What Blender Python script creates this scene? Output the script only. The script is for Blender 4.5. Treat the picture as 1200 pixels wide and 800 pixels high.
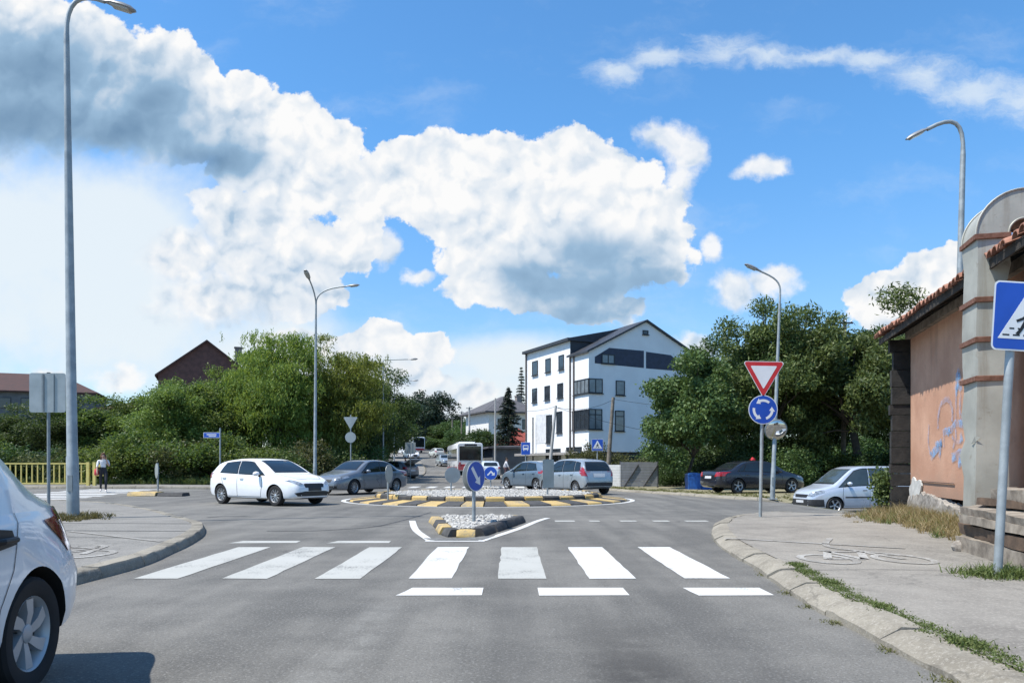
import bpy, bmesh, math, random
import numpy as np
from mathutils import Vector, Matrix
from mathutils.bvhtree import BVHTree
from mathutils.geometry import tessellate_polygon

for _o in list(bpy.data.objects):
    bpy.data.objects.remove(_o)
scene = bpy.context.scene
COL = scene.collection
R = math.radians

# ------------------------------------------------------------------ camera
EYE = 1.25
cam_data = bpy.data.cameras.new("camera")
cam = bpy.data.objects.new("camera", cam_data)
COL.objects.link(cam)
cam.location = (0, 0, EYE)
cam.rotation_euler = (R(90), 0, 0)
cam_data.lens = 27.0
cam_data.sensor_width = 36.0
cam_data.sensor_fit = 'HORIZONTAL'
cam_data.shift_y = 145 / 1200
cam_data.clip_start = 0.05
cam_data.clip_end = 6000
scene.camera = cam

# ------------------------------------------------------------------ light
SUN_EL, SUN_AZ = 60.0, 22.0          # azimuth: degrees behind the camera's left
sx, sy = -math.cos(R(SUN_AZ)), -math.sin(R(SUN_AZ))
SUN_DIR = Vector((sx * math.cos(R(SUN_EL)), sy * math.cos(R(SUN_EL)), math.sin(R(SUN_EL))))
sun_data = bpy.data.lights.new("sun", 'SUN')
sun_data.energy = 4.2
sun_data.angle = R(0.53)
sun_data.color = (1.0, 0.945, 0.86)
sun = bpy.data.objects.new("sun", sun_data)
COL.objects.link(sun)
sun.rotation_euler = SUN_DIR.to_track_quat('Z', 'Y').to_euler()
sun.location = (-30, -10, 60)

scene.view_settings.view_transform = 'Standard'
scene.view_settings.look = 'None'
scene.view_settings.exposure = 0.72
scene.view_settings.gamma = 1.0
scene.view_settings.use_curve_mapping = False
scene.render.engine = 'CYCLES'
scene.cycles.max_bounces = 6
scene.cycles.diffuse_bounces = 3
scene.cycles.transparent_max_bounces = 6
scene.cycles.use_denoising = True

# ------------------------------------------------------------------ world: Nishita sky with cumulus
world = bpy.data.worlds.new("World")
scene.world = world
world.use_nodes = True


class NB:
    """tiny node expression builder"""
    def __init__(s, tree):
        s.t = tree

    def n(s, typ, **kw):
        nd = s.t.nodes.new(typ)
        for k, v in kw.items():
            setattr(nd, k, v)
        return nd

    def plug(s, sock, v):
        if v is None:
            return
        if isinstance(v, bpy.types.NodeSocket):
            s.t.links.new(v, sock)
        else:
            sock.default_value = v

    def m(s, op, a, b=None, c=None, clamp=False):
        nd = s.n('ShaderNodeMath', operation=op, use_clamp=clamp)
        for i, v in enumerate((a, b, c)):
            s.plug(nd.inputs[i], v)
        return nd.outputs[0]

    def v(s, op, a, b=None, scale=None):
        nd = s.n('ShaderNodeVectorMath', operation=op)
        s.plug(nd.inputs[0], a)
        if b is not None:
            s.plug(nd.inputs[1], b)
        if scale is not None:
            s.plug(nd.inputs['Scale'], scale)
        return nd.outputs['Value'] if op in ('LENGTH', 'DOT_PRODUCT') else nd.outputs[0]

    def step(s, x, lo, hi, a=0.0, b=1.0):
        nd = s.n('ShaderNodeMapRange', interpolation_type='SMOOTHSTEP')
        s.plug(nd.inputs[0], x)
        nd.inputs[1].default_value = lo
        nd.inputs[2].default_value = hi
        nd.inputs[3].default_value = a
        nd.inputs[4].default_value = b
        return nd.outputs[0]

    def noise(s, vec, scale, detail=4, rough=0.5, out=0, dist=0.0):
        nd = s.n('ShaderNodeTexNoise')
        s.plug(nd.inputs['Vector'], vec)
        nd.inputs['Scale'].default_value = scale
        nd.inputs['Detail'].default_value = detail
        nd.inputs['Roughness'].default_value = rough
        nd.inputs['Distortion'].default_value = dist
        return nd.outputs[out]

    def voro(s, vec, scale, smooth=0.4, detail=0.0, feature='SMOOTH_F1'):
        nd = s.n('ShaderNodeTexVoronoi', feature=feature)
        s.plug(nd.inputs['Vector'], vec)
        nd.inputs['Scale'].default_value = scale
        nd.inputs['Detail'].default_value = detail
        if feature == 'SMOOTH_F1':
            nd.inputs['Smoothness'].default_value = smooth
        return nd.outputs['Distance']

    def mix(s, f, a, b):
        nd = s.n('ShaderNodeMix', data_type='RGBA')
        s.plug(nd.inputs[0], f)
        s.plug(nd.inputs[6], a)
        s.plug(nd.inputs[7], b)
        return nd.outputs[2]

    def blobs(s, p, lst, k=0.25):
        acc = None
        for (cx, cy, rx, ry) in lst:
            d = s.v('SUBTRACT', p, (cx / 100, cy / 100, 0))
            d = s.v('MULTIPLY', d, (100 / rx, 100 / ry, 0))
            e = s.m('SUBTRACT', 1.0, s.v('LENGTH', d))
            acc = e if acc is None else s.m('SMOOTH_MAX', acc, e, k)
        return acc


# cloud layout; direction coordinates: 100 * (x / y) * 9 + 600 across, 545 - 900 * (z / y) down
CUMULUS = [  # cx, cy, rx, ry
    (210, 95, 75, 50), (265, 115, 70, 48), (330, 150, 70, 48), (385, 175, 58, 46), (300, 190, 70, 42), (395, 215, 55, 40),
    (345, 215, 70, 52), (262, 250, 52, 40), (215, 305, 62, 48), (300, 290, 85, 60), (380, 290, 60, 44), (250, 350, 95, 42), (340, 340, 85, 40),
    (60, 90, 175, 85), (-60, 100, 160, 120), (130, 140, 165, 60), (200, 150, 110, 45), (10, 30, 90, 60), (105, 35, 50, 45), (28, 20, 60, 45),
    (475, 190, 50, 28), (525, 190, 66, 46), (585, 195, 76, 52), (640, 205, 82, 60), (680, 200, 72, 66), (735, 240, 76, 62),
    (770, 270, 48, 52), (640, 270, 128, 75), (720, 300, 105, 52), (590, 300, 88, 62), (600, 340, 85, 40), (660, 350, 65, 34), (530, 240, 52, 52), (450, 215, 50, 45),
    (425, 240, 50, 42), (410, 280, 44, 46), (480, 235, 50, 34), (560, 330, 60, 46), (700, 365, 60, 24), 
    
    (1055, 345, 66, 34), (1105, 322, 56, 44), (1140, 305, 44, 36), (1015, 352, 34, 20), (1180, 335, 60, 45), (1060, 375, 80, 30),
    (445, 400, 48, 26), (410, 415, 60, 32), (350, 410, 60, 30), (450, 385, 20, 18), (500, 410, 45, 22), (480, 440, 60, 26), (510, 470, 60, 20), (560, 455, 40, 16),
]
SMALL = [(448, 290, 24, 32), (488, 320, 22, 18), (885, 203, 44, 22), (835, 292, 18, 26), (738, 377, 22, 12), (868, 338, 48, 26), (905, 330, 40, 22), (800, 410, 54, 28), (60, 440, 46, 22), (140, 445, 50, 24), (782, 158, 46, 26), (800, 180, 34, 40), (795, 210, 30, 34)]   # loose scraps
SOFT = [  # broad thin veils
    (40, 270, 300, 140), (160, 265, 150, 95), (130, 370, 320, 120), (-100, 330, 260, 220), (420, 450, 260, 70), (600, 420, 160, 45), (560, 470, 200, 60), (120, 320, 220, 130), (300, 420, 200, 90),
]
DARK = [  # undersides
    (20, 140, 240, 90), (-90, 130, 230, 120), (150, 155, 170, 62), (245, 185, 110, 40), (40, 80, 170, 70), (180, 120, 90, 50),
    (690, 335, 140, 52), (755, 330, 80, 44), (620, 325, 85, 46), (670, 365, 100, 30), (700, 295, 90, 40),
    (1080, 380, 80, 12),
]
WISP = [(720, 85, 46, 26), (770, 68, 60, 22), (845, 58, 60, 26), (900, 66, 70, 20), (960, 66, 70, 17), (1020, 72, 70, 20), (1080, 88, 70, 26),
        (1140, 108, 70, 30), (1200, 122, 70, 36), (1270, 150, 80, 44)]

# node group: billowing relief at a point of direction space
grp = bpy.data.node_groups.new("cumulus_billows", 'ShaderNodeTree')
grp.interface.new_socket("P", in_out='INPUT', socket_type='NodeSocketVector')
grp.interface.new_socket("Height", in_out='OUTPUT', socket_type='NodeSocketFloat')
gb = NB(grp)
gi, go = gb.n('NodeGroupInput'), gb.n('NodeGroupOutput')
P1 = gi.outputs[0]
vv1 = gb.voro(P1, 1.55, 0.55, 0)
vv2 = gb.voro(gb.v('ADD', P1, (3.3, 1.7, 0.4)), 3.7, 0.40, 1.0)
vv3 = gb.voro(gb.v('ADD', P1, (7.1, 2.2, 1.4)), 10.0, 0.35, 1.0)
h = gb.m('MULTIPLY', gb.m('SUBTRACT', 0.42, vv1), 0.70)
h = gb.m('ADD', h, gb.m('MULTIPLY', gb.m('SUBTRACT', 0.42, vv2), 0.42))
h = gb.m('ADD', h, gb.m('MULTIPLY', gb.m('SUBTRACT', 0.42, vv3), 0.10))
grp.links.new(h, go.inputs[0])

wt = world.node_tree
wt.nodes.clear()
wb = NB(wt)
tc = wb.n('ShaderNodeTexCoord').outputs['Generated']
sep = wb.n('ShaderNodeSeparateXYZ')
wt.links.new(tc, sep.inputs[0])
dy_ = wb.m('MAXIMUM', sep.outputs[1], 0.06)
uu = wb.m('ADD', wb.m('MULTIPLY', wb.m('DIVIDE', sep.outputs[0], dy_), 9.0), 6.0)
vv = wb.m('SUBTRACT', 5.45, wb.m('MULTIPLY', wb.m('DIVIDE', sep.outputs[2], dy_), 9.0))
cmb = wb.n('ShaderNodeCombineXYZ')
wt.links.new(uu, cmb.inputs[0])
wt.links.new(vv, cmb.inputs[1])
P = cmb.outputs[0]
w1 = wb.v('SCALE', wb.v('SUBTRACT', wb.noise(P, 1.3, 7, 0.60, 1), (0.5, 0.5, 0.5)), scale=0.60)
P1 = wb.v('ADD', P, w1)
fb = wb.noise(P, 4.0, 8, 0.66)
base = wb.blobs(P1, CUMULUS)


def billow(vec):
    g = wb.n('ShaderNodeGroup')
    g.node_tree = grp
    wt.links.new(vec, g.inputs[0])
    return g.outputs[0]


B1 = billow(P1)
PR = wb.v('ADD', P1, (-0.09, -0.15, 0))
H = wb.m('ADD', wb.m('ADD', wb.m('MULTIPLY', base, 1.7), B1), wb.m('MULTIPLY', wb.m('SUBTRACT', fb, 0.5), 0.55))
dn = wb.v('ADD', P, wb.v('SCALE', wb.v('SUBTRACT', wb.noise(P, 1.0, 3, 0.45, 1), (0.5, 0.5, 0.5)), scale=0.45))
fuzzy = wb.step(wb.blobs(dn, [(190, 340, 210, 130), (60, 200, 230, 50), (420, 450, 140, 50), (520, 470, 130, 40)], 0.3), -0.1, 0.7)
alpha = wb.m('ADD', wb.m('MULTIPLY', wb.step(H, -0.01, 0.17), wb.m('SUBTRACT', 1.0, fuzzy)), wb.m('MULTIPLY', wb.step(H, -0.35, 0.75), fuzzy))
front = wb.step(sep.outputs[1], 0.05, 0.25)
scraps = wb.m('ADD', wb.m('MULTIPLY', wb.blobs(P1, SMALL), 1.5), wb.m('ADD', wb.m('MULTIPLY', B1, 0.8), wb.m('MULTIPLY', wb.m('SUBTRACT', fb, 0.5), 0.9)))
alpha = wb.m('MAXIMUM', alpha, wb.step(scraps, -0.05, 0.75, 0.0, 0.93))
alpha = wb.m('MULTIPLY', alpha, front)
soft_n = wb.m('MULTIPLY', wb.m('SUBTRACT', wb.noise(P, 1.0, 6, 0.55), 0.5), 1.1)
veil = wb.step(wb.m('ADD', wb.blobs(P, SOFT, 0.4), soft_n), 0.0, 0.75, 0.0, 0.92)
veil = wb.m('MULTIPLY', veil, front)
wv = wb.v('SCALE', wb.v('SUBTRACT', wb.noise(P, 2.2, 5, 0.6, 1), (0.5, 0.5, 0.5)), scale=0.42)
PW = wb.v('ADD', P, wv)
stretch = wb.v('MULTIPLY', PW, (0.55, 1.8, 1))
wn = wb.m('MULTIPLY', wb.m('SUBTRACT', wb.noise(stretch, 2.4, 8, 0.66), 0.5), 1.5)
wisp = wb.m('MULTIPLY', wb.step(wb.m('ADD', wb.blobs(PW, WISP, 0.3), wn), 0.0, 1.05, 0.0, 0.70), front)
thin_n = wb.noise(wb.v('MULTIPLY', PW, (0.5, 1.4, 1)), 0.9, 6, 0.6)
thin = wb.m('MULTIPLY', wb.step(thin_n, 0.50, 0.80, 0.0, 0.22), front)

dark = wb.step(wb.blobs(dn, DARK, 0.45), -0.15, 1.05)
# soft modelling of the puffs: >0 faces the sun
ra = wb.m('SUBTRACT', wb.voro(PR, 1.75, 0.30), wb.voro(P1, 1.75, 0.30))
rb = wb.m('SUBTRACT', wb.voro(wb.v('ADD', PR, (3.3, 1.7, 0.4)), 4.2, 0.22, 1.0), wb.voro(wb.v('ADD', P1, (3.3, 1.7, 0.4)), 4.2, 0.22, 1.0))
relief = wb.m('ADD', wb.m('MULTIPLY', ra, 0.66), wb.m('MULTIPLY', rb, 0.40))
relief = wb.m('MINIMUM', wb.m('MAXIMUM', relief, -0.4), 0.3)
low = wb.step(wb.blobs(dn, [(330, 350, 230, 120), (250, 260, 120, 60), (420, 440, 160, 50)], 0.3), 0.0, 1.0, 0.0, 0.13)
relief = wb.m('ADD', relief, wb.m('MULTIPLY', wb.m('SUBTRACT', wb.noise(P1, 1.6, 5, 0.55), 0.52), 0.36))
relief = wb.m('MULTIPLY', relief, wb.m('SUBTRACT', 1.0, wb.m('MULTIPLY', dark, 0.75)))
thick = wb.step(H, 0.1, 0.9)
lum = wb.m('ADD', 0.93, wb.m('MULTIPLY', relief, 0.55))
lum = wb.m('SUBTRACT', wb.m('SUBTRACT', lum, low), wb.m('MULTIPLY', dark, wb.step(uu, 3.2, 5.0, 0.60, 0.47)))
lum = wb.m('MAXIMUM', wb.m('MINIMUM', lum, 1.06), 0.20)
ccol = wb.n('ShaderNodeValToRGB')
cr = ccol.color_ramp
cr.elements[0].position = 0.18
cr.elements[0].color = (0.11, 0.215, 0.36, 1)
cr.elements[1].position = 1.0
cr.elements[1].color = (0.93, 0.93, 0.93, 1)
e = cr.elements.new(0.55)
e.color = (0.31, 0.47, 0.65, 1)
e = cr.elements.new(0.8)
e.color = (0.70, 0.77, 0.85, 1)
wt.links.new(lum, ccol.inputs[0])

sky = wb.n('ShaderNodeTexSky', sky_type='NISHITA')
sky.sun_disc = False
sky.sun_elevation = R(SUN_EL)
sky.sun_rotation = math.atan2(SUN_DIR.x, SUN_DIR.y)
sky.altitude = 300
sky.air_density = 1.0
sky.dust_density = 0.25
sky.ozone_density = 1.6
bg_sky = wb.n('ShaderNodeBackground')
wt.links.new(wb.v('MULTIPLY', sky.outputs[0], wb.mix(wb.step(sep.outputs[2], 0.02, 0.42), (0.70, 0.80, 0.88, 1), (0.58, 1.00, 1.24, 1))), bg_sky.inputs[0])
bg_sky.inputs[1].default_value = 0.115
CLOUD_GAIN = 0.635
bg_veil = wb.n('ShaderNodeBackground')
bg_veil.inputs[0].default_value = (0.80, 0.87, 0.91, 1)
bg_veil.inputs[1].default_value = CLOUD_GAIN
bg_cloud = wb.n('ShaderNodeBackground')
wt.links.new(ccol.outputs[0], bg_cloud.inputs[0])
bg_cloud.inputs[1].default_value = CLOUD_GAIN
bg_gnd = wb.n('ShaderNodeBackground')
bg_gnd.inputs[0].default_value = (0.16, 0.16, 0.14, 1)
bg_gnd.inputs[1].default_value = 0.6


def mixsh(f, a, b):
    nd = wb.n('ShaderNodeMixShader')
    wt.links.new(f, nd.inputs[0])
    wt.links.new(a, nd.inputs[1])
    wt.links.new(b, nd.inputs[2])
    return nd.outputs[0]


v_all = wb.m('MAXIMUM', wb.m('MAXIMUM', veil, wisp), thin)
sh = mixsh(v_all, bg_sky.outputs[0], bg_veil.outputs[0])
sh = mixsh(alpha, sh, bg_cloud.outputs[0])
sh = mixsh(wb.step(sep.outputs[2], -0.03, -0.01), bg_gnd.outputs[0], sh)
wo = wb.n('ShaderNodeOutputWorld')
wt.links.new(sh, wo.inputs[0])
world.cycles.sampling_method = 'MANUAL'
world.cycles.sample_map_resolution = 512

# ================================================================== helpers
rng = np.random.default_rng(7)
random.seed(7)


def pchip(xs, ys):
    xs = np.asarray(xs, float)
    ys = np.asarray(ys, float)
    h = np.diff(xs)
    d = np.diff(ys) / h
    m = np.zeros_like(ys)
    for i in range(1, len(xs) - 1):
        if d[i - 1] * d[i] > 0:
            w1_, w2_ = 2 * h[i] + h[i - 1], h[i] + 2 * h[i - 1]
            m[i] = (w1_ + w2_) / (w1_ / d[i - 1] + w2_ / d[i])
    m[0], m[-1] = d[0], d[-1]

    def f(x):
        x = np.clip(x, xs[0], xs[-1])
        i = np.clip(np.searchsorted(xs, x) - 1, 0, len(h) - 1)
        t = (x - xs[i]) / h[i]
        return ((2 * t**3 - 3 * t**2 + 1) * ys[i] + (t**3 - 2 * t**2 + t) * h[i] * m[i]
                + (-2 * t**3 + 3 * t**2) * ys[i + 1] + (t**3 - t**2) * h[i] * m[i + 1])
    return f


def S(a, b, x):
    t = np.clip((np.asarray(x, float) - a) / (b - a), 0, 1)
    return t * t * (3 - 2 * t)


_rise = pchip([-50, 0, 30, 48, 60, 74, 100, 120, 150, 200, 300, 500, 1600], [0, 0, 0, 0, .06, .28, 1.3, 2.3, 3.6, 5.6, 8.5, 11, 12])


def Z(x, y):
    """height of the ground"""
    x = np.asarray(x, float)
    y = np.asarray(y, float)
    z = _rise(y)
    z = z + 0.14 * S(-11, -17, x) * S(28, 35, y) * (1 - S(60, 90, y))
    dip = -0.42 * S(10.2, 12.2, x) * S(20.5, 25.5, y) * (1 - S(31.0, 34.5, y))
    z = z - 0.10 * S(3, 9, x) * S(27, 34, y) * (1 - S(60, 80, y))
    lip = -0.13 * S(5.8, 8.4, x) * S(17.6, 20.4, y) * (1 - S(31.0, 34.5, y))
    return z + dip + lip


def G(px, py, z=0.0):
    """ground point seen at a pixel of the 1200x800 photograph"""
    D = (EYE - z) * 900 / (py - 545)
    return ((px - 600) * D / 900, D)


def U(px, D):
    return (px - 600) * D / 900


class MB:
    """collects geometry; build() links it as ONE mesh object"""
    def __init__(s):
        s.v, s.f, s.m = [], [], []

    def add(s, verts, faces, mi=0, M=None):
        o = len(s.v)
        if M is not None:
            verts = [M @ Vector(p) for p in verts]
        s.v.extend([tuple(p) for p in verts])
        for fc in faces:
            s.f.append(tuple(i + o for i in fc))
            s.m.append(mi)
        return s

    def box(s, c, d, mi=0, M=None, rz=0, rx=0, ry=0, taper=1.0):
        hx, hy, hz = d[0] / 2, d[1] / 2, d[2] / 2
        vs = [(-hx, -hy, -hz), (hx, -hy, -hz), (hx, hy, -hz), (-hx, hy, -hz),
              (-hx * taper, -hy * taper, hz), (hx * taper, -hy * taper, hz), (hx * taper, hy * taper, hz), (-hx * taper, hy * taper, hz)]
        T = Matrix.Translation(c)
        if rz or rx or ry:
            T = T @ Matrix.Rotation(rz, 4, 'Z') @ Matrix.Rotation(ry, 4, 'Y') @ Matrix.Rotation(rx, 4, 'X')
        if M is not None:
            T = M @ T
        return s.add(vs, [(0, 3, 2, 1), (4, 5, 6, 7), (0, 1, 5, 4), (1, 2, 6, 5), (2, 3, 7, 6), (3, 0, 4, 7)], mi, T)

    def tube(s, pts, rad, n=8, mi=0, M=None, caps=True, flat=None):
        pts = [Vector(p) for p in pts]
        if not hasattr(rad, '__len__'):
            rad = [rad] * len(pts)
        vs, fs = [], []
        prev = None
        for i, p in enumerate(pts):
            t = (pts[min(i + 1, len(pts) - 1)] - pts[max(i - 1, 0)])
            t = t.normalized() if t.length > 1e-9 else Vector((0, 0, 1))
            if prev is None:
                a = Vector((1, 0, 0)) if abs(t.x) < 0.9 else Vector((0, 1, 0))
            else:
                a = prev
            a = (a - t * a.dot(t)).normalized()
            prev = a
            b = t.cross(a)
            for k in range(n):
                th = 2 * math.pi * k / n
                vs.append(p + (a * math.cos(th) + b * math.sin(th)) * rad[i])
        for i in range(len(pts) - 1):
            for k in range(n):
                k2 = (k + 1) % n
                fs.append((i * n + k, i * n + k2, (i + 1) * n + k2, (i + 1) * n + k))
        if caps:
            fs.append(tuple(reversed(range(n))))
            fs.append(tuple((len(pts) - 1) * n + k for k in range(n)))
        return s.add(vs, fs, mi, M)

    def lathe(s, prof, n=24, mi=0, M=None, axis='Z'):
        """prof: (r, h) pairs"""
        vs, fs = [], []
        for (r, h_) in prof:
            for k in range(n):
                th = 2 * math.pi * k / n
                c, q = r * math.cos(th), r * math.sin(th)
                vs.append((c, q, h_) if axis == 'Z' else ((c, h_, q) if axis == 'Y' else (h_, c, q)))
        for i in range(len(prof) - 1):
            for k in range(n):
                k2 = (k + 1) % n
                f_ = (i * n + k, i * n + k2, (i + 1) * n + k2, (i + 1) * n + k)
                fs.append(f_ if axis != 'Y' else tuple(reversed(f_)))
        return s.add(vs, fs, mi, M)

    def prism(s, poly, y0, y1, mi=0, M=None, mi_side=None):
        """polygon in x-z, extruded along y"""
        n = len(poly)
        vs = [(p[0], y0, p[1]) for p in poly] + [(p[0], y1, p[1]) for p in poly]
        tris = tessellate_polygon([[Vector((p[0], p[1], 0)) for p in poly]])
        fs = [tuple(t) for t in tris] + [tuple(n + i for i in reversed(t)) for t in tris]
        s.add(vs, fs, mi, M)
        side = [(i, (i + 1) % n, n + (i + 1) % n, n + i) for i in range(n)]
        return s.add(vs, side, mi if mi_side is None else mi_side, M)

    def hprism(s, poly, z0, z1, mi=0, M=None, mi_side=None):
        n = len(poly)
        vs = [(p[0], p[1], z0) for p in poly] + [(p[0], p[1], z1) for p in poly]
        tris = tessellate_polygon([[Vector((p[0], p[1], 0)) for p in poly]])
        fs = [tuple(t) for t in tris] + [tuple(n + i for i in reversed(t)) for t in tris]
        s.add(vs, fs, mi, M)
        side = [(i, (i + 1) % n, n + (i + 1) % n, n + i) for i in range(n)]
        return s.add(vs, side, mi if mi_side is None else mi_side, M)

    def mesh(s, name, mats):
        me = bpy.data.meshes.new(name)
        me.from_pydata(s.v, [], s.f)
        if not isinstance(mats, (list, tuple)):
            mats = [mats]
        for m_ in mats:
            me.materials.append(m_)
        if len(mats) > 1:
            me.polygons.foreach_set('material_index', s.m)
        bm = bmesh.new()
        bm.from_mesh(me)
        bmesh.ops.recalc_face_normals(bm, faces=bm.faces)
        bm.to_mesh(me)
        bm.free()
        return me

    def build(s, name, mats, parent=None, smooth=None, loc=None):
        return link(name, s.mesh(name, mats), parent, smooth, loc)


def link(name, me, parent=None, smooth=None, loc=None, rz=0):
    o = bpy.data.objects.new(name, me)
    COL.objects.link(o)
    if parent is not None:
        o.parent = parent
    if loc is not None:
        o.location = loc
    if rz:
        o.rotation_euler = (0, 0, rz)
    if smooth is not None and me is not None:
        me.shade_smooth()
        me.set_sharp_from_angle(angle=R(smooth))
    return o


def thing(name, label, cat, loc=(0, 0, 0), rz=0, group=None):
    o = bpy.data.objects.new(name, None)
    COL.objects.link(o)
    o.empty_display_size = 0.2
    o.location = loc
    o.rotation_euler = (0, 0, rz)
    o['label'] = label
    o['category'] = cat
    if group:
        o['group'] = group
    return o


def tag(o, label, cat, group=None):
    o['label'] = label
    o['category'] = cat
    if group:
        o['group'] = group
    return o


def structure(o):
    o['kind'] = 'structure'
    return o


def stuff(o, label=None, cat=None):
    o['kind'] = 'stuff'
    if label:
        o['label'] = label
        o['category'] = cat
    return o


def copy_tree(o, parent=None):
    c = o.copy()
    COL.objects.link(c)
    if parent is not None:
        c.parent = parent
    for ch in list(o.children):
        copy_tree(ch, c)
    return c


# ------------------------------------------------------------------ materials
def mat(name, col, rough=0.5, metal=0.0, var=0.12, vscale=3.0, bump=0.0, bscale=60.0, coat=0.0, col2=None, spec=0.5, detail=5):
    m_ = bpy.data.materials.new(name)
    m_.use_nodes = True
    nt = m_.node_tree
    b = NB(nt)
    p = nt.nodes['Principled BSDF']
    tc_ = b.n('ShaderNodeTexCoord').outputs['Object']
    nz = b.noise(tc_, vscale, detail, 0.6)
    c = np.array(col)
    if col2 is None:
        lo, hi = c * (1 - var), np.minimum(c * (1 + var), 0.95)
    else:
        lo, hi = c, np.array(col2)
    f_ = b.step(nz, 0.3, 0.7)
    nt.links.new(b.mix(f_, (*lo, 1), (*hi, 1)), p.inputs['Base Color'])
    nt.links.new(b.step(nz, 0.25, 0.75, max(rough - .06, 0.02), min(rough + .06, 1)), p.inputs['Roughness'])
    p.inputs['Metallic'].default_value = metal
    p.inputs['Specular IOR Level'].default_value = spec
    p.inputs['Coat Weight'].default_value = coat
    p.inputs['Coat Roughness'].default_value = 0.04
    if bump:
        bn = b.n('ShaderNodeBump')
        bn.inputs['Strength'].default_value = bump
        bn.inputs['Distance'].default_value = 0.01
        nt.links.new(b.noise(tc_, bscale, 6, 0.65), bn.inputs['Height'])
        nt.links.new(bn.outputs[0], p.inputs['Normal'])
    return m_


def paint(name, col, rough=0.3, metal=0.0):
    return mat(name, col, rough, metal, 0.05, 1.2, coat=0.8)


def glass_mat(name, col=(0.012, 0.016, 0.018), rough=0.03):
    return mat(name, col, rough, 0, 0.2, 2.0, spec=0.75)


GALV = mat("galvanised_steel", (0.30, 0.33, 0.34), 0.55, 0.35, 0.18, 4.0, bump=0.1, bscale=30)
GREYPAINT = mat("grey_pole_paint", (0.20, 0.23, 0.24), 0.5, 0.1, 0.2, 3.0)
LAMPGREY = mat("lamp_housing_grey", (0.22, 0.23, 0.24), 0.45, 0.2, 0.1)
LAMPGLASS = mat("lamp_diffuser", (0.40, 0.40, 0.38), 0.2, 0, 0.1)
SIGNWHITE = mat("sign_white", (0.72, 0.73, 0.74), 0.4, 0, 0.04)
SIGNRED = mat("sign_red", (0.52, 0.030, 0.035), 0.4, 0, 0.06)
SIGNBLUE = mat("sign_blue", (0.012, 0.075, 0.42), 0.38, 0, 0.08)
SIGNBACK = mat("sign_back_grey", (0.34, 0.37, 0.37), 0.45, 0.4, 0.12, 2.0)
BLACK = mat("black_paint", (0.012, 0.012, 0.013), 0.5, 0, 0.3)
RUBBER = mat("rubber", (0.018, 0.018, 0.019), 0.8, 0, 0.3, 8)
PLASTIC = mat("black_plastic", (0.025, 0.026, 0.028), 0.6, 0, 0.2, 8)
DARKSTEEL = mat("dark_steel", (0.06, 0.06, 0.065), 0.5, 0.4, 0.2)
RUST = mat("rust", (0.11, 0.045, 0.025), 0.85, 0.1, 0.4, 14, bump=0.4, bscale=60, col2=(0.20, 0.10, 0.07))


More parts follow.
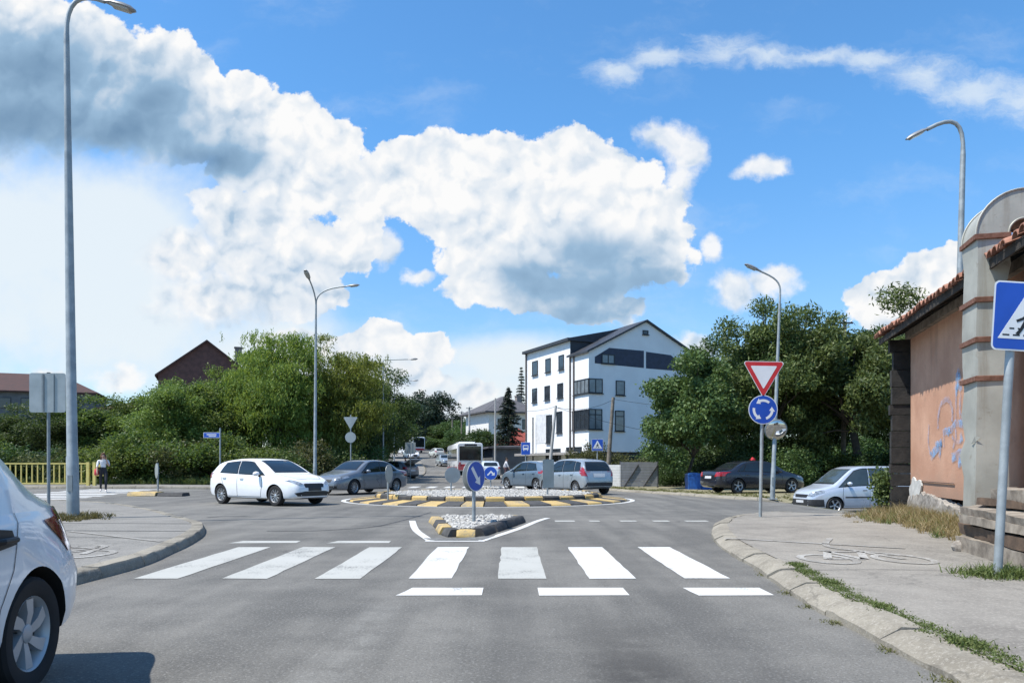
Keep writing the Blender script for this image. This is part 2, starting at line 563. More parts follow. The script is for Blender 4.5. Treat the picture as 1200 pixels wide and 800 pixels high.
def asphalt_mat():
    m_ = bpy.data.materials.new("asphalt")
    m_.use_nodes = True
    nt = m_.node_tree
    b = NB(nt)
    p = nt.nodes['Principled BSDF']
    co = b.n('ShaderNodeTexCoord').outputs['Object']
    big = b.noise(co, 0.16, 5, 0.6)
    mid = b.noise(co, 1.1, 6, 0.65)
    lane = b.noise(b.v('MULTIPLY', co, (1.4, 0.10, 1)), 1.0, 4, 0.6)
    fine = b.noise(co, 42, 4, 0.75)
    grit = b.voro(co, 55, 0.1, feature='F1')
    f_ = b.m('ADD', b.m('MULTIPLY', big, 0.35), b.m('MULTIPLY', mid, 0.3))
    f_ = b.m('ADD', f_, b.m('MULTIPLY', lane, 0.35))
    base_ = b.mix(b.step(f_, 0.40, 0.61), (0.092, 0.089, 0.081, 1), (0.168, 0.161, 0.144, 1))
    c2 = b.mix(b.m('MULTIPLY', b.step(fine, 0.50, 0.70), 0.75), base_, (0.27, 0.265, 0.25, 1))
    c2 = b.mix(b.m('MULTIPLY', b.step(grit, 0.36, 0.08), 0.68), c2, (0.045, 0.045, 0.045, 1))
    # oil and tyre dirt collected along the middle of the lane
    dm = b.noise(co, 0.9, 6, 0.68)
    sp = b.n('ShaderNodeSeparateXYZ')
    nt.links.new(co, sp.inputs[0])
    bx = b.m('SUBTRACT', 1.0, b.m('ABSOLUTE', b.m('DIVIDE', b.m('SUBTRACT', sp.outputs[0], 0.78), 0.62)), clamp=True)
    by = b.step(sp.outputs[1], 7.6, 3.6)
    oil = b.m('MULTIPLY', b.m('MULTIPLY', b.step(bx, 0, 0.9), by), b.step(dm, 0.28, 0.52))
    c2 = b.mix(b.m('MULTIPLY', oil, 0.93), c2, (0.035, 0.033, 0.031, 1))
    spots = b.step(b.noise(co, 3.2, 5, 0.65), 0.60, 0.74)
    c2 = b.mix(b.m('MULTIPLY', spots, 0.35), c2, (0.05, 0.05, 0.048, 1))
    # pale worn strip of an old lane line
    wl = b.step(b.m('ABSOLUTE', b.m('ADD', sp.outputs[0], 1.12)), 0.26, 0.05)
    wl = b.m('MULTIPLY', b.m('MULTIPLY', wl, b.step(sp.outputs[1], 7.6, 6.6)), b.step(b.noise(co, 3.0, 5, 0.7), 0.36, 0.66))
    c2 = b.mix(b.m('MULTIPLY', wl, 0.24), c2, (0.30, 0.295, 0.27, 1))
    # darker tyre paths
    tp = b.step(b.m('ABSOLUTE', b.m('SUBTRACT', b.m('ABSOLUTE', b.m('SUBTRACT', sp.outputs[0], 0.75)), 0.72)), 0.34, 0.05)
    tp = b.m('MULTIPLY', b.m('MULTIPLY', tp, b.step(sp.outputs[1], 22, 10)), b.noise(co, 1.6, 5, 0.65))
    c2 = b.mix(b.m('MULTIPLY', tp, 0.55), c2, (0.07, 0.068, 0.064, 1))
    # fine cracks
    wv_ = b.v('ADD', co, b.v('SCALE', b.v('SUBTRACT', b.noise(co, 1.4, 4, 0.6, 1), (.5, .5, .5)), scale=0.9))
    cr_ = b.voro(wv_, 0.22, feature='DISTANCE_TO_EDGE')
    crk = b.m('MULTIPLY', b.step(cr_, 0.006, 0.001), b.step(b.noise(co, 0.25, 2, 0.5), 0.5, 0.6))
    c2 = b.mix(b.m('MULTIPLY', crk, 0.7), c2, (0.03, 0.03, 0.03, 1))
    nt.links.new(c2, p.inputs['Base Color'])
    p.inputs['Roughness'].default_value = 0.86
    p.inputs['Specular IOR Level'].default_value = 0.35
    bn = b.n('ShaderNodeBump')
    bn.inputs['Strength'].default_value = 0.55
    bn.inputs['Distance'].default_value = 0.006
    nt.links.new(b.m('ADD', fine, b.m('MULTIPLY', grit, 0.6)), bn.inputs['Height'])
    nt.links.new(bn.outputs[0], p.inputs['Normal'])
    return m_


def pave_mat(name, a_, b_, grit=0.45):
    m_ = bpy.data.materials.new(name)
    m_.use_nodes = True
    nt = m_.node_tree
    b = NB(nt)
    p = nt.nodes['Principled BSDF']
    co = b.n('ShaderNodeTexCoord').outputs['Object']
    f_ = b.m('ADD', b.m('MULTIPLY', b.noise(co, 0.35, 5, 0.6), 0.5), b.m('MULTIPLY', b.noise(co, 2.2, 6, 0.7), 0.5))
    c_ = b.mix(b.step(f_, 0.36, 0.64), (*a_, 1), (*b_, 1))
    fine = b.noise(co, 36, 5, 0.75)
    c_ = b.mix(b.m('MULTIPLY', b.step(fine, 0.48, 0.70), 0.7), c_, (0.38, 0.355, 0.31, 1))
    gr_ = b.voro(co, 48, 0.1, feature='F1')
    c_ = b.mix(b.m('MULTIPLY', b.step(gr_, 0.3, 0.05), grit), c_, (0.06, 0.057, 0.052, 1))
    wv_ = b.v('ADD', co, b.v('SCALE', b.v('SUBTRACT', b.noise(co, 1.1, 4, 0.6, 1), (.5, .5, .5)), scale=1.0))
    cr_ = b.voro(wv_, 0.35, feature='DISTANCE_TO_EDGE')
    c_ = b.mix(b.m('MULTIPLY', b.step(cr_, 0.008, 0.002), 0.25), c_, (0.04, 0.04, 0.036, 1))
    nt.links.new(c_, p.inputs['Base Color'])
    p.inputs['Roughness'].default_value = 0.92
    p.inputs['Specular IOR Level'].default_value = 0.3
    bn = b.n('ShaderNodeBump')
    bn.inputs['Strength'].default_value = 0.6
    bn.inputs['Distance'].default_value = 0.008
    nt.links.new(b.m('ADD', fine, f_), bn.inputs['Height'])
    nt.links.new(bn.outputs[0], p.inputs['Normal'])
    return m_


def worn_paint(name, col, under, wear=0.62):
    m_ = bpy.data.materials.new(name)
    m_.use_nodes = True
    nt = m_.node_tree
    b = NB(nt)
    p = nt.nodes['Principled BSDF']
    co = b.n('ShaderNodeTexCoord').outputs['Object']
    w_ = b.m('ADD', b.m('MULTIPLY', b.noise(co, 1.2, 5, 0.7), 0.5), b.m('MULTIPLY', b.noise(co, 38, 4, 0.75), 0.5))
    c_ = b.mix(b.step(w_, wear - 0.06, wear + 0.06), (*col, 1), (*under, 1))
    c_ = b.mix(b.m('MULTIPLY', b.step(b.noise(co, 0.7, 4, 0.6), 0.4, 0.75), 0.3), c_, (col[0] * .72, col[1] * .72, col[2] * .69, 1))
    nt.links.new(c_, p.inputs['Base Color'])
    p.inputs['Roughness'].default_value = 0.7
    bn = b.n('ShaderNodeBump')
    bn.inputs['Strength'].default_value = 0.35
    bn.inputs['Distance'].default_value = 0.005
    nt.links.new(b.noise(co, 70, 3, 0.7), bn.inputs['Height'])
    nt.links.new(bn.outputs[0], p.inputs['Normal'])
    return m_


def leaf_mat(name, dark_, light_, trans=0.35, scale=0.6):
    m_ = bpy.data.materials.new(name)
    m_.use_nodes = True
    nt = m_.node_tree
    b = NB(nt)
    p = nt.nodes['Principled BSDF']
    out = nt.nodes['Material Output']
    geo = b.n('ShaderNodeNewGeometry')
    co = b.n('ShaderNodeTexCoord').outputs['Object']
    f_ = b.m('ADD', b.m('MULTIPLY', geo.outputs['Random Per Island'], 0.5), b.m('MULTIPLY', b.noise(co, scale, 3, 0.6), 0.5))
    c_ = b.mix(b.step(f_, 0.2, 0.8), (*dark_, 1), (*light_, 1))
    rnd = b.n('ShaderNodeObjectInfo').outputs['Random']          # every tree has its own shade of green
    hs_ = b.n('ShaderNodeHueSaturation')
    nt.links.new(b.step(rnd, 0, 1, 0.475, 0.52), hs_.inputs['Hue'])
    nt.links.new(b.step(b.m('FRACT', b.m('MULTIPLY', rnd, 7.3)), 0, 1, 0.72, 1.35), hs_.inputs['Value'])
    nt.links.new(c_, hs_.inputs['Color'])
    c_ = hs_.outputs[0]
    nt.links.new(c_, p.inputs['Base Color'])
    p.inputs['Roughness'].default_value = 0.55
    p.inputs['Specular IOR Level'].default_value = 0.35
    tr = b.n('ShaderNodeBsdfTranslucent')
    nt.links.new(b.mix(0.45, c_, (light_[0] * 1.3, light_[1] * 1.25, light_[2] * .6, 1)), tr.inputs[0])
    mx = b.n('ShaderNodeMixShader')
    mx.inputs[0].default_value = trans
    nt.links.new(p.outputs[0], mx.inputs[1])
    nt.links.new(tr.outputs[0], mx.inputs[2])
    nt.links.new(mx.outputs[0], out.inputs[0])
    return m_


BARK = mat("bark", (0.055, 0.042, 0.03), 0.95, 0, 0.4, 6, bump=0.8, bscale=14)

# ================================================================== setting
def sheet(name, poly, mats, zoff, step=1.0, skirt=0.0, mi_fn=None):
    """flat polygon laid on the ground heights, cut into cells"""
    bm = bmesh.new()
    vs = [bm.verts.new((p[0], p[1], 0)) for p in poly]
    es = [bm.edges.new((vs[i], vs[(i + 1) % len(vs)])) for i in range(len(vs))]
    bmesh.ops.triangle_fill(bm, edges=es, use_beauty=True)
    xs = [p[0] for p in poly]
    ys = [p[1] for p in poly]
    for ax, lo, hi in ((0, min(xs), max(xs)), (1, min(ys), max(ys))):
        k = math.ceil(lo / step) * step
        while k < hi:
            nrm = (1, 0, 0) if ax == 0 else (0, 1, 0)
            bmesh.ops.bisect_plane(bm, geom=bm.verts[:] + bm.edges[:] + bm.faces[:], plane_co=(k * nrm[0], k * nrm[1], 0), plane_no=nrm)
            k += step
    for v_ in bm.verts:
        v_.co.z = float(Z(v_.co.x, v_.co.y)) + zoff
    bmesh.ops.recalc_face_normals(bm, faces=bm.faces)
    if sum(f.normal.z for f in bm.faces) < 0:
        bmesh.ops.reverse_faces(bm, faces=bm.faces)
    me = bpy.data.meshes.new(name)
    bm.to_mesh(me)
    bm.free()
    me.materials.append(mats)
    return link(name, me)


# ground: one sheet out to the horizon
def grid_sheet(name, xs, ys, m_, zoff):
    X, Y = np.meshgrid(xs, ys)
    Zs = Z(X, Y) + zoff
    nx, ny = len(xs), len(ys)
    V = np.stack([X.ravel(), Y.ravel(), Zs.ravel()], 1)
    idx = np.arange(nx * ny).reshape(ny, nx)
    F = np.stack([idx[:-1, :-1].ravel(), idx[:-1, 1:].ravel(), idx[1:, 1:].ravel(), idx[1:, :-1].ravel()], 1)
    me = bpy.data.meshes.new(name)
    me.from_pydata(V.tolist(), [], F.tolist())
    me.materials.append(m_)
    me.shade_smooth()
    return link(name, me)


SOIL = mat("soil_and_short_grass", (0.075, 0.085, 0.035), 0.95, 0, 0.4, 1.5, bump=0.6, bscale=12, col2=(0.16, 0.14, 0.075))
ASPH = asphalt_mat()
gx = np.concatenate([np.linspace(-1500, -70, 14), np.arange(-66, 66, 1.5), np.linspace(70, 1500, 14)])
gy = np.concatenate([np.linspace(-300, -30, 6), np.arange(-24, 130, 1.5), np.linspace(135, 1600, 40)])
structure(grid_sheet("ground", gx, gy, SOIL, -0.03))
structure(grid_sheet("road", np.arange(-62, 42, 1.0), np.arange(-24, 47, 1.0), ASPH, 0.0))

CENTRE = [(-3.0, 44), (-3.3, 56), (-4.2, 74), (-6.8, 98), (-11.0, 120), (-17.0, 150), (-24, 185), (-30, 230), (-34, 300)]


def ribbon(name, pts, w, m_, zoff, thick=0):
    pts = np.array(pts, float)
    n = 70
    t = np.linspace(0, 1, n) * (len(pts) - 1)
    fx, fy = pchip(range(len(pts)), pts[:, 0]), pchip(range(len(pts)), pts[:, 1])
    x, y = fx(t), fy(t)
    dx, dy = np.gradient(x), np.gradient(y)
    L_ = np.hypot(dx, dy)
    nx, ny = -dy / L_, dx / L_
    mb = MB()
    offs = np.linspace(-w / 2, w / 2, 7)
    vs = []
    for i in range(n):
        for o in offs:
            X_, Y_ = x[i] - nx[i] * o, y[i] - ny[i] * o
            vs.append((X_, Y_, float(Z(X_, Y_)) + zoff))
    fs = [(i * 7 + j, i * 7 + j + 1, (i + 1) * 7 + j + 1, (i + 1) * 7 + j) for i in range(n - 1) for j in range(6)]
    mb.add(vs, fs)
    return mb.build(name, m_)


structure(ribbon("far_road", CENTRE, 8.6, ASPH, 0.006))

PAVE = pave_mat("pavement_asphalt", (0.165, 0.153, 0.134), (0.255, 0.238, 0.208))
PAVEL = pave_mat("pavement_asphalt_pale", (0.155, 0.15, 0.138), (0.215, 0.207, 0.19), 0.35)
KERB = pave_mat("kerb_concrete", (0.165, 0.148, 0.118), (0.29, 0.265, 0.215), 0.45)
VERGE = mat("dusty_verge", (0.15, 0.14, 0.075), 0.95, 0, 0.3, 1.2, bump=0.7, bscale=25, col2=(0.27, 0.245, 0.165))
KH = 0.12


def resample(pts, step, smooth=True):
    pts = np.array(pts, float)
    s_ = np.concatenate([[0], np.cumsum(np.hypot(*np.diff(pts, axis=0).T))])
    n = max(int(s_[-1] / step), 2)
    t = np.linspace(0, s_[-1], n + 1)
    return np.stack([pchip(s_, pts[:, 0])(t), pchip(s_, pts[:, 1])(t)], 1)


def offset_line(p, d):
    """positive d = to the right of the walking direction"""
    tx, ty = np.gradient(p[:, 0]), np.gradient(p[:, 1])
    l_ = np.hypot(tx, ty)
    return np.stack([p[:, 0] + ty / l_ * d, p[:, 1] - tx / l_ * d], 1)


def kerb(name, line, side, width=0.26, stone=0.9, slope=0.07, h=KH, jitter=0.012, gap=0.012, seed=1):
    """row of kerb stones; side +1: pavement to the right of the line's direction"""
    rg = np.random.default_rng(seed)
    fine = resample(line, 0.15)
    tx, ty = np.gradient(fine[:, 0]), np.gradient(fine[:, 1])
    l_ = np.hypot(tx, ty)
    nrm = np.stack([ty / l_, -tx / l_], 1) * side
    mb = MB()
    per = max(int(stone / 0.15), 2)
    i = 0
    while i < len(fine) - 1:
        j = min(i + per + int(rg.integers(-1, 2)), len(fine) - 1)
        if len(fine) - 1 - j < 2:
            j = len(fine) - 1
        dz0, dz1 = rg.normal(0, jitter, 2)
        dn = rg.normal(0, jitter)
        seg = fine[i:j + 1].copy()
        sn = nrm[i:j + 1]
        tdir = np.stack([tx, ty], 1)[i:j + 1] / l_[i:j + 1, None]
        seg[0] += tdir[0] * gap / 2
        seg[-1] -= tdir[-1] * gap / 2
        rows = []
        for k in range(len(seg)):
            u_ = k / (len(seg) - 1)
            dz = dz0 * (1 - u_) + dz1 * u_
            rough = rg.normal(0, jitter * .35, 6)
            prof = [(0.0, -0.05), (0.004, h * .35), (slope * .75, h - .016), (slope, h), (width, h + .004), (width, -0.05)]
            row = []
            for q, (o, zz) in enumerate(prof):
                X_, Y_ = seg[k] + sn[k] * (o + dn + (rough[q] if zz > 0 else 0))
                row.append((X_, Y_, float(Z(X_, Y_)) + zz + (dz + rough[(q + 3) % 6] if zz > 0 else 0)))
            rows.append(row)
        vs = [p for r in rows for p in r]
        m = len(rows)
        fs = [(a * 6 + b_, a * 6 + (b_ + 1) % 6, (a + 1) * 6 + (b_ + 1) % 6, (a + 1) * 6 + b_) for a in range(m - 1) for b_ in range(6)]
        fs += [tuple(range(6)), tuple((m - 1) * 6 + q for q in reversed(range(6)))]
        mb.add(vs, fs)
        i = j
    return structure(mb.build(name, KERB, smooth=50))


RK = [(2.5, -20), (2.5, 0), (2.53, 4.6), (2.58, 6.2), (2.66, 7.2), (2.88, 8.9), (3.02, 10.4), (3.15, 11.6), (3.55, 13.7), (4.35, 16.3),
      (5.5, 18.4), (6.7, 19.6), (8.6, 20.6), (12, 21.6), (20, 22.6), (34, 24)]
LK = [(-4.7, -20), (-4.65, 0), (-4.55, 8.0), (-4.53, 9.0), (-4.83, 11.0), (-5.4, 13.4), (-6.15, 15.3), (-7.4, 17.2), (-9.8, 20.6), (-12.9, 24.0), (-17, 26.4), (-25, 28.0), (-60, 30)]
FK = [(-60, 37.5), (-30, 37.0), (-19, 36.6), (-14, 37.2), (-10.8, 39.5), (-8.8, 43.5), (-7.9, 50), (-7.75, 56), (-8.5, 74), (-11.1, 97), (-15.2, 119), (-20.5, 145)]
VK = [(-10.5, 140), (-7.0, 121), (-2.6, 99.5), (0.15, 74.5), (1.15, 57), (1.7, 50), (3.2, 43.5), (5.0, 38.5), (7.0, 35.0), (9.0, 32.6), (10.6, 31.7), (13, 31.9), (18, 33), (36, 36)]
kerb("kerb", RK[:], +1, 0.31, 0.95, 0.15, h=.11, jitter=0.012, seed=3)
kerb("kerb", LK, -1, 0.24, 1.0, 0.05, jitter=0.004, seed=4)
kerb("kerb", FK, -1, 0.22, 1.0, 0.05, jitter=0.003, seed=5)
kerb("kerb", VK, -1, 0.22, 1.0, 0.08, h=0.10, jitter=0.006, seed=6)


def inner(line, side, w):
    return [tuple(p) for p in offset_line(resample(line, 0.5), w * side)]


structure(sheet("pavement", inner(RK, 1, 0.305) + [(34, -20)], PAVE, KH - .004))
structure(sheet("pavement", inner(LK, -1, 0.235) + [(-60, -20)], PAVEL, KH - .004, 2.0))
structure(sheet("pavement", inner(FK, -1, 0.215) + [(-30, 145), (-60, 60)], PAVEL, KH - .004, 3.0))
structure(sheet("verge", inner(VK, -1, 0.215) + [(36, 140)], VERGE, 0.10 - .004, 2.0))

# ------------------------------------------------------------------ painted markings
WHITE = worn_paint("road_paint_white", (0.56, 0.56, 0.54), (0.16, 0.16, 0.15), 0.595)
OLDWHITE = worn_paint("road_paint_worn", (0.40, 0.40, 0.37), (0.16, 0.16, 0.15), 0.57)
FADED = worn_paint("pavement_paint_faded", (0.40, 0.39, 0.36), (0.22, 0.205, 0.18), 0.48)


def quadsheet(mb, pts, zoff, mi=0):
    """flat strip given by left points and right points"""
    n = len(pts)
    vs = []
    for a_, b_ in pts:
        for k in range(3):
            t = k / 2
            X_, Y_ = a_[0] + (b_[0] - a_[0]) * t, a_[1] + (b_[1] - a_[1]) * t
            vs.append((X_, Y_, float(Z(X_, Y_)) + zoff))
    fs = [(i * 3 + k, i * 3 + k + 1, (i + 1) * 3 + k + 1, (i + 1) * 3 + k) for i in range(n - 1) for k in range(2)]
    mb.add(vs, fs, mi)


def line_mark(mb, pts, w, zoff, closed=False, step=0.2, mi=0):
    p = resample(pts, step) if len(pts) > 2 else np.array([np.array(pts[0]) + (np.array(pts[1]) - np.array(pts[0])) * t for t in np.linspace(0, 1, 6)])
    l_, r_ = offset_line(p, -w / 2), offset_line(p, w / 2)
    quadsheet(mb, list(zip(l_, r_)), zoff, mi)


mb = MB()
for x0, x1, f0, f1, mi in ((-4.17, -3.68, 0, 0, 1), (-3.2, -2.7, 0, 0, 1), (-2.17, -1.67, 0, 0, 1), (-1.16, -0.66, .02, 0, 0), (-0.157, 0.36, 0, .02, 1),
                           (0.85, 1.37, 0, 0, 0), (1.91, 2.41, 0, 0, 0)):
    jig = rng.normal(0, .012, 12)
    n = 11
    pts = []
    for i in range(n):
        y = 8.46 + (11.72 - 8.46) * i / (n - 1)
        pts.append(((x0 + f0 + rng.normal(0, .006), y + jig[0] * (i in (0, n - 1))), (x1 + f1 + rng.normal(0, .006), y + jig[1] * (i in (0, n - 1)))))
    quadsheet(mb, pts, 0.005, mi)
structure(mb.build("crosswalk_marking", [WHITE, OLDWHITE]))
mb = MB()
for a_, b_, sk in ((-1.117, -0.29, .10), (0.26, 1.13, 0), (1.79, 2.52, -.05)):
    quadsheet(mb, [((a_, 7.36), (b_, 7.38)), ((a_ + sk * .6, 7.6), (b_, 7.62)), ((a_ + sk, 7.83), (b_, 7.83))], 0.005)
for a_, b_ in ((-4.44, -3.49), (-2.87, -2.0)):
    quadsheet(mb, [((a_ - .1, 12.3), (b_ + .02, 12.35)), ((a_, 12.7), (b_, 12.7))], 0.005, 1)
structure(mb.build("stop_line_marking", [WHITE, OLDWHITE]))
mb = MB()
for x0, x1 in ((650, 673), (690, 702), (726, 745), (764, 783), (802, 828)):
    a_, b_ = G(x0, 610), G(x1, 610)
    quadsheet(mb, [((a_[0], 17.05), (b_[0], 17.05)), ((a_[0], 17.38), (b_[0], 17.38))], 0.005)
structure(mb.build("give_way_marking", [OLDWHITE]))
RC = (-0.85, 28.1)
ring = [(RC[0] + 5.2 * math.cos(t), RC[1] + 5.2 * math.sin(t)) for t in np.linspace(0, 2 * math.pi, 90)]
mb = MB()
line_mark(mb, ring, 0.16, 0.005)
line_mark(mb, [(-2.25, 17.3), (-1.85, 14.8), (-1.36, 12.75)], 0.14, 0.006)
line_mark(mb, [(-1.43, 12.66), (-0.45, 12.66)], 0.15, 0.0055)
line_mark(mb, [(-0.5, 12.7), (0.15, 15.2), (0.62, 17.4), (0.85, 18.2)], 0.14, 0.0065)
structure(mb.build("island_outline_marking", [WHITE]))
mb = MB()
for i in range(8):                                    # crossing over the far road
    x = -6.8 + i * 1.0
    quadsheet(mb, [((x, 42.2), (x + .5, 42.2)), ((x, 45.0), (x + .5, 45.0))], 0.012)
for i in range(8):                                    # crossing over the left road
    y = 28.2 + i * 1.0
    quadsheet(mb, [((-19.6, y), (-19.6, y + .5)), ((-16.2, y), (-16.2, y + .5))], 0.006)
line_mark(mb, [(-1.0, 70), (-1.6, 80), (-3.4, 98), (-7, 118)], 0.12, 0.014)
structure(mb.build("far_crosswalk_marking", [WHITE]))
# broken edge line and a sealed seam in the asphalt
SEAM = mat("bitumen_seam", (0.045, 0.045, 0.046), 0.7, 0, 0.3, 8)
mb = MB()
line_mark(mb, [G(313, 622), G(360, 622), G(400, 620), G(430, 618), G(470, 610), G(505, 600)], 0.045, 0.004)
line_mark(mb, [G(243, 606), G(262, 605), G(290, 604.5)], 0.10, 0.004)
line_mark(mb, [G(430, 618), G(470, 614), G(490, 614)], 0.03, 0.0045)
structure(mb.build("road_seam", [SEAM]))


# bicycle symbols on the two pavements
def bicycle(mb, ox, oy, sx_, sy_, z):
    def P_(a_, b_):
        return (ox + a_ * sx_, oy + b_ * sy_)
    for cx in (0.27, 0.95):
        line_mark(mb, [P_(cx + .22 * math.cos(t), .25 + .22 * math.sin(t)) for t in np.linspace(0, 2 * math.pi, 24)], 0.095, z)
    for a_, b_ in (((.27, .25), (.5, .62)), ((.5, .62), (.82, .62)), ((.82, .62), (.6, .25)), ((.6, .25), (.5, .62)), ((.27, .25), (.6, .25)),
                   ((.95, .25), (.80, .74)), ((.80, .74), (.70, .78)), ((.46, .70), (.58, .70))):
        line_mark(mb, [P_(*a_), P_(*b_)], 0.10, z + .0004)


mb = MB()
bicycle(mb, 3.45, 8.75, 1.35, 2.1, KH + .003)
zz = KH + .004
line_mark(mb, [(4.92, 11.9), (4.4, 10.6), (5.0, 9.6)], 0.09, zz)
line_mark(mb, [(3.30, 11.95), (5.35, 10.45)], 0.10, zz)
structure(mb.build("bicycle_marking", [FADED]))
mb = MB()
bicycle(mb, -6.9, 9.3, 1.5, 2.0, KH + .003)
line_mark(mb, [(-5.2, 11.4), (-7.6, 13.2)], 0.10, zz)
line_mark(mb, [(-5.3, 9.2), (-7.4, 9.2)], 0.08, zz)
structure(mb.build("bicycle_marking", [FADED]))
mb = MB()
line_mark(mb, [(-5.5, 13.2), (-8.5, 13.35), (-11, 13.1)], 0.05, KH + .002)
line_mark(mb, [(-6.2, 14.9), (-8.5, 15.0), (-13, 14.8)], 0.05, KH + .002)
line_mark(mb, [(-5.2, 12.0), (-8.5, 12.1), (-11, 12.0)], 0.03, KH + .002)
line_mark(mb, [(3.2, 8.3), (4.0, 8.35), (5.0, 8.2), (6.2, 8.5)], 0.012, KH + .002)
structure(mb.build("pavement_seam", [SEAM]))

# ================================================================== vehicles
GLASS = glass_mat("car_glass")
GLASSLIGHT = glass_mat("car_glass_lighter", (0.045, 0.06, 0.065), 0.04)
RIM = mat("alloy_rim", (0.45, 0.46, 0.47), 0.32, 0.55, 0.08)
HUBCAP = mat("hubcap_silver", (0.46, 0.47, 0.48), 0.4, 0.3, 0.1)
TYRE = mat("tyre_rubber", (0.016, 0.016, 0.017), 0.85, 0, 0.3, 9)
LAMPCLEAR = mat("headlight_lens", (0.30, 0.33, 0.36), 0.08, 0.3, 0.5, 9)
LAMPRED = mat("tail_light_red", (0.30, 0.012, 0.014), 0.10, 0, 0.35, 14, coat=1.0)
CHROME = mat("chrome", (0.6, 0.6, 0.62), 0.15, 0.9, 0.05)
PLATE = mat("number_plate", (0.55, 0.56, 0.57), 0.4, 0, 0.06)
ARCH = mat("arch_liner", (0.008, 0.008, 0.008), 0.95, 0, 0.3)
SEAMM = mat("panel_gap", (0.03, 0.03, 0.032), 0.7, 0, 0.1)


class Car:
    """body lofted from profiles: x forward from the rear bumper's end (0) to the nose (L), later centred"""
    def __init__(s, L, W, H, top, belt, plan, wheels, r, roofw=0.27, low=None, stations=72, arch=1.13, tumble=0.0):
        s.L, s.W, s.H, s.r = L, W, H, r
        s.top = pchip(*zip(*top))
        s.belt = pchip(*zip(*belt))
        s.plan = pchip(*zip(*plan))
        s.low = pchip(*zip(*(low or [(0, .34), (.25, .25), (.9, .2), (L - 1, .19), (L - .3, .2), (L, .26)])))
        s.wheels, s.roofw, s.arch = wheels, roofw, arch
        t = np.linspace(0, 1, stations)
        s.tumble = tumble
        s.xs = L * (0.5 - 0.5 * np.cos(np.pi * t)) * 0.55 + L * t * 0.45
        s.body()

    def half(s, x):
        w, zl, zt = float(s.plan(x)), float(s.low(x)), float(s.top(x))
        zb = min(float(s.belt(x)), zt - 0.035)
        gh = max(zt - zb, 0.0)
        wr = w * (0.955 - s.roofw * min(gh, .62) / .5 * (0.5 if gh > .1 else 0.5) - 0.02)
        cr = min(0.10, gh * .35 + .012)
        pts = [(0, zl), (w * .55, zl), (w * .86, zl + .005), (w * .955, zl + .045), (w * .985, zl + .15 * (zb - zl) + .03), (w * .998, zl + .45 * (zb - zl)), (w * 1.0, zl + .62 * (zb - zl)),
               (w * .992, zl + .80 * (zb - zl)), (w * .975, zb - .035), (w * .95, zb + .0)]
        a0, a1 = (w * .945, zb + .012), (wr, zt - cr)
        if s.tumble:
            f_ = 1 - s.tumble * (1 - min(max((x - .1) / .9, 0), 1))
            for q_, g_ in ((6, .35), (7, .7), (8, .95), (9, 1.0)):
                pts[q_] = (pts[q_][0] * (1 - (1 - f_) * g_), pts[q_][1])
            a0 = (a0[0] * f_, a0[1])
            wr = wr * f_
            a1 = (wr, a1[1])
        for t in (0.0, 0.33, 0.66, 1.0):
            bow = 0.018 * math.sin(math.pi * t) * min(gh / .4, 1)
            pts.append((a0[0] + (a1[0] - a0[0]) * t + bow, a0[1] + (a1[1] - a0[1]) * t if gh > .05 else zb + .008 + (zt - cr - zb) * t * .9))
        pts += [(wr * .955, zt - cr * .38), (wr * .86, zt - cr * .08), (wr * .6, zt + .004), (wr * .3, zt + .010), (0, zt + .012)]
        return pts

    def body(s):
        vs, fs = [], []
        rings = []
        for x in s.xs:
            h_ = s.half(x)
            ring_ = [(x, y, z) for (y, z) in h_] + [(x, -y, z) for (y, z) in reversed(h_[1:-1])]
            rings.append(ring_)
        n = len(rings[0])
        for r_ in rings:
            vs += r_
        for i in range(len(rings) - 1):
            for k in range(n):
                k2 = (k + 1) % n
                fs.append((i * n + k, i * n + k2, (i + 1) * n + k2, (i + 1) * n + k))
        # caps as fans of strips between mirrored points
        for i, flip in ((0, False), (len(rings) - 1, True)):
            half_n = n // 2
            for k in range(half_n):
                a_, b_ = k, k + 1
                c_, d_ = (n - k - 1) % n, (n - k) % n
                q = [i * n + a_, i * n + b_, i * n + c_, i * n + d_]
                q2 = []
                for v_ in q:
                    if v_ not in q2:
                        q2.append(v_)
                if len(q2) >= 3:
                    fs.append(tuple(reversed(q2)) if flip else tuple(q2))
        me = bpy.data.meshes.new("car_body")
        me.from_pydata(vs, [], fs)
        bm = bmesh.new()
        bm.from_mesh(me)
        bmesh.ops.recalc_face_normals(bm, faces=bm.faces)
        bm.to_mesh(me)
        bm.free()
        s.bvh_body = BVHTree.FromPolygons([Vector(v_) for v_ in vs], fs)
        # wheel arches cut with cylinders
        tmp = bpy.data.objects.new("tmp_body", me)
        COL.objects.link(tmp)
        cut = MB()
        for xw in s.wheels:
            for sd in (-1, 1):
                T = Matrix.Translation((xw, sd * (s.W / 2), s.r)) @ Matrix.Rotation(math.pi / 2, 4, 'X')
                ra = s.r * s.arch
                cut.lathe([(0.001, -.30), (ra, -.30), (ra, .22), (0.001, .22)], 48, 0, T)
        cme = cut.mesh("tmp_cut", ARCH)
        cob = bpy.data.objects.new("tmp_cut", cme)
        COL.objects.link(cob)
        md = tmp.modifiers.new("cut", 'BOOLEAN')
        md.operation = 'DIFFERENCE'
        md.solver = 'EXACT'
        md.object = cob
        dg = bpy.context.evaluated_depsgraph_get()
        ev = tmp.evaluated_get(dg)
        s.me = bpy.data.meshes.new_from_object(ev)
        bpy.data.objects.remove(tmp)
        bpy.data.objects.remove(cob)
        if len(s.me.polygons) < 100:
            s.me = me
        s.me.name = "body"

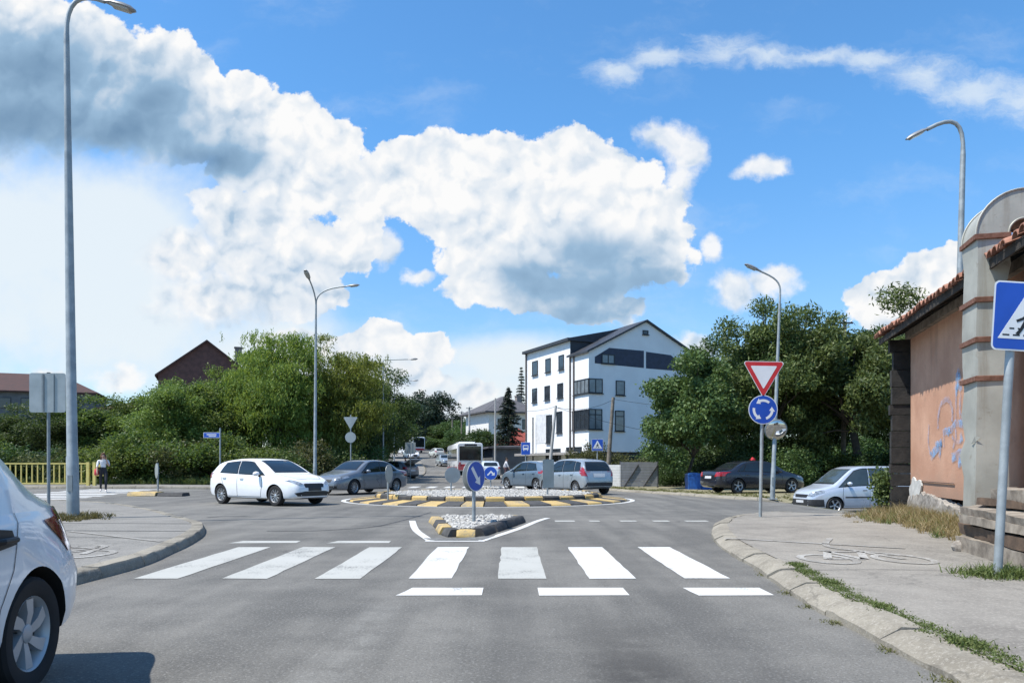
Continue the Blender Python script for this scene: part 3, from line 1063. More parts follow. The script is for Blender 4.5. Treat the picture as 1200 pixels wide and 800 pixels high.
    def finish_body(s, paint_, lower=None, zlow=0.0):
        me = s.me
        me.materials.clear()
        for m_ in (paint_, ARCH, lower or paint_):
            me.materials.append(m_)
        idx = []
        for p in me.polygons:
            c = p.center
            k = 0
            for xw in s.wheels:
                d = math.hypot(c.x - xw, c.z - s.r)
                if d < s.r * s.arch * 1.004 and abs(c.y) > s.W / 2 - .34:
                    rad = Vector((c.x - xw, 0, c.z - s.r)).normalized()
                    if abs(p.normal.y) > .9 and abs(c.y) < s.W / 2 - .2 or abs(p.normal.dot(rad)) > .8:
                        k = 1
            if k == 0 and c.z < zlow:
                k = 2
            idx.append(k)
        me.polygons.foreach_set('material_index', idx)
        return me

    def hit(s, p, axis):
        if axis in ('L', 'R'):
            sd = 1 if axis == 'L' else -1
            o, d = Vector((p[0], sd * 3, p[1])), Vector((0, -sd, 0))
        elif axis == 'F':
            o, d = Vector((s.L + 2, p[0], p[1])), Vector((-1, 0, 0))
        elif axis == 'B':
            o, d = Vector((-2, p[0], p[1])), Vector((1, 0, 0))
        else:
            o, d = Vector((p[0], p[1], 4)), Vector((0, 0, -1))
        loc, nrm, ix, dist = s.bvh_body.ray_cast(o, d)
        if loc is None:
            return None, None
        if nrm.dot(d) > 0:
            nrm = -nrm
        return loc, nrm

    def panel(s, mb, poly, axis, off=0.005, step=0.06, mi=0, smooth_off=True):
        """patch on the body under a polygon drawn on its side, front, back or top view"""
        bm = bmesh.new()
        vs = [bm.verts.new((p[0], p[1], 0)) for p in poly]
        es = [bm.edges.new((vs[i], vs[(i + 1) % len(vs)])) for i in range(len(vs))]
        bmesh.ops.triangle_fill(bm, edges=es, use_beauty=True)
        for ax in (0, 1):
            lo, hi = min(p[ax] for p in poly), max(p[ax] for p in poly)
            k = math.ceil(lo / step) * step
            while k < hi - 1e-4:
                nrm = (1, 0, 0) if ax == 0 else (0, 1, 0)
                bmesh.ops.bisect_plane(bm, geom=bm.verts[:] + bm.edges[:] + bm.faces[:], plane_co=(k * nrm[0], k * nrm[1], 0), plane_no=nrm)
                k += step
        bm.verts.ensure_lookup_table()
        bm.verts.index_update()
        out, ok = [], []
        for v_ in bm.verts:
            loc, nrm = s.hit((v_.co.x, v_.co.y), axis)
            if loc is None:
                out.append(Vector((0, 0, 0)))
                ok.append(False)
            else:
                out.append(loc + nrm * off)
                ok.append(True)
        fs = [tuple(v_.index for v_ in f.verts) for f in bm.faces if all(ok[v_.index] for v_ in f.verts)]
        bm.free()
        mb.add(out, fs, mi)

    def strip(s, mb, pts, w, axis, off=0.004, mi=0, step=0.05):
        """thin line on the body along a polyline of its side/front/back view"""
        p = []
        for i in range(len(pts) - 1):
            a_, b_ = np.array(pts[i]), np.array(pts[i + 1])
            n = max(int(np.hypot(*(b_ - a_)) / step), 1)
            p += [a_ + (b_ - a_) * k / n for k in range(n)]
        p.append(np.array(pts[-1]))
        p = np.array(p)
        tx, ty = np.gradient(p[:, 0]), np.gradient(p[:, 1])
        l_ = np.hypot(tx, ty) + 1e-9
        n_ = np.stack([-ty / l_, tx / l_], 1) * w / 2
        vs, fs = [], []
        prev = None
        for i in range(len(p)):
            a_, na = s.hit(p[i] + n_[i], axis)
            b_, nb = s.hit(p[i] - n_[i], axis)
            if a_ is None or b_ is None:
                prev = None
                continue
            vs += [a_ + na * off, b_ + nb * off]
            if prev is not None:
                fs.append((prev, prev + 1, len(vs) - 1, len(vs) - 2))
            prev = len(vs) - 2
        mb.add(vs, fs, mi)


def wheel_parts(r, width, style, parent, loc, sd, rimr):
    """wheel > tyre, rim; sd: +1 left side"""
    T = Matrix.Rotation(-sd * math.pi / 2, 4, 'X')     # local z -> outwards
    hub = MB()
    hub.lathe([(0.001, -width * .3), (rimr * .86, -width * .3), (rimr * .86, -width * .1), (0.001, -width * .1)], 24, 0, T)
    w = hub.build('wheel', DARKSTEEL, parent, 40, loc)
    t = MB()
    hw = width / 2
    t.lathe([(rimr * .98, -hw * .8), (rimr * 1.08, -hw), (r * .93, -hw), (r * .985, -hw * .8), (r, -hw * .4), (r, hw * .4), (r * .985, hw * .8), (r * .93, hw), (rimr * 1.10, hw * .98), (rimr * .99, hw * .80),
             (rimr * .96, hw * .3), (rimr * .96, -hw * .8)], 40, 0, T)
    t.build('tyre', TYRE, w, 35)
    q = MB()
    q.lathe([(rimr * .90, -hw * .6), (rimr * .90, hw * .45), (rimr * .955, hw * .72), (rimr * 1.0, hw * .86), (rimr * 1.03, hw * .72), (rimr * .97, hw * .35), (rimr * .96, -hw * .6)], 40, 0, T)
    ns = {'spoke': 5, 'multi': 10, 'cap': 7, 'twist': 6}[style]
    for k in range(ns):
        th = 2 * math.pi * k / ns + .2
        wid0, wid1 = {'spoke': (.11, .20), 'multi': (.05, .085), 'cap': (.16, .26), 'twist': (.15, .27)}[style]
        tw = {'spoke': 0, 'multi': 0, 'cap': 0.18, 'twist': 0.32}[style]
        pts = []
        for rr, ww, hh, an in ((.20, wid0, .55, 0), (.55, (wid0 + wid1) / 2, .70, tw * .6), (.93, wid1, .72, tw)):
            a_ = th + an
            c_, s_ = math.cos(a_), math.sin(a_)
            pts.append(((rr * c_ - ww * s_ * .7) * rimr, (rr * s_ + ww * c_ * .7) * rimr, hw * hh, (rr * c_ + ww * s_ * .7) * rimr, (rr * s_ - ww * c_ * .7) * rimr))
        vs = []
        for (xa, ya, hh, xb, yb) in pts:
            vs += [(xa, ya, hh), (xb, yb, hh), (xa, ya, hh - .05), (xb, yb, hh - .05)]
        fs = []
        for i in range(2):
            o = i * 4
            fs += [(o, o + 1, o + 5, o + 4), (o, o + 4, o + 6, o + 2), (o + 1, o + 3, o + 7, o + 5), (o + 2, o + 6, o + 7, o + 3)]
        q.add(vs, fs, 0, T)
    q.lathe([(rimr * .26, hw * .3), (rimr * .25, hw * .62), (rimr * .14, hw * .74), (0.001, hw * .76)], 20, 0, T)
    q.lathe([(rimr * .93, hw * .05), (rimr * .5, hw * .0), (0.001, hw * .0)], 24, 1, T)
    q.build('rim', [RIM if style in ('spoke', 'multi') else HUBCAP, BLACK], w, 40)
    return w


def win_poly(car, x0b, x0t, x1b, x1t, lift=0.045, drop=0.10, n=6):
    """glass between a lower line over the belt and an upper line under the roof, from (rear) x0 to (front) x1"""
    lo = [(x0b + (x1b - x0b) * k / n, float(car.belt(x0b + (x1b - x0b) * k / n)) + lift) for k in range(n + 1)]
    hi = [(x0t + (x1t - x0t) * k / n, float(car.top(x0t + (x1t - x0t) * k / n)) - drop) for k in range(n + 1)]
    return lo + hi[::-1]


def grow(poly, d):
    """outline pushed outwards"""
    c = np.array(poly).mean(0)
    n = len(poly)
    area = sum(poly[i][0] * poly[(i + 1) % n][1] - poly[(i + 1) % n][0] * poly[i][1] for i in range(n))
    sg = 1 if area > 0 else -1
    out = []
    for i in range(n):
        a_, b_, c_ = np.array(poly[i - 1]), np.array(poly[i]), np.array(poly[(i + 1) % n])
        t1, t2 = (b_ - a_) / (np.linalg.norm(b_ - a_) + 1e-9), (c_ - b_) / (np.linalg.norm(c_ - b_) + 1e-9)
        n1, n2 = np.array([t1[1], -t1[0]]) * sg, np.array([t2[1], -t2[0]]) * sg
        m_ = n1 + n2
        m_ = m_ / (np.linalg.norm(m_) + 1e-9)
        k = 1 / max(m_.dot(n1), 0.5)
        out.append(tuple(b_ + m_ * d * k))
    return out


def make_car(name, label, cat, car, paint_, spec, loc, heading, group=None):
    x, y = loc
    rz = math.atan2(heading[1], heading[0])
    z = float(Z(x, y)) + spec.get('dz', 0.008)
    root = thing(name, label, cat, (x, y, z), rz, group)
    # local frame: centred
    C_ = -car.L / 2
    fr = bpy.data.objects.new("body", car.finish_body(paint_, spec.get('lower'), spec.get('zlow', 0)))
    COL.objects.link(fr)
    fr.parent = root
    fr.location = (C_, 0, 0)
    fr.data.shade_smooth()
    fr.data.set_sharp_from_angle(angle=R(38))

    def put(name_, mb, mats, smooth=40):
        if not mb.v:
            return None
        o = mb.build(name_, mats, root, smooth, (C_, 0, 0))
        return o

    sides = spec.get('sides', 'LR')
    trim = MB()
    for ax in sides:
        for w in spec['windows']:
            car.panel(trim, grow(win_poly(car, *w), 0.028), ax, 0.004)
    if 'windscreen' in spec:
        car.panel(trim, grow(spec['windscreen'], 0.03), 'F', 0.004)
    if 'rear_window' in spec:
        car.panel(trim, grow(spec['rear_window'], 0.025), 'B', 0.004)
    put('window_trim', trim, spec.get('trimmat', BLACK))
    gm = spec.get('glass', GLASS)
    for ax in sides:
        for w in spec['windows']:
            mb_ = MB()
            car.panel(mb_, win_poly(car, *w), ax, 0.009)
            put('side_window', mb_, gm)
    for key, ax, nm in (('windscreen', 'F', 'windscreen'), ('rear_window', 'B', 'rear_window')):
        if key in spec:
            mb_ = MB()
            car.panel(mb_, spec[key], ax, 0.009)
            put(nm, mb_, spec.get('glassF', gm) if key == 'windscreen' else gm)
    for ax in sides:
        for pl in spec.get('seams', ()):
            seams = MB()
            car.strip(seams, pl, spec.get('seamw', .012), ax, 0.003)
            put('panel_gap', seams, SEAMM)
    for ax, key in (('B', 'seamsB'), ('F', 'seamsF'), ('T', 'seamsT')):
        for pl in spec.get(key, ()):
            seams = MB()
            car.strip(seams, pl, .012, ax, 0.003)
            put('panel_gap', seams, SEAMM)
    for ax in sides:
        sd = 1 if ax == 'L' else -1
        for (hx, hz) in spec.get('handles', ()):
            p_, n_ = car.hit((hx, hz), ax)
            mb_ = MB()
            if spec.get('handle_cup'):
                car.panel(mb_, [(hx - .11, hz - .03), (hx + .10, hz - .05), (hx + .115, hz + .03), (hx + .05, hz + .06), (hx - .08, hz + .045)], ax, 0.006, 0.03, 1)
            mb_.tube([(hx - .085, p_.y + sd * .008, hz), (hx - .06, p_.y + sd * .032, hz), (hx + .06, p_.y + sd * .032, hz), (hx + .085, p_.y + sd * .008, hz)], [.014, .016, .016, .014], 8)
            put('door_handle', mb_, [spec.get('handlemat', paint_), BLACK])
        if 'mirror' in spec:
            mx, mz = spec['mirror']
            p_, n_ = car.hit((mx, mz - .06), ax)
            yy = p_.y
            mb_ = MB()
            prof = [(-.10, .03), (-.085, .072), (-.02, .092), (.05, .075), (.09, .03)]
            vs, fs = [], []
            for (px_, rr) in prof:
                for k in range(10):
                    th = 2 * math.pi * k / 10
                    vs.append((mx + px_ * .8 + .02, yy + sd * (.13 + rr * 1.25 * math.cos(th)), mz + .02 + rr * .85 * math.sin(th)))
            for i in range(len(prof) - 1):
                for k in range(10):
                    fs.append((i * 10 + k, i * 10 + (k + 1) % 10, (i + 1) * 10 + (k + 1) % 10, (i + 1) * 10 + k))
            fs += [tuple(range(10)), tuple(len(vs) - 1 - k for k in range(10))]
            mb_.add(vs, fs)
            mb_.tube([(mx + .01, yy - sd * .02, mz - .07), (mx + .01, yy + sd * .06, mz - .03), (mx, yy + sd * .13, mz)], [.03, .026, .03], 8, 1)
            put('wing_mirror', mb_, [spec.get('mirrormat', paint_), BLACK])
        for pl in spec.get('side_strip', ()):
            mb_ = MB()
            car.strip(mb_, pl, spec.get('side_strip_w', .06), ax, 0.010)
            put('rub_strip', mb_, PLASTIC)
    for pl, ax in spec.get('headlights', ()):
        mb_ = MB()
        for part in (pl if isinstance(pl[0][0], (tuple, list)) else [pl]):
            car.panel(mb_, part, ax, 0.007, 0.04)
        put('headlight', mb_, LAMPCLEAR)
    for pls in spec.get('taillights', ()):
        for pl, ax in pls:
            mb_ = MB()
            car.panel(mb_, pl, ax, 0.008, 0.035)
            put('tail_light', mb_, LAMPRED)
    for pl, ax, nm, m_ in spec.get('patches', ()):
        mb_ = MB()
        car.panel(mb_, pl, ax, 0.006 if nm != 'number_plate' else 0.014, 0.05)
        put(nm, mb_, m_)
    for xw in car.wheels:
        for sd in (1, -1):
            wheel_parts(car.r, spec.get('tw', .2), spec.get('rim', 'multi'), root, (C_ + xw, sd * (car.W / 2 - spec.get('tw', .2) / 2 - .03), car.r), sd, spec.get('rimr', car.r * .66))
    fl = MB()
    fl.box((car.L / 2, 0, .30), (car.L * .86, car.W - .62, .10))
    put('underbody', fl, ARCH)
    if spec.get('antenna'):
        xa = spec['antenna']
        za = float(car.top(xa))
        mb_ = MB()
        mb_.tube([(xa, 0, za), (xa - .12, 0, za + .16)], [.008, .004], 6)
        put('aerial', mb_, BLACK)
    return root


def mir(poly):
    return [(-p[0], p[1]) for p in poly]


# ---- compact hatchback body
def hatch(L=4.25, W=1.80, H=1.46, r=.315, stations=72):
    k = L / 4.25
    kz = H / 1.46
    top = [(0, .60 * kz), (.05, .80 * kz), (.12, .94 * kz), (.24, 1.08 * kz), (.52, 1.30 * kz), (.75, 1.375 * kz), (1.1, 1.42 * kz), (1.75, H), (2.15, 1.445 * kz), (2.5, 1.36 * kz), (2.85, 1.21 * kz), (3.12, 1.06 * kz), (3.24, 1.0 * kz),
           (3.5, .945 * kz), (3.85, .86 * kz), (4.08, .765 * kz), (4.19, .66 * kz), (4.25, .52 * kz)]
    top = [(a_ * k, b_) for a_, b_ in top]
    belt = [(0, .99 * kz), (.6 * k, .985 * kz), (2.0 * k, .935 * kz), (3.0 * k, .90 * kz), (3.4 * k, .87 * kz), (L, .6)]
    hw = W / 2
    plan = [(0, hw * .74), (.08, hw * .83), (.25, hw * .91), (.6, hw * .98), (1.0, hw), (2.9 * k, hw), (3.5 * k, hw * .985), (3.9 * k, hw * .90), (4.1 * k, hw * .80), (4.2 * k, hw * .70), (L, hw * .60)]
    return Car(L, W, H, top, belt, plan, (.80 * k, 3.42 * k), r, stations=stations)


def hatch_spec(c, **kw):
    k = c.L / 4.25
    kz = c.H / 1.46
    sp = dict(
        windows=[(.78 * k, .98 * k, 1.62 * k, 1.62 * k), (1.70 * k, 1.70 * k, 2.92 * k, 2.30 * k)],
        windscreen=[(-.62, 1.045 * kz), (.62, 1.045 * kz), (.60, 1.12 * kz), (.53, 1.36 * kz), (.3, 1.375 * kz), (-.3, 1.375 * kz), (-.53, 1.36 * kz), (-.60, 1.12 * kz)],
        rear_window=[(-.56, 1.06 * kz), (.56, 1.06 * kz), (.53, 1.26 * kz), (.46, 1.31 * kz), (-.46, 1.31 * kz), (-.53, 1.26 * kz)],
        seams=[[(1.66 * k, .27), (1.66 * k, .94 * kz)], [(.98 * k, .62), (.80 * k, .96 * kz)], [(1.66 * k, .27), (1.16 * k, .27), (1.08 * k, .5), (.98 * k, .62)],
               [(2.78 * k, .27), (2.86 * k, .6), (2.84 * k, .9 * kz)], [(1.66 * k, .27), (2.78 * k, .27)]],
        seamsT=[[(4.0 * k, -.45), (3.98 * k, 0), (4.0 * k, .45)], [(3.2 * k, -.72), (3.6 * k, -.66), (4.0 * k, -.45)], [(3.2 * k, .72), (3.6 * k, .66), (4.0 * k, .45)]],
        seamsB=[[(-.66, .98 * kz), (-.60, .55), (.60, .55), (.66, .98 * kz)]],
        handles=[(1.02 * k, .86 * kz), (1.88 * k, .84 * kz)],
        mirror=(2.72 * k, .96 * kz),
        headlights=[([[(.40, .66 * kz), (.60, .64 * kz), (.80, .78 * kz), (.70, .80 * kz), (.50, .72 * kz)]], 'F'), ([[(-.40, .66 * kz), (-.60, .64 * kz), (-.80, .78 * kz), (-.70, .80 * kz), (-.50, .72 * kz)]], 'F')],
        taillights=[[([(-.60, .80 * kz), (-.82, .84 * kz), (-.80, 1.0 * kz), (-.62, .98 * kz)], 'B'), ([(.06, .82 * kz), (.30, .86 * kz), (.22, .98 * kz), (.10, .98 * kz)], 'R')],
                    [([(.60, .80 * kz), (.82, .84 * kz), (.80, 1.0 * kz), (.62, .98 * kz)], 'B'), ([(.06, .82 * kz), (.30, .86 * kz), (.22, .98 * kz), (.10, .98 * kz)], 'L')]],
        patches=[([(-.36, .56 * kz), (.36, .56 * kz), (.40, .66 * kz), (.34, .685 * kz), (-.34, .685 * kz), (-.40, .66 * kz)], 'F', 'grille', BLACK),
                 ([(-.62, .30), (.62, .30), (.70, .40), (.40, .45), (-.40, .45), (-.70, .40)], 'F', 'lower_intake', BLACK),
                 ([(-.26, .46), (.26, .46), (.26, .565), (-.26, .565)], 'F', 'number_plate', PLASTIC),
                 ([(-.26, .68), (.26, .68), (.26, .79), (-.26, .79)], 'B', 'number_plate', PLATE),
                 ([(-.66, .30), (.66, .30), (.60, .40), (-.60, .40)], 'B', 'lower_bumper', PLASTIC)],
        rim='multi', antenna=.85 * k)
    sp.update(kw)
    return sp


WHITEPAINT = paint("car_paint_white", (0.78, 0.79, 0.80))
GREYBLUE = paint("car_paint_grey", (0.17, 0.19, 0.215), 0.3, 0.35)
SILVERBLUE = paint("car_paint_silver_blue", (0.15, 0.20, 0.25), 0.3, 0.35)
SILVER = paint("car_paint_silver", (0.34, 0.38, 0.41), 0.3, 0.4)
VANPAINT = paint("car_paint_pale_silver", (0.50, 0.55, 0.62), 0.3, 0.3)
NAVY = paint("car_paint_black_blue", (0.014, 0.016, 0.024), 0.25)
NEARPAINT = paint("car_paint_white_near", (0.74, 0.77, 0.80), 0.25)

# white hatchback on the circulating lane
c = hatch()
front_w, rear_w = np.array(G(323, 593)), np.array(G(255, 590))
mid = (front_w + rear_w) / 2
hd = Vector((0.835, -0.55))
lf = Vector((-hd.y, hd.x))
ctr = Vector(mid) + lf * 0.88 + hd * 0.05
make_car("white_hatchback", "clean white hatchback with alloy wheels driving round the roundabout", "car", c, WHITEPAINT,
         hatch_spec(c, seamw=.014, plate_m=1), (ctr.x, ctr.y), hd)

# silver blue hatchback
c = hatch(4.06, 1.69, 1.46, .31)
make_car("blue_hatchback", "silver blue hatchback leaving the roundabout ahead of the silver one", "car", c, SILVERBLUE,
         hatch_spec(c, rim='spoke'), (0.75 + .35, 39.0), Vector((-.58, .82)), "cars queuing behind the roundabout")

# ---- small MPV
L = 3.90
H = 1.53
top = [(0, .62), (.04, .84), (.10, 1.0), (.25, 1.30), (.40, 1.42), (.8, 1.49), (1.5, H), (2.1, 1.50), (2.5, 1.40), (2.9, 1.20), (3.15, 1.04), (3.3, .985), (3.6, .89), (3.8, .75), (3.87, .62), (L, .5)]
belt = [(0, .98), (.6, .97), (2.0, .93), (3.0, .90), (3.3, .86), (L, .55)]
hw = .84
plan = [(0, hw * .80), (.06, hw * .88), (.2, hw * .94), (.6, hw * .99), (1, hw), (3.0, hw), (3.5, hw * .92), (3.75, hw * .80), (3.86, hw * .70), (L, hw * .6)]
c = Car(L, 1.68, H, top, belt, plan, (.66, 3.11), .295)
sp = hatch_spec(c, windows=[(.36, .46, .72, .74), (.80, .82, 1.62, 1.62), (1.70, 1.70, 2.98, 2.26)],
                rear_window=[(-.60, 1.03), (.60, 1.03), (.58, 1.22), (.52, 1.37), (-.52, 1.37), (-.58, 1.22)],
                taillights=[[([(-.60, .78), (-.79, .80), (-.80, 1.18), (-.68, 1.16), (-.70, .98)], 'B'), ([(.05, .80), (.24, .84), (.20, 1.02), (.16, 1.16), (.12, 1.12)], 'R')],
                            [([(.60, .78), (.79, .80), (.80, 1.18), (.68, 1.16), (.70, .98)], 'B'), ([(.05, .80), (.24, .84), (.20, 1.02), (.16, 1.16), (.12, 1.12)], 'L')]],
                patches=[([(-.30, .74), (.30, .74), (.30, .90), (-.30, .90)], 'B', 'number_plate', PLATE), ([(-.72, .36), (.72, .36), (.66, .52), (-.66, .52)], 'B', 'lower_bumper', PLASTIC),
                         ([(-.34, .52), (.34, .52), (.36, .62), (-.36, .62)], 'F', 'grille', BLACK)],
                handles=[(.92, .86), (1.84, .84)], rim='multi', mirror=(2.74, .97), antenna=.5)
make_car("silver_minicar", "tall silver small car seen from behind beside the roundabout", "car", c, SILVER, sp, (U(664, 33.6) + .35, 34.2), Vector((-.50, .866)), "cars queuing behind the roundabout")


# ---- saloons
def saloon(L, W, H, r, stations=76):
    k = L / 4.6
    kz = H / 1.46
    top = [(0, .62), (.05, .86), (.10, .955), (.22, 1.0), (.55, 1.03), (.72, 1.06), (1.05, 1.25), (1.35, 1.38), (1.65, 1.435), (2.1, H / kz), (2.5, 1.44), (2.85, 1.33), (3.2, 1.14), (3.45, 1.0),
           (3.75, .93), (4.15, .84), (4.42, .74), (4.54, .62), (4.6, .5)]
    top = [(a_ * k, b_ * kz) for a_, b_ in top]
    belt = [(0, .94 * kz), (.9 * k, .95 * kz), (2.2 * k, .92 * kz), (3.2 * k, .88 * kz), (3.6 * k, .85 * kz), (L, .55)]
    hw = W / 2
    plan = [(0, hw * .72), (.06, hw * .81), (.18, hw * .89), (.5, hw * .955), (1.0, hw), (3.2 * k, hw), (3.8 * k, hw * .96), (4.2 * k, hw * .86), (4.45 * k, hw * .74), (4.55 * k, hw * .66), (L, hw * .58)]
    return Car(L, W, H, top, belt, plan, (.98 * k, 3.70 * k), r, stations=stations)


def saloon_spec(c, **kw):
    k = c.L / 4.6
    kz = c.H / 1.46
    sp = dict(
        windows=[(.98 * k, 1.32 * k, 1.22 * k, 1.42 * k), (1.27 * k, 1.47 * k, 2.02 * k, 2.02 * k), (2.09 * k, 2.09 * k, 3.24 * k, 2.68 * k)],
        windscreen=[(-.63, 1.05 * kz), (.63, 1.05 * kz), (.60, 1.13 * kz), (.52, 1.35 * kz), (.3, 1.37 * kz), (-.3, 1.37 * kz), (-.52, 1.35 * kz), (-.60, 1.13 * kz)],
        rear_window=[(-.60, 1.10 * kz), (.60, 1.10 * kz), (.52, 1.33 * kz), (-.52, 1.33 * kz)],
        seams=[[(2.05 * k, .27), (2.05 * k, .93 * kz)], [(2.05 * k, .27), (1.40 * k, .27), (1.3 * k, .5), (1.16 * k, .66), (1.0 * k, .94 * kz)], [(3.1 * k, .27), (3.2 * k, .6), (3.16 * k, .88 * kz)], [(2.05 * k, .27), (3.1 * k, .27)],
               [(.62 * k, .70), (.50 * k, .97 * kz)]],
        seamsB=[[(-.62, .98 * kz), (-.56, .62), (.56, .62), (.62, .98 * kz)]],
        handles=[(1.42 * k, .82 * kz), (2.28 * k, .81 * kz)],
        mirror=(2.98 * k, .96 * kz),
        headlights=[([[(.42, .60 * kz), (.64, .60 * kz), (.82, .72 * kz), (.76, .79 * kz), (.46, .70 * kz)]], 'F'), ([[(-.42, .60 * kz), (-.64, .60 * kz), (-.82, .72 * kz), (-.76, .79 * kz), (-.46, .70 * kz)]], 'F')],
        taillights=[[([(-.50, .74 * kz), (-.84, .76 * kz), (-.84, .95 * kz), (-.56, .93 * kz)], 'B'), ([(.04, .77 * kz), (.34, .79 * kz), (.26, .94 * kz), (.08, .94 * kz)], 'R')],
                    [([(.50, .74 * kz), (.84, .76 * kz), (.84, .95 * kz), (.56, .93 * kz)], 'B'), ([(.04, .77 * kz), (.34, .79 * kz), (.26, .94 * kz), (.08, .94 * kz)], 'L')]],
        patches=[([(-.34, .52 * kz), (.34, .52 * kz), (.38, .64 * kz), (-.38, .64 * kz)], 'F', 'grille', BLACK),
                 ([(-.62, .28), (.62, .28), (.62, .38), (-.62, .38)], 'F', 'lower_intake', BLACK),
                 ([(-.26, .41), (.26, .41), (.26, .50), (-.26, .50)], 'F', 'number_plate', PLATE),
                 ([(-.26, .66), (.26, .66), (.26, .77), (-.26, .77)], 'B', 'number_plate', PLATE)],
        rim='spoke', rimr=c.r * .68)
    sp.update(kw)
    return sp


c = saloon(4.74, 1.79, 1.48, .32)
make_car("grey_saloon", "blue grey saloon facing the camera behind the white hatchback", "car", c, GREYBLUE, saloon_spec(c, rim='multi'), (U(421, 33.6), 34.2), Vector((-.50, -.866)))
c = saloon(4.75, 1.81, 1.47, .33)
make_car("black_saloon", "black saloon parked in the shade of the trees", "car", c, NAVY, saloon_spec(c, dz=.10), (U(886, 35.0), 35.4), Vector((.955, .295)))

# ---- compact van (the rear is hidden by the house)
L = 4.40
H = 1.80
top = [(0, 1.0), (.02, 1.55), (.06, 1.72), (.3, 1.77), (1.2, H), (2.2, 1.79), (2.6, 1.70), (2.95, 1.47), (3.3, 1.20), (3.5, 1.08), (3.75, 1.0), (4.1, .90), (4.28, .78), (4.36, .62), (L, .5)]
belt = [(0, 1.06), (1, 1.06), (2.4, 1.03), (3.2, .98), (3.5, .93), (L, .6)]
hw = .90
plan = [(0, hw * .93), (.05, hw * .96), (.3, hw * .99), (1, hw), (3.2, hw), (3.7, hw * .95), (4.1, hw * .85), (4.3, hw * .74), (L, hw * .62)]
c = Car(L, 1.80, H, top, belt, plan, (.78, 3.46), .315, roofw=.20)
sp = dict(windows=[(.25, .28, 1.08, 1.08), (1.18, 1.18, 1.98, 1.98), (2.08, 2.08, 3.28, 2.60)],
          windscreen=[(-.64, 1.14), (.64, 1.14), (.60, 1.4), (.55, 1.66), (-.55, 1.66), (-.60, 1.4)],
          seams=[[(2.03, .30), (2.03, 1.04)], [(3.08, .30), (3.16, .65), (3.12, 1.0)], [(2.03, .30), (3.08, .30)], [(1.12, .30), (1.12, 1.05)], [(1.12, .30), (2.03, .30)]],
          handles=[(2.24, .88), (1.86, .88)], handlemat=PLASTIC, mirror=(2.92, 1.12), mirrormat=VANPAINT, side_strip=[[(1.14, .62), (3.06, .62)]], side_strip_w=.055,
          headlights=[([[(.44, .66), (.66, .64), (.80, .80), (.76, .90), (.50, .78)]], 'F'), ([[(-.44, .66), (-.66, .64), (-.80, .80), (-.76, .90), (-.50, .78)]], 'F')],
          patches=[([(-.40, .60), (.40, .60), (.44, .72), (-.44, .72)], 'F', 'grille', BLACK), ([(-.70, .27), (.70, .27), (.74, .54), (-.74, .54)], 'F', 'bumper', PLASTIC),
                   ([(3.86, .27), (4.39, .27), (4.39, .54), (3.90, .54)], 'L', 'bumper', PLASTIC), ([(-.26, .40), (.26, .40), (.26, .5), (-.26, .5)], 'F', 'number_plate', PLATE)],
          rim='spoke', rimr=.225, glass=GLASSLIGHT)
make_car("silver_van", "pale silver compact van waiting beside the orange house wall", "van", c, VANPAINT, sp, (U(938, 29.6) + 2.2, 30.1), Vector((-.985, -.17)))

# ---- near white saloon passing on the left, seen at its left rear
L = 4.35
top = [(0, .56), (.03, .80), (.07, .965), (.16, 1.02), (.40, 1.07), (.54, 1.12), (.85, 1.32), (1.15, 1.46), (1.5, 1.49), (2.0, 1.52), (2.4, 1.49), (2.75, 1.37), (3.05, 1.17), (3.3, 1.03),
       (3.6, .96), (3.95, .87), (4.2, .76), (4.30, .62), (L, .5)]
belt = [(0, .95), (.8, .98), (2.0, .96), (3.0, .92), (3.4, .88), (L, .55)]
hw = .87
plan = [(0, hw * .66), (.03, hw * .76), (.09, hw * .86), (.2, hw * .93), (.45, hw * .985), (.8, hw), (3.0, hw), (3.6, hw * .95), (4.0, hw * .85), (4.2, hw * .74), (L, hw * .6)]
c = Car(L, 1.74, 1.52, top, belt, plan, (.80, 3.43), .315, stations=120, low=[(0, .36), (.2, .27), (.9, .21), (3.4, .2), (L, .26)], arch=1.17, tumble=.14)
sp = saloon_spec(c, windows=[(1.22, 1.36, 1.80, 1.80), (1.88, 1.88, 2.98, 2.42)],
                 windscreen=[(-.60, 1.08), (.60, 1.08), (.52, 1.41), (-.52, 1.41)], rear_window=[(-.58, 1.14), (.58, 1.14), (.50, 1.38), (-.50, 1.38)],
                 taillights=[[([(.50, .70), (.80, .72), (.80, .93), (.60, .96)], 'B'), ([(.03, .80), (.12, .70), (.24, .74), (.36, .95), (.30, .992), (.10, .965)], 'L')],
                             [([(-.50, .70), (-.80, .72), (-.80, .93), (-.60, .96)], 'B'), ([(.035, .76), (.17, .70), (.30, .93), (.26, .985), (.10, .96)], 'R')]],
                 seams=[[(1.84, .28), (1.84, .97)], [(1.84, .28), (1.26, .28), (1.20, .52), (1.08, .70), (.98, .99)], [(2.9, .28), (2.98, .6), (2.95, .9)], [(1.84, .28), (2.9, .28)],
                        [(.19, .42), (.20, .70)], [(.02, .66), (.19, .68)]],
                 handles=[(1.15, .86), (2.05, .84)], handle_cup=True, handlemat=BLACK, mirror=(2.75, 1.0), rim='twist', rimr=.205, tw=.185, seamw=.006)
hd = Vector((0.115, -0.993)).normalized()
wheel_at = Vector((-2.635, 4.24))           # outer face of the rear left wheel
lf = Vector((-hd.y, hd.x))
ctr = wheel_at - lf * (.87 - .03) + hd * (L / 2 - .80)
make_car("white_saloon", "white saloon nearest the camera with a dark red tail light and silver hubcap", "car", c, NEARPAINT, sp, (ctr.x, ctr.y), hd)

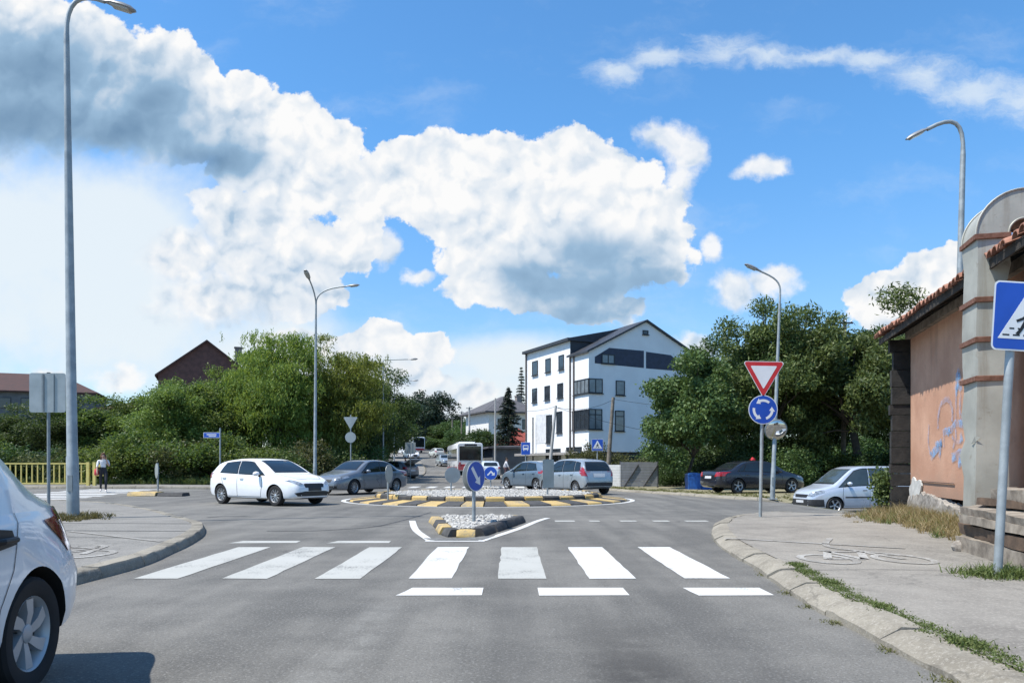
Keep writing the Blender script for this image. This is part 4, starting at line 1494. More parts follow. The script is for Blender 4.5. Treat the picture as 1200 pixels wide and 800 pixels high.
# ---- far cars on the hill
c = hatch(4.1, 1.72, 1.47, .31, 40)
p = make_car("white_hatchback", "small white car coming down the hill behind the big grey sign", "car", c, WHITEPAINT, hatch_spec(c, sides='L', handles=()), (U(482, 118), 118), Vector((.42, -.9)), "cars on the hill")
c = saloon(4.4, 1.75, 1.44, .31, 44)
make_car("silver_saloon", "silver car driving down the hill beside the near bus", "car", c, SILVER, saloon_spec(c, sides='L', handles=()), (U(521, 97), 97), Vector((.28, -.96)), "cars on the hill")
c = hatch(4.0, 1.70, 1.48, .30, 40)
make_car("pale_hatchback", "pale car climbing the hill close behind the first white car", "car", c, paint("car_paint_cream", (.50, .52, .50)), hatch_spec(c, sides='LR', handles=()), (U(510, 124), 126), Vector((-.42, .9)), "cars on the hill")
c = saloon(4.4, 1.75, 1.44, .31, 44)
make_car("white_saloon", "white car at the hilltop in front of the tree shade", "car", c, WHITEPAINT, saloon_spec(c, sides='L', handles=()), (U(472, 140), 142), Vector((.42, -.9)), "cars on the hill")
c = hatch(4.0, 1.70, 1.50, .30, 48)
make_car("blue_white_hatchback", "white car waiting right behind the bus", "car", c, paint("car_paint_ice", (.52, .60, .68)), hatch_spec(c, sides='R', handles=()), (U(572, 63), 65), Vector((-.12, .99)))
c = saloon(4.3, 1.72, 1.44, .31, 44)
make_car("white_parked_saloon", "white car parked in deep shade behind the back of the give way sign", "car", c, WHITEPAINT, saloon_spec(c, sides='LR', handles=(), dz=.12), (U(428, 62), 62), Vector((.9, -.42)))

# estate with its tailgate open
c = hatch(4.2, 1.76, 1.50, .31, 56)
r0 = make_car("estate_car", "dark grey car with its tailgate raised by the kerb", "car", c, paint("car_paint_slate", (.10, .12, .14), .35, .2), hatch_spec(c, handles=(), dz=.02), (U(459, 61), 62.5), Vector((-.80, .60)))
mb = MB()
mb.box((-1.9, 0, 1.42), (1.05, 1.3, .07), ry=R(24))
mb.build('tailgate', SILVER, r0)


# ---- city buses
def bus(name, label, loc, heading, red, front=False):
    x, y = loc
    root = thing(name, label, "bus", (x, y, float(Z(x, y)) + .01), math.atan2(heading[1], heading[0]), "city buses on the far road")
    L, W, H = 11.0, 2.5, 2.98
    BW = paint("bus_white", (.70, .71, .72))
    BR = paint("bus_red", (.42, .03, .04))

    def sect(w, z0, z1, rr):
        return [(-w + rr * .3, z0), (w - rr * .3, z0), (w, z0 + .12), (w, z1 - rr), (w - rr * .3, z1 - rr * .3), (w - rr, z1), (-w + rr, z1), (-w + rr * .3, z1 - rr * .3), (-w, z1 - rr), (-w, z0 + .12)]
    mb = MB()
    st = [(-L / 2, .96, .05), (-L / 2 + .12, 1.0, 0), (L / 2 - .25, 1.0, 0), (L / 2, .95, .08)]
    vs, fs = [], []
    for (xx, kw_, dzz) in st:
        vs += [(xx, a_ * kw_, b_ - (dzz if b_ > 2 else 0)) for a_, b_ in sect(W / 2, .32, H, .22)]
    n = 10
    for i in range(3):
        fs += [(i * n + k, i * n + (k + 1) % n, (i + 1) * n + (k + 1) % n, (i + 1) * n + k) for k in range(n)]
    fs += [tuple(range(n)), tuple(reversed(range(3 * n, 4 * n)))]
    mb.add(vs, fs)
    mb.build('body', BW, root, 30)
    for ex, nm in ((-1, 'rear_window'), (1, 'windscreen')):
        mb = MB()
        xx = ex * (L / 2 + .012)
        z0 = 1.30 if ex < 0 else .98
        mb.box((xx, 0, (z0 + 2.66) / 2), (.02, W * .84, 2.66 - z0))
        mb.build(nm, GLASS, root)
    for sd in (-1, 1):
        for k in range(6):
            mb = MB()
            mb.box((-L / 2 + 1.15 + k * 1.68, sd * (W / 2 + .008), 1.85), (1.56, .02, 1.15))
            mb.build('side_window', GLASS, root)
    mb = MB()
    mb.box((-L / 2 - .012, 0, .64), (.03, W * .93, .56))
    mb.box((L / 2 + .012, 0, .56), (.03, W * .90, .36))
    for sd in (-1, 1):
        mb.box((0, sd * (W / 2 + .008), .52), (L * .97, .014, .30))
    mb.build('red_skirt', BR, root)
    for ex, m_, nm in ((-1, LAMPRED, 'tail_light'), (1, LAMPCLEAR, 'headlight')):
        for sd in (-1, 1):
            mb = MB()
            mb.box((ex * (L / 2 + .028), sd * 1.0, .98 if ex < 0 else .62), (.03, .2, .26 if ex < 0 else .16))
            mb.build(nm, m_, root)
    mb = MB()
    mb.box((-1.2, 0, H + .09), (3.0, 1.7, .2), taper=.92)
    mb.box((2.4, 0, H + .06), (1.6, 1.6, .14), taper=.92)
    mb.build('roof_unit', BW, root)
    for xw in (-L / 2 + 3.1, L / 2 - 2.6):
        for sd in (-1, 1):
            wheel_parts(.48, .28, 'spoke', root, (xw, sd * (W / 2 - .13), .48), sd, .29)
    mb = MB()
    mb.box((-L / 2 - .02, -.05, 2.78), (.02, 1.2, .16))
    mb.box((L / 2 + .02, 0, 2.74), (.02, 1.5, .18))
    mb.build('destination_blind', BLACK, root)
    for sd in (-1, 1):
        mb = MB()
        mb.tube([(L / 2 - .1, sd * 1.2, 2.6), (L / 2 + .3, sd * 1.38, 2.45), (L / 2 + .3, sd * 1.38, 2.1)], [.04, .05, .09], 8)
        mb.build('wing_mirror', BLACK, root)
    return root


hb = Vector((-.17, .985))
bus("city_bus", "white and red bus seen from behind, driving away past the roundabout", (U(551, 74) + hb.x * 5.5, 74 + hb.y * 5.5), hb, True)
hb = Vector((.36, -.933))
bus("city_bus", "white and red bus coming down from the hilltop", (U(491, 150) - hb.x * 5.5, 150 - hb.y * 5.5), hb, True)

# ================================================================== roundabout and splitter islands
YELLOW = worn_paint("kerb_yellow", (0.50, 0.35, 0.13), (0.22, 0.19, 0.14), 0.53)
KBLACK = mat("kerb_black", (0.035, 0.035, 0.036), 0.85, 0, 0.4, 5, bump=0.5, bscale=40, col2=(0.075, 0.073, 0.07))
STONEW = mat("white_pebbles", (0.19, 0.18, 0.16), 0.9, 0, 0.1, 14, col2=(0.52, 0.51, 0.48))
GRAVELD = mat("grey_grit", (0.14, 0.14, 0.135), 0.95, 0, 0.3, 10, bump=0.8, bscale=60)

isl = thing("roundabout_island", "round traffic island edged in yellow and black with white pebbles", "traffic island", (RC[0], RC[1], 0))
mb = MB()
NSEG = 44
prof = [(5.0, 0.004), (4.97, 0.05), (4.15, 0.13), (4.12, 0.02)]
for k in range(NSEG):
    a0, a1 = 2 * math.pi * k / NSEG + .004, 2 * math.pi * (k + 1) / NSEG - .004
    jz = rng.normal(0, .006)
    vs, fs = [], []
    for i in range(5):
        t = a0 + (a1 - a0) * i / 4
        for (r_, z_) in prof:
            vs.append((r_ * math.cos(t), r_ * math.sin(t), z_ + (jz if z_ > .03 else 0)))
    for i in range(4):
        for q in range(3):
            fs.append((i * 4 + q, (i + 1) * 4 + q, (i + 1) * 4 + q + 1, i * 4 + q + 1))
    fs += [(0, 1, 2, 3), (16, 19, 18, 17)]
    mb.add(vs, fs, k % 2)
mb.build('apron', [YELLOW, KBLACK], isl)
mb = MB()
NSEG2 = 40
prof = [(4.10, 0.02), (4.09, 0.23), (4.04, 0.27), (3.82, 0.27), (3.80, 0.02)]
for k in range(NSEG2):
    a0, a1 = 2 * math.pi * k / NSEG2 + .006, 2 * math.pi * (k + 1) / NSEG2 - .006
    jz = rng.normal(0, .012)
    vs, fs = [], []
    for i in range(4):
        t = a0 + (a1 - a0) * i / 3
        for (r_, z_) in prof:
            vs.append((r_ * math.cos(t), r_ * math.sin(t), z_ + (jz if z_ > .1 else 0)))
    for i in range(3):
        for q in range(4):
            fs.append((i * 5 + q, (i + 1) * 5 + q, (i + 1) * 5 + q + 1, i * 5 + q + 1))
    fs += [(0, 1, 2, 3, 4), (15, 19, 18, 17, 16)]
    mb.add(vs, fs, k % 2)
mb.build('edge_kerb', [YELLOW, KBLACK], isl)
mb = MB()
mb.lathe([(3.82, 0.03), (3.80, 0.16), (2.0, 0.20), (0.001, 0.21)], 40)
mb.build('gravel_bed', GRAVELD, isl, 60)


def pebbles(name, n, sampler, size, parent=None, z0=0.18, m_=None):
    """many little stones as one mesh"""
    ico = [(-.53, 0, .85), (.53, 0, .85), (-.53, 0, -.85), (.53, 0, -.85), (0, .85, .53), (0, .85, -.53), (0, -.85, .53), (0, -.85, -.53), (.85, .53, 0), (-.85, .53, 0), (.85, -.53, 0), (-.85, -.53, 0)]
    icf = [(0, 1, 4), (0, 4, 9), (9, 4, 5), (4, 8, 5), (4, 1, 8), (8, 1, 10), (8, 10, 3), (5, 8, 3), (5, 3, 2), (2, 3, 7), (7, 3, 10), (7, 10, 6), (7, 6, 11), (11, 6, 0), (0, 6, 1), (6, 10, 1), (9, 11, 0), (9, 2, 11), (9, 5, 2), (7, 11, 2)]
    base_ = np.array(ico)
    base_ /= np.linalg.norm(base_[0])
    V, F = [], []
    for i in range(n):
        x, y = sampler()
        s_ = size * rng.uniform(.6, 1.3) * np.array([1, rng.uniform(.7, 1), rng.uniform(.55, .9)])
        A = Matrix.Rotation(rng.uniform(0, 6.28), 3, 'Z') @ Matrix.Rotation(rng.uniform(-.5, .5), 3, 'X')
        v_ = (base_ * (1 + rng.normal(0, .09, (12, 1)))) * s_ @ np.array(A).T + np.array([x, y, z0 + size * rng.uniform(0, .9)])
        V.append(v_)
        F += [(a_ + i * 12, b_ + i * 12, c_ + i * 12) for a_, b_, c_ in icf]
    me = bpy.data.meshes.new(name)
    me.from_pydata(np.concatenate(V).tolist(), [], F)
    me.materials.append(m_ or STONEW)
    return link(name, me, parent)


def disc_s():
    r_, t = 3.72 * math.sqrt(rng.uniform()), rng.uniform(0, 2 * math.pi)
    return RC[0] + r_ * math.cos(t), RC[1] + r_ * math.sin(t)


stuff(pebbles("pebbles", 9000, disc_s, .055, None, .20), "white pebbles filling the round traffic island", "pebbles")

# splitter island in front
sp_i = thing("splitter_island", "small wedge island of yellow and black kerb blocks before the crossing", "traffic island", (0, 0, 0))


def block(name, a_, b_, w, h, m_, parent, top=.62, z=0.004):
    a_, b_ = Vector((a_[0], a_[1], 0)), Vector((b_[0], b_[1], 0))
    d = (b_ - a_)
    l_ = d.length
    ang = math.atan2(d.y, d.x)
    mb = MB()
    hw, ht = w / 2, w * top / 2
    n = 4
    pf = [(-hw, 0), (-hw, h * .25), (-ht, h * .93), (-ht * .8, h), (ht * .8, h), (ht, h * .93), (hw, h * .25), (hw, 0)]
    vs, fs = [], []
    for i in range(n + 1):
        t = i / n
        e_ = 0.02 if i in (0, n) else 0
        for (q, z_) in pf:
            vs.append((t * l_ + (e_ if i == 0 else -e_), q * (1 + rng.normal(0, .012)), z_ * (1 + rng.normal(0, .015)) - (0.012 if i in (0, n) and z_ > 0 else 0)))
    for i in range(n):
        for k in range(8):
            fs.append((i * 8 + k, i * 8 + (k + 1) % 8, (i + 1) * 8 + (k + 1) % 8, (i + 1) * 8 + k))
    fs += [tuple(range(8)), tuple(n * 8 + k for k in reversed(range(8)))]
    T = Matrix.Translation((a_.x, a_.y, z)) @ Matrix.Rotation(ang, 4, 'Z')
    mb.add(vs, fs, 0, T)
    return mb.build(name, m_, parent, 35)


def blockrow(a_, b_, n, cols, w, h, parent, gap=.03):
    a_, b_ = np.array(a_, float), np.array(b_, float)
    for i in range(n):
        p, q = a_ + (b_ - a_) * (i / n), a_ + (b_ - a_) * ((i + 1) / n)
        u_ = (q - p) / np.linalg.norm(q - p)
        block('kerb_block', p + u_ * gap / 2 + rng.normal(0, .01, 2), q - u_ * gap / 2 + rng.normal(0, .01, 2), w, h, cols[i % len(cols)], parent)


blockrow((-1.68, 16.9), (-1.16, 13.85), 3, [YELLOW, KBLACK, YELLOW], .28, .14, sp_i)
block('kerb_block', (-1.14, 13.80), (-.98, 13.38), .28, .14, KBLACK, sp_i)
block('kerb_block', (-.98, 13.40), (-.62, 13.40), .28, .13, YELLOW, sp_i)
blockrow((-.62, 13.52), (.18, 16.95), 4, [KBLACK], .28, .15, sp_i)
blockrow((-1.62, 17.1), (.18, 17.25), 3, [YELLOW, KBLACK, YELLOW], .26, .13, sp_i)
mb = MB()
mb.hprism([(-1.58, 17.0), (-1.06, 13.55), (-.66, 13.55), (.1, 17.05)], 0.006, 0.08)
mb.build('gravel_bed', GRAVELD, sp_i)
mb = MB()
mb.hprism([(-1.5, 13.1), (-1.36, 12.8), (-.5, 12.8), (-.3, 13.6), (-1.0, 13.05)], 0.004, 0.012)
mb.build('grit_apron', GRAVELD, sp_i)


def tri_s():
    y = rng.uniform(13.6, 16.9)
    t = (y - 13.5) / 3.4
    lo, hi = -1.0 - .55 * t, -.72 + .82 * t
    return rng.uniform(lo, hi), y


stuff(pebbles("pebbles", 1300, tri_s, .052, None, .10), "white pebbles heaped inside the small wedge island", "pebbles")

# far splitter islands
sp2 = thing("splitter_island", "low yellow and black traffic island at the crossing of the left road", "traffic island", (0, 0, 0))
block('kerb_block', (-15.3, 30.9), (-14.15, 30.9), .9, .19, YELLOW, sp2, .8)
block('kerb_block', (-14.12, 30.9), (-13.1, 30.9), .8, .16, KBLACK, sp2, .8)
sp3 = thing("splitter_island", "small oval traffic island with white pebbles at the far road's mouth", "traffic island", (U(575, 36.4), 36.4, 0))
mb = MB()
mb.lathe([(.95, .0), (.93, .12), (.85, .16), (.62, .16), (.60, .05)], 28)
mb.build('kerb_ring', KBLACK, sp3, 40)
mb = MB()
mb.lathe([(.62, .05), (.60, .13), (.001, .22)], 28)
mb.build('gravel_bed', GRAVELD, sp3, 40)
stuff(pebbles("pebbles", 190, lambda: (lambda r_, t: (U(575, 36.4) + r_ * math.cos(t), 36.4 + r_ * math.sin(t)))(.56 * math.sqrt(rng.uniform()), rng.uniform(0, 6.28)), .07, None, .16), "white pebbles on the small oval island", "pebbles")


# ================================================================== signs
def circ(r_, n=32, cx=0, cz=0):
    return [(cx + r_ * math.cos(2 * math.pi * k / n), cz + r_ * math.sin(2 * math.pi * k / n)) for k in range(n)]


def roundpoly(pts, r_, n=5):
    out = []
    m = len(pts)
    for i in range(m):
        p0, p1, p2 = (np.array(pts[(i + j - 1) % m], float) for j in range(3))
        d0, d2 = (p0 - p1) / np.linalg.norm(p0 - p1), (p2 - p1) / np.linalg.norm(p2 - p1)
        ang = math.acos(np.clip(d0.dot(d2), -1, 1))
        t = r_ / math.tan(ang / 2)
        a_, b_ = p1 + d0 * t, p1 + d2 * t
        c_ = p1 + (d0 + d2) / np.linalg.norm(d0 + d2) * r_ / math.sin(ang / 2)
        t0, t1 = math.atan2(*(a_ - c_)[::-1]), math.atan2(*(b_ - c_)[::-1])
        dt = (t1 - t0 + math.pi) % (2 * math.pi) - math.pi
        out += [tuple(c_ + r_ * np.array([math.cos(t0 + dt * k / n), math.sin(t0 + dt * k / n)])) for k in range(n + 1)]
    return out


def rect(w, h_, cx=0, cz=0):
    return [(cx - w / 2, cz - h_ / 2), (cx + w / 2, cz - h_ / 2), (cx + w / 2, cz + h_ / 2), (cx - w / 2, cz + h_ / 2)]


def rotp(poly, a_):
    c_, s_ = math.cos(a_), math.sin(a_)
    return [(p[0] * c_ - p[1] * s_, p[0] * s_ + p[1] * c_) for p in poly]


def arrow(l_=.42, w=.085, hw=.22, hl=.17):
    return [(-w / 2, -l_ / 2), (w / 2, -l_ / 2), (w / 2, l_ / 2 - hl), (hw / 2, l_ / 2 - hl), (0, l_ / 2), (-hw / 2, l_ / 2 - hl), (-w / 2, l_ / 2 - hl)]


def arc_arrow(r_, w, a0, a1, hw, hl):
    n = 12
    o = [((r_ + w / 2) * math.cos(a0 + (a1 - a0) * k / n), (r_ + w / 2) * math.sin(a0 + (a1 - a0) * k / n)) for k in range(n + 1)]
    i = [((r_ - w / 2) * math.cos(a0 + (a1 - a0) * k / n), (r_ - w / 2) * math.sin(a0 + (a1 - a0) * k / n)) for k in range(n + 1)]
    sg = 1 if a1 > a0 else -1
    tip = (r_ * math.cos(a1 + sg * hl), r_ * math.sin(a1 + sg * hl))
    ho = ((r_ + hw / 2) * math.cos(a1), (r_ + hw / 2) * math.sin(a1))
    hi = ((r_ - hw / 2) * math.cos(a1), (r_ - hw / 2) * math.sin(a1))
    return o + [ho, tip, hi] + i[::-1]


def sign(name, label, loc, plates, height, lean=(0, 0), rz=0.0, post_r=.03, group=None, cat="road sign", sink=0.1, postmat=None):
    """post > clamps, plate > face. plates: (kind, height of centre, size, turn about the post, dx)"""
    x, y, z = loc
    root = thing(name, label, cat, (x, y, z), rz, group)

    def at(h_):
        return (lean[0] * h_, lean[1] * h_, h_)
    mb = MB()
    mb.tube([at(-sink), at(height)], post_r, 14)
    mb.build('post', postmat or GALV, root, 40)
    for (kind, h_, s_, turn, dx) in plates:
        ax, ay, _ = at(h_)
        tilt = math.atan2(lean[0], 1)
        T = Matrix.Translation((ax + dx * math.cos(turn), ay + dx * math.sin(turn), h_)) @ Matrix.Rotation(turn, 4, 'Z') @ Matrix.Rotation(tilt, 4, 'Y')
        f0 = -post_r - .012
        pm, sm = MB(), []

        def plate(poly, m_front, inset=None):
            pm.prism(poly, f0 - .006, f0, 0, T)
            pm.prism([(p[0] * 1.0, p[1] * 1.0) for p in poly], f0, f0 + .002, 1, T)
        if kind == 'giveway':
            tri = [(-s_ / 2, s_ * .289), (0, -s_ * .577), (s_ / 2, s_ * .289)]
            pm.prism(roundpoly(tri, .045), f0 - .006, f0, 0, T, 1)
            faces = [(roundpoly([(p[0] * .955, p[1] * .955) for p in tri], .04), SIGNRED, .002), (roundpoly([(p[0] * .63, p[1] * .63) for p in tri], .015), SIGNWHITE, .004)]
            base_m = [SIGNWHITE, SIGNBACK]
        elif kind == 'giveway_back':
            tri = [(-s_ / 2, s_ * .289), (0, -s_ * .577), (s_ / 2, s_ * .289)]
            pm.prism(roundpoly(tri, .045), f0 - .006, f0, 0, T, 1)
            faces, base_m = [(roundpoly([(p[0] * .94, p[1] * .94) for p in tri], .04), SIGNBACK, .002)], [SIGNBACK, SIGNBACK]
        elif kind in ('roundabout', 'arrow', 'turn', 'disc_back'):
            pm.prism(circ(s_ / 2, 40), f0 - .006, f0, 0, T, 1)
            base_m = [SIGNWHITE, SIGNBACK]
            faces = [(circ(s_ / 2 * .95, 40), SIGNBLUE, .002)]
            if kind == 'roundabout':
                for k in range(3):
                    a0 = R(90 + 120 * k - 40)
                    faces.append((arc_arrow(s_ * .315, s_ * .085, a0, a0 + R(62), s_ * .20, R(27)), SIGNWHITE, .004))
            elif kind == 'arrow':
                faces.append((rotp(arrow(s_ * .74, s_ * .13, s_ * .34, s_ * .25), R(-142)), SIGNWHITE, .004))
            elif kind == 'turn':
                q = s_
                faces.append(([(-.27 * q, -.12 * q), (-.20 * q, -.19 * q), (.02 * q, .04 * q), (.16 * q, -.10 * q), (.24 * q, -.02 * q), (.03 * q, .20 * q)], SIGNWHITE, .004))
                faces.append(([(.06 * q, -.16 * q), (.30 * q, -.16 * q), (.30 * q, .08 * q)], SIGNWHITE, .0045))
            else:
                faces = [(circ(s_ / 2 * .93, 40), SIGNBACK, .002)]
                base_m = [SIGNBACK, SIGNBACK]
        elif kind in ('crossing', 'crossing_small'):
            pm.prism(roundpoly(rect(s_, s_), .05 * s_ / .7), f0 - .006, f0, 0, T, 1)
            base_m = [SIGNWHITE, SIGNBACK]
            q = s_
            faces = [(roundpoly(rect(s_ * .955, s_ * .955), .04 * s_ / .7), SIGNBLUE, .002),
                     ([(-.415 * q, -.33 * q), (.415 * q, -.33 * q), (0, .39 * q)], SIGNWHITE, .004)]
            for (bx, bz, bw) in ((-.30, -.275, .10), (-.15, -.275, .10), (0.0, -.275, .10), (.15, -.275, .10), (.29, -.275, .09), (-.22, -.18, .07), (-.10, -.18, .07), (.05, -.18, .07), (.19, -.18, .07)):
                faces.append((rect(bw * q, .022 * q, bx * q, bz * q), BLACK, .0052))
            for pl in ([(-.02, .06), (.05, .06), (.045, -.07), (.10, -.16), (.145, -.275), (.09, -.275), (.045, -.17), (-.0, -.085), (-.06, -.19), (-.115, -.27), (-.165, -.25), (-.105, -.18), (-.05, -.06)],
                       [(-.01, .045), (-.075, -.015), (-.165, -.055), (-.15, -.09), (-.055, -.05), (.0, -.005)], [(.04, .05), (.115, -.02), (.145, -.085), (.11, -.09), (.085, -.04), (.03, .0)]):
                faces.append(([(a_ * q, b_ * q) for a_, b_ in pl], BLACK, .0064))
            faces.append((circ(.042 * q, 14, .02 * q, .115 * q), BLACK, .0064))
            if kind == 'crossing':        # torn sticker at the foot of the plate
                faces.append(([(-.02 * q, -.47 * q), (.03 * q, -.40 * q), (-.01 * q, -.36 * q), (.07 * q, -.37 * q), (.16 * q, -.35 * q), (.2 * q, -.42 * q), (.13 * q, -.47 * q)], SIGNWHITE, .0058))
        elif kind == 'busstop':
            pm.prism(roundpoly(rect(s_, s_ * 1.35), .04), f0 - .006, f0, 0, T, 1)
            base_m = [SIGNWHITE, SIGNBACK]
            q = s_
            faces = [(roundpoly(rect(s_ * .95, s_ * 1.3), .035), SIGNBLUE, .002), (roundpoly(rect(.6 * q, .5 * q, 0, .12 * q), .05 * q), SIGNWHITE, .004), (rect(.44 * q, .2 * q, 0, .18 * q), SIGNBLUE, .0052)]
            faces += [(rect(.09 * q, .10 * q, sx_ * .2 * q, -.19 * q), SIGNWHITE, .0046) for sx_ in (-1, 1)]
        elif kind == 'panel_back':
            pm.prism(roundpoly(rect(s_, s_ * 1.12), .07), f0 - .006, f0, 0, T, 1)
            base_m = [SIGNBACK, SIGNBACK]
            faces = [(rect(.05, s_ * 1.06, -.12 * s_, 0), GREYPAINT, .03), (rect(.05, s_ * 1.06, .16 * s_, 0), SIGNBACK, .03)]
        elif kind == 'direction':
            w = s_
            pm.prism([(-w, -.14), (0, -.14), (0, .14), (-w, .14)], f0 - .006, f0, 0, T, 1)
            base_m = [SIGNWHITE, SIGNBACK]
            faces = [([(-w + .02, -.12), (-.02, -.12), (-.02, .12), (-w + .02, .12)], SIGNBLUE, .002), (rect(w * .6, .05, -w * .5, .03), SIGNWHITE, .004), (rect(w * .45, .04, -w * .45, -.055), SIGNWHITE, .004)]
        elif kind == 'oblong_back':
            pm.prism(roundpoly(rect(s_ * .62, s_ * 1.2), .05), f0 - .006, f0, 0, T, 1)
            base_m = [SIGNBACK, SIGNBACK]
            faces = [(roundpoly(rect(s_ * .55, s_ * 1.12), .04), SIGNBACK, .003)]
        pl_o = pm.build('plate', base_m, root)
        for (poly, m_, d) in faces:
            fm = MB()
            fm.prism(poly, f0 - .006 - d, f0 - .0062, 0, T)
            fm.build('symbol' if m_ is not SIGNBLUE else 'sign_face', m_, pl_o)
        cm = MB()
        for dz in ((-.16 * s_, .16 * s_) if kind != 'direction' else (-.07, .07)):
            cm.box((0, 0.0, dz), (.09, post_r * 2 + .03, .035), 0, T)
        cm.build('clamp', GALV, root)
    mb = MB()
    mb.lathe([(post_r * 1.12, height - .01), (post_r * 1.12, height + .015), (0.001, height + .022)], 14, 0, Matrix.Translation((lean[0] * height, lean[1] * height, 0)))
    mb.build('post_cap', BLACK, root)
    return root


sign("give_way_sign", "give way triangle above a blue roundabout disc on one post", (U(891, 16.9), 16.9, KH), [('giveway', 3.14, .93, 0, 0), ('roundabout', 2.35, .64, 0, 0)], 3.36, (.018, 0), post_r=.036)
sign("crossing_sign", "large blue pedestrian crossing sign in front of the orange wall", (4.93, 7.8, KH), [('crossing', 2.63, .70, 0, .12)], 2.88, (.062, .01), post_r=.042)
sign("keep_right_sign", "blue arrow disc on the small wedge island", (-.74, 14.9, .05), [('arrow', .99, .59, R(56), 0), ('disc_back', .99, .59, R(236), 0)], 1.02, (0, 0), post_r=.035)
sign("disc_sign", "grey back of a disc sign nearly edge on at the roundabout's left edge", (-4.1, 25.4, .05), [('disc_back', .93, .62, R(76), 0)], 1.2, (-.01, 0), post_r=.03)
sign("disc_sign", "grey back of a disc sign among the pebbles in the roundabout's middle", (-2.35, 29.6, .05), [('disc_back', .83, .62, R(18), .05)], 1.1, (0, 0), post_r=.03)
sign("panel_sign", "narrow grey panel back standing by the silver small car", (1.2, 26.0, .05), [('oblong_back', .92, .80, R(38), 0)], 1.42, (0, 0), post_r=.032)
sign("turn_sign", "blue disc with a bent white arrow on the oval island", (U(575, 36.4), 36.4, .1), [('turn', .78, .64, 0, 0)], .85, (0, 0), post_r=.03)
sign("disc_sign", "dark disc sign seen edge on above the left road's island", (U(185, 31), 31.0, .05), [('disc_back', .98, .62, R(-54), 0)], 1.3, (0, 0), post_r=.035)
sign("panel_sign", "grey back of a square traffic sign beside the tall left lamp post", (U(57, 22.4), 22.4, KH), [('panel_back', 3.24, 1.02, R(4), 0)], 3.82, (0, 0), post_r=.045, postmat=GREYPAINT)
sign("give_way_sign", "grey backs of a triangle and a disc sign before the dark trees", (U(411, 44), 44, .05), [('giveway_back', 3.72, .84, 0, 0), ('disc_back', 2.80, .62, 0, 0)], 4.1, (0, 0), post_r=.035)
sign("direction_sign", "small blue direction sign in front of the left greenery", (U(258, 40), 40, .1), [('direction', 2.72, .85, 0, 0)], 3.1, (0, 0), post_r=.04)
sign("panel_sign", "light grey square board on a thin post at the foot of the hill road", (U(481, 58), 58, .10), [('panel_back', 2.45, .78, 0, 0)], 2.9, (0, 0), post_r=.03)
sign("bus_stop_sign", "blue bus stop sign in front of the white building", (U(616, 48), 48, .1), [('busstop', 2.2, .58, 0, 0)], 2.7, (0, 0), post_r=.035)
sign("crossing_sign", "small blue pedestrian crossing sign beside the leaning wooden pole", (U(700, 44), 44, .0), [('crossing_small', 2.42, .66, 0, 0)], 2.75, (0, 0), post_r=.035)


# ================================================================== lamp posts and poles
def lamp_post(label, base_, height, arms, r0=.09, r1=.045, lean=0.0, z=0.0, flange=True, leany=0):
    """pole > flange, door; arm > lamp head. arms: list of (points relative to the pole top in x,y,z ; head direction)"""
    x, y = base_
    root = thing("street_lamp", label, "street lamp", (x, y, float(Z(x, y)) + z), 0, "street lamps around the junction")

    def at(h_):
        return Vector((lean * h_, leany * h_, h_))
    mb = MB()
    hs = [-.1, .0, 1.3, 1.34, height * .6, height]
    rs = [r0, r0, r0 * .96, r0 * .86, r0 + (r1 - r0) * .62, r1]
    mb.tube([at(h_) for h_ in hs], rs, 14)
    mb.build('pole', GALV, root, 40)
    if flange:
        mb = MB()
        mb.box((0, 0, .015), (.36, .36, .03))
        for a_ in (-1, 1):
            for b_ in (-1, 1):
                mb.tube([(a_ * .13, b_ * .13, .03), (a_ * .13, b_ * .13, .08)], .018, 8)
        mb.build('base_flange', GALV, root)
        mb = MB()
        mb.box((0, -r0 * .98, .75), (r0 * .8, .02, .34))
        mb.build('service_door', GREYPAINT, root)
    for pts in arms:
        top_ = at(height)
        P_ = [top_ + Vector(p) for p in pts]
        mb = MB()
        mb.tube(P_, [r1 * .98] + [r1 * .8] * (len(P_) - 1), 10)
        am = mb.build('arm', GALV, root, 40)
        e_, d_ = P_[-1], (P_[-1] - P_[-2]).normalized()
        side = d_.cross(Vector((0, 0, 1))).normalized()
        up = side.cross(d_)
        T = Matrix((list(d_) + [0], list(side) + [0], list(up) + [0], [0, 0, 0, 1])).transposed()
        T = Matrix.Translation(e_) @ T
        hm = MB()
        sec = [(-.06, .045, .045), (.05, .06, .05), (.16, .12, .075), (.40, .145, .085), (.58, .12, .07), (.68, .05, .03)]
        vs, fs = [], []
        n = 12
        for (xx, w, h_) in sec:
            for k in range(n):
                th = 2 * math.pi * k / n
                zz_ = math.sin(th) * h_
                vs.append((xx, math.cos(th) * w, zz_ if zz_ > 0 else zz_ * .45))
        for i in range(len(sec) - 1):
            fs += [(i * n + k, i * n + (k + 1) % n, (i + 1) * n + (k + 1) % n, (i + 1) * n + k) for k in range(n)]
        fs += [tuple(range(n)), tuple(reversed(range((len(sec) - 1) * n, len(sec) * n)))]
        hm.add(vs, fs, 0, T)
        ho = hm.build('lamp_head', LAMPGREY, root, 40)
        dm = MB()
        dm.box((.36, 0, -.038), (.36, .19, .03), 0, T, taper=1.15)
        dm.build('diffuser', LAMPGLASS, ho)
    return root


def curve(p0, p1, p2, p3, n=9):
    p0, p1, p2, p3 = (np.array(p, float) for p in (p0, p1, p2, p3))
    return [tuple((1 - t)**3 * p0 + 3 * (1 - t)**2 * t * p1 + 3 * (1 - t) * t**2 * p2 + t**3 * p3) for t in np.linspace(0, 1, n)]


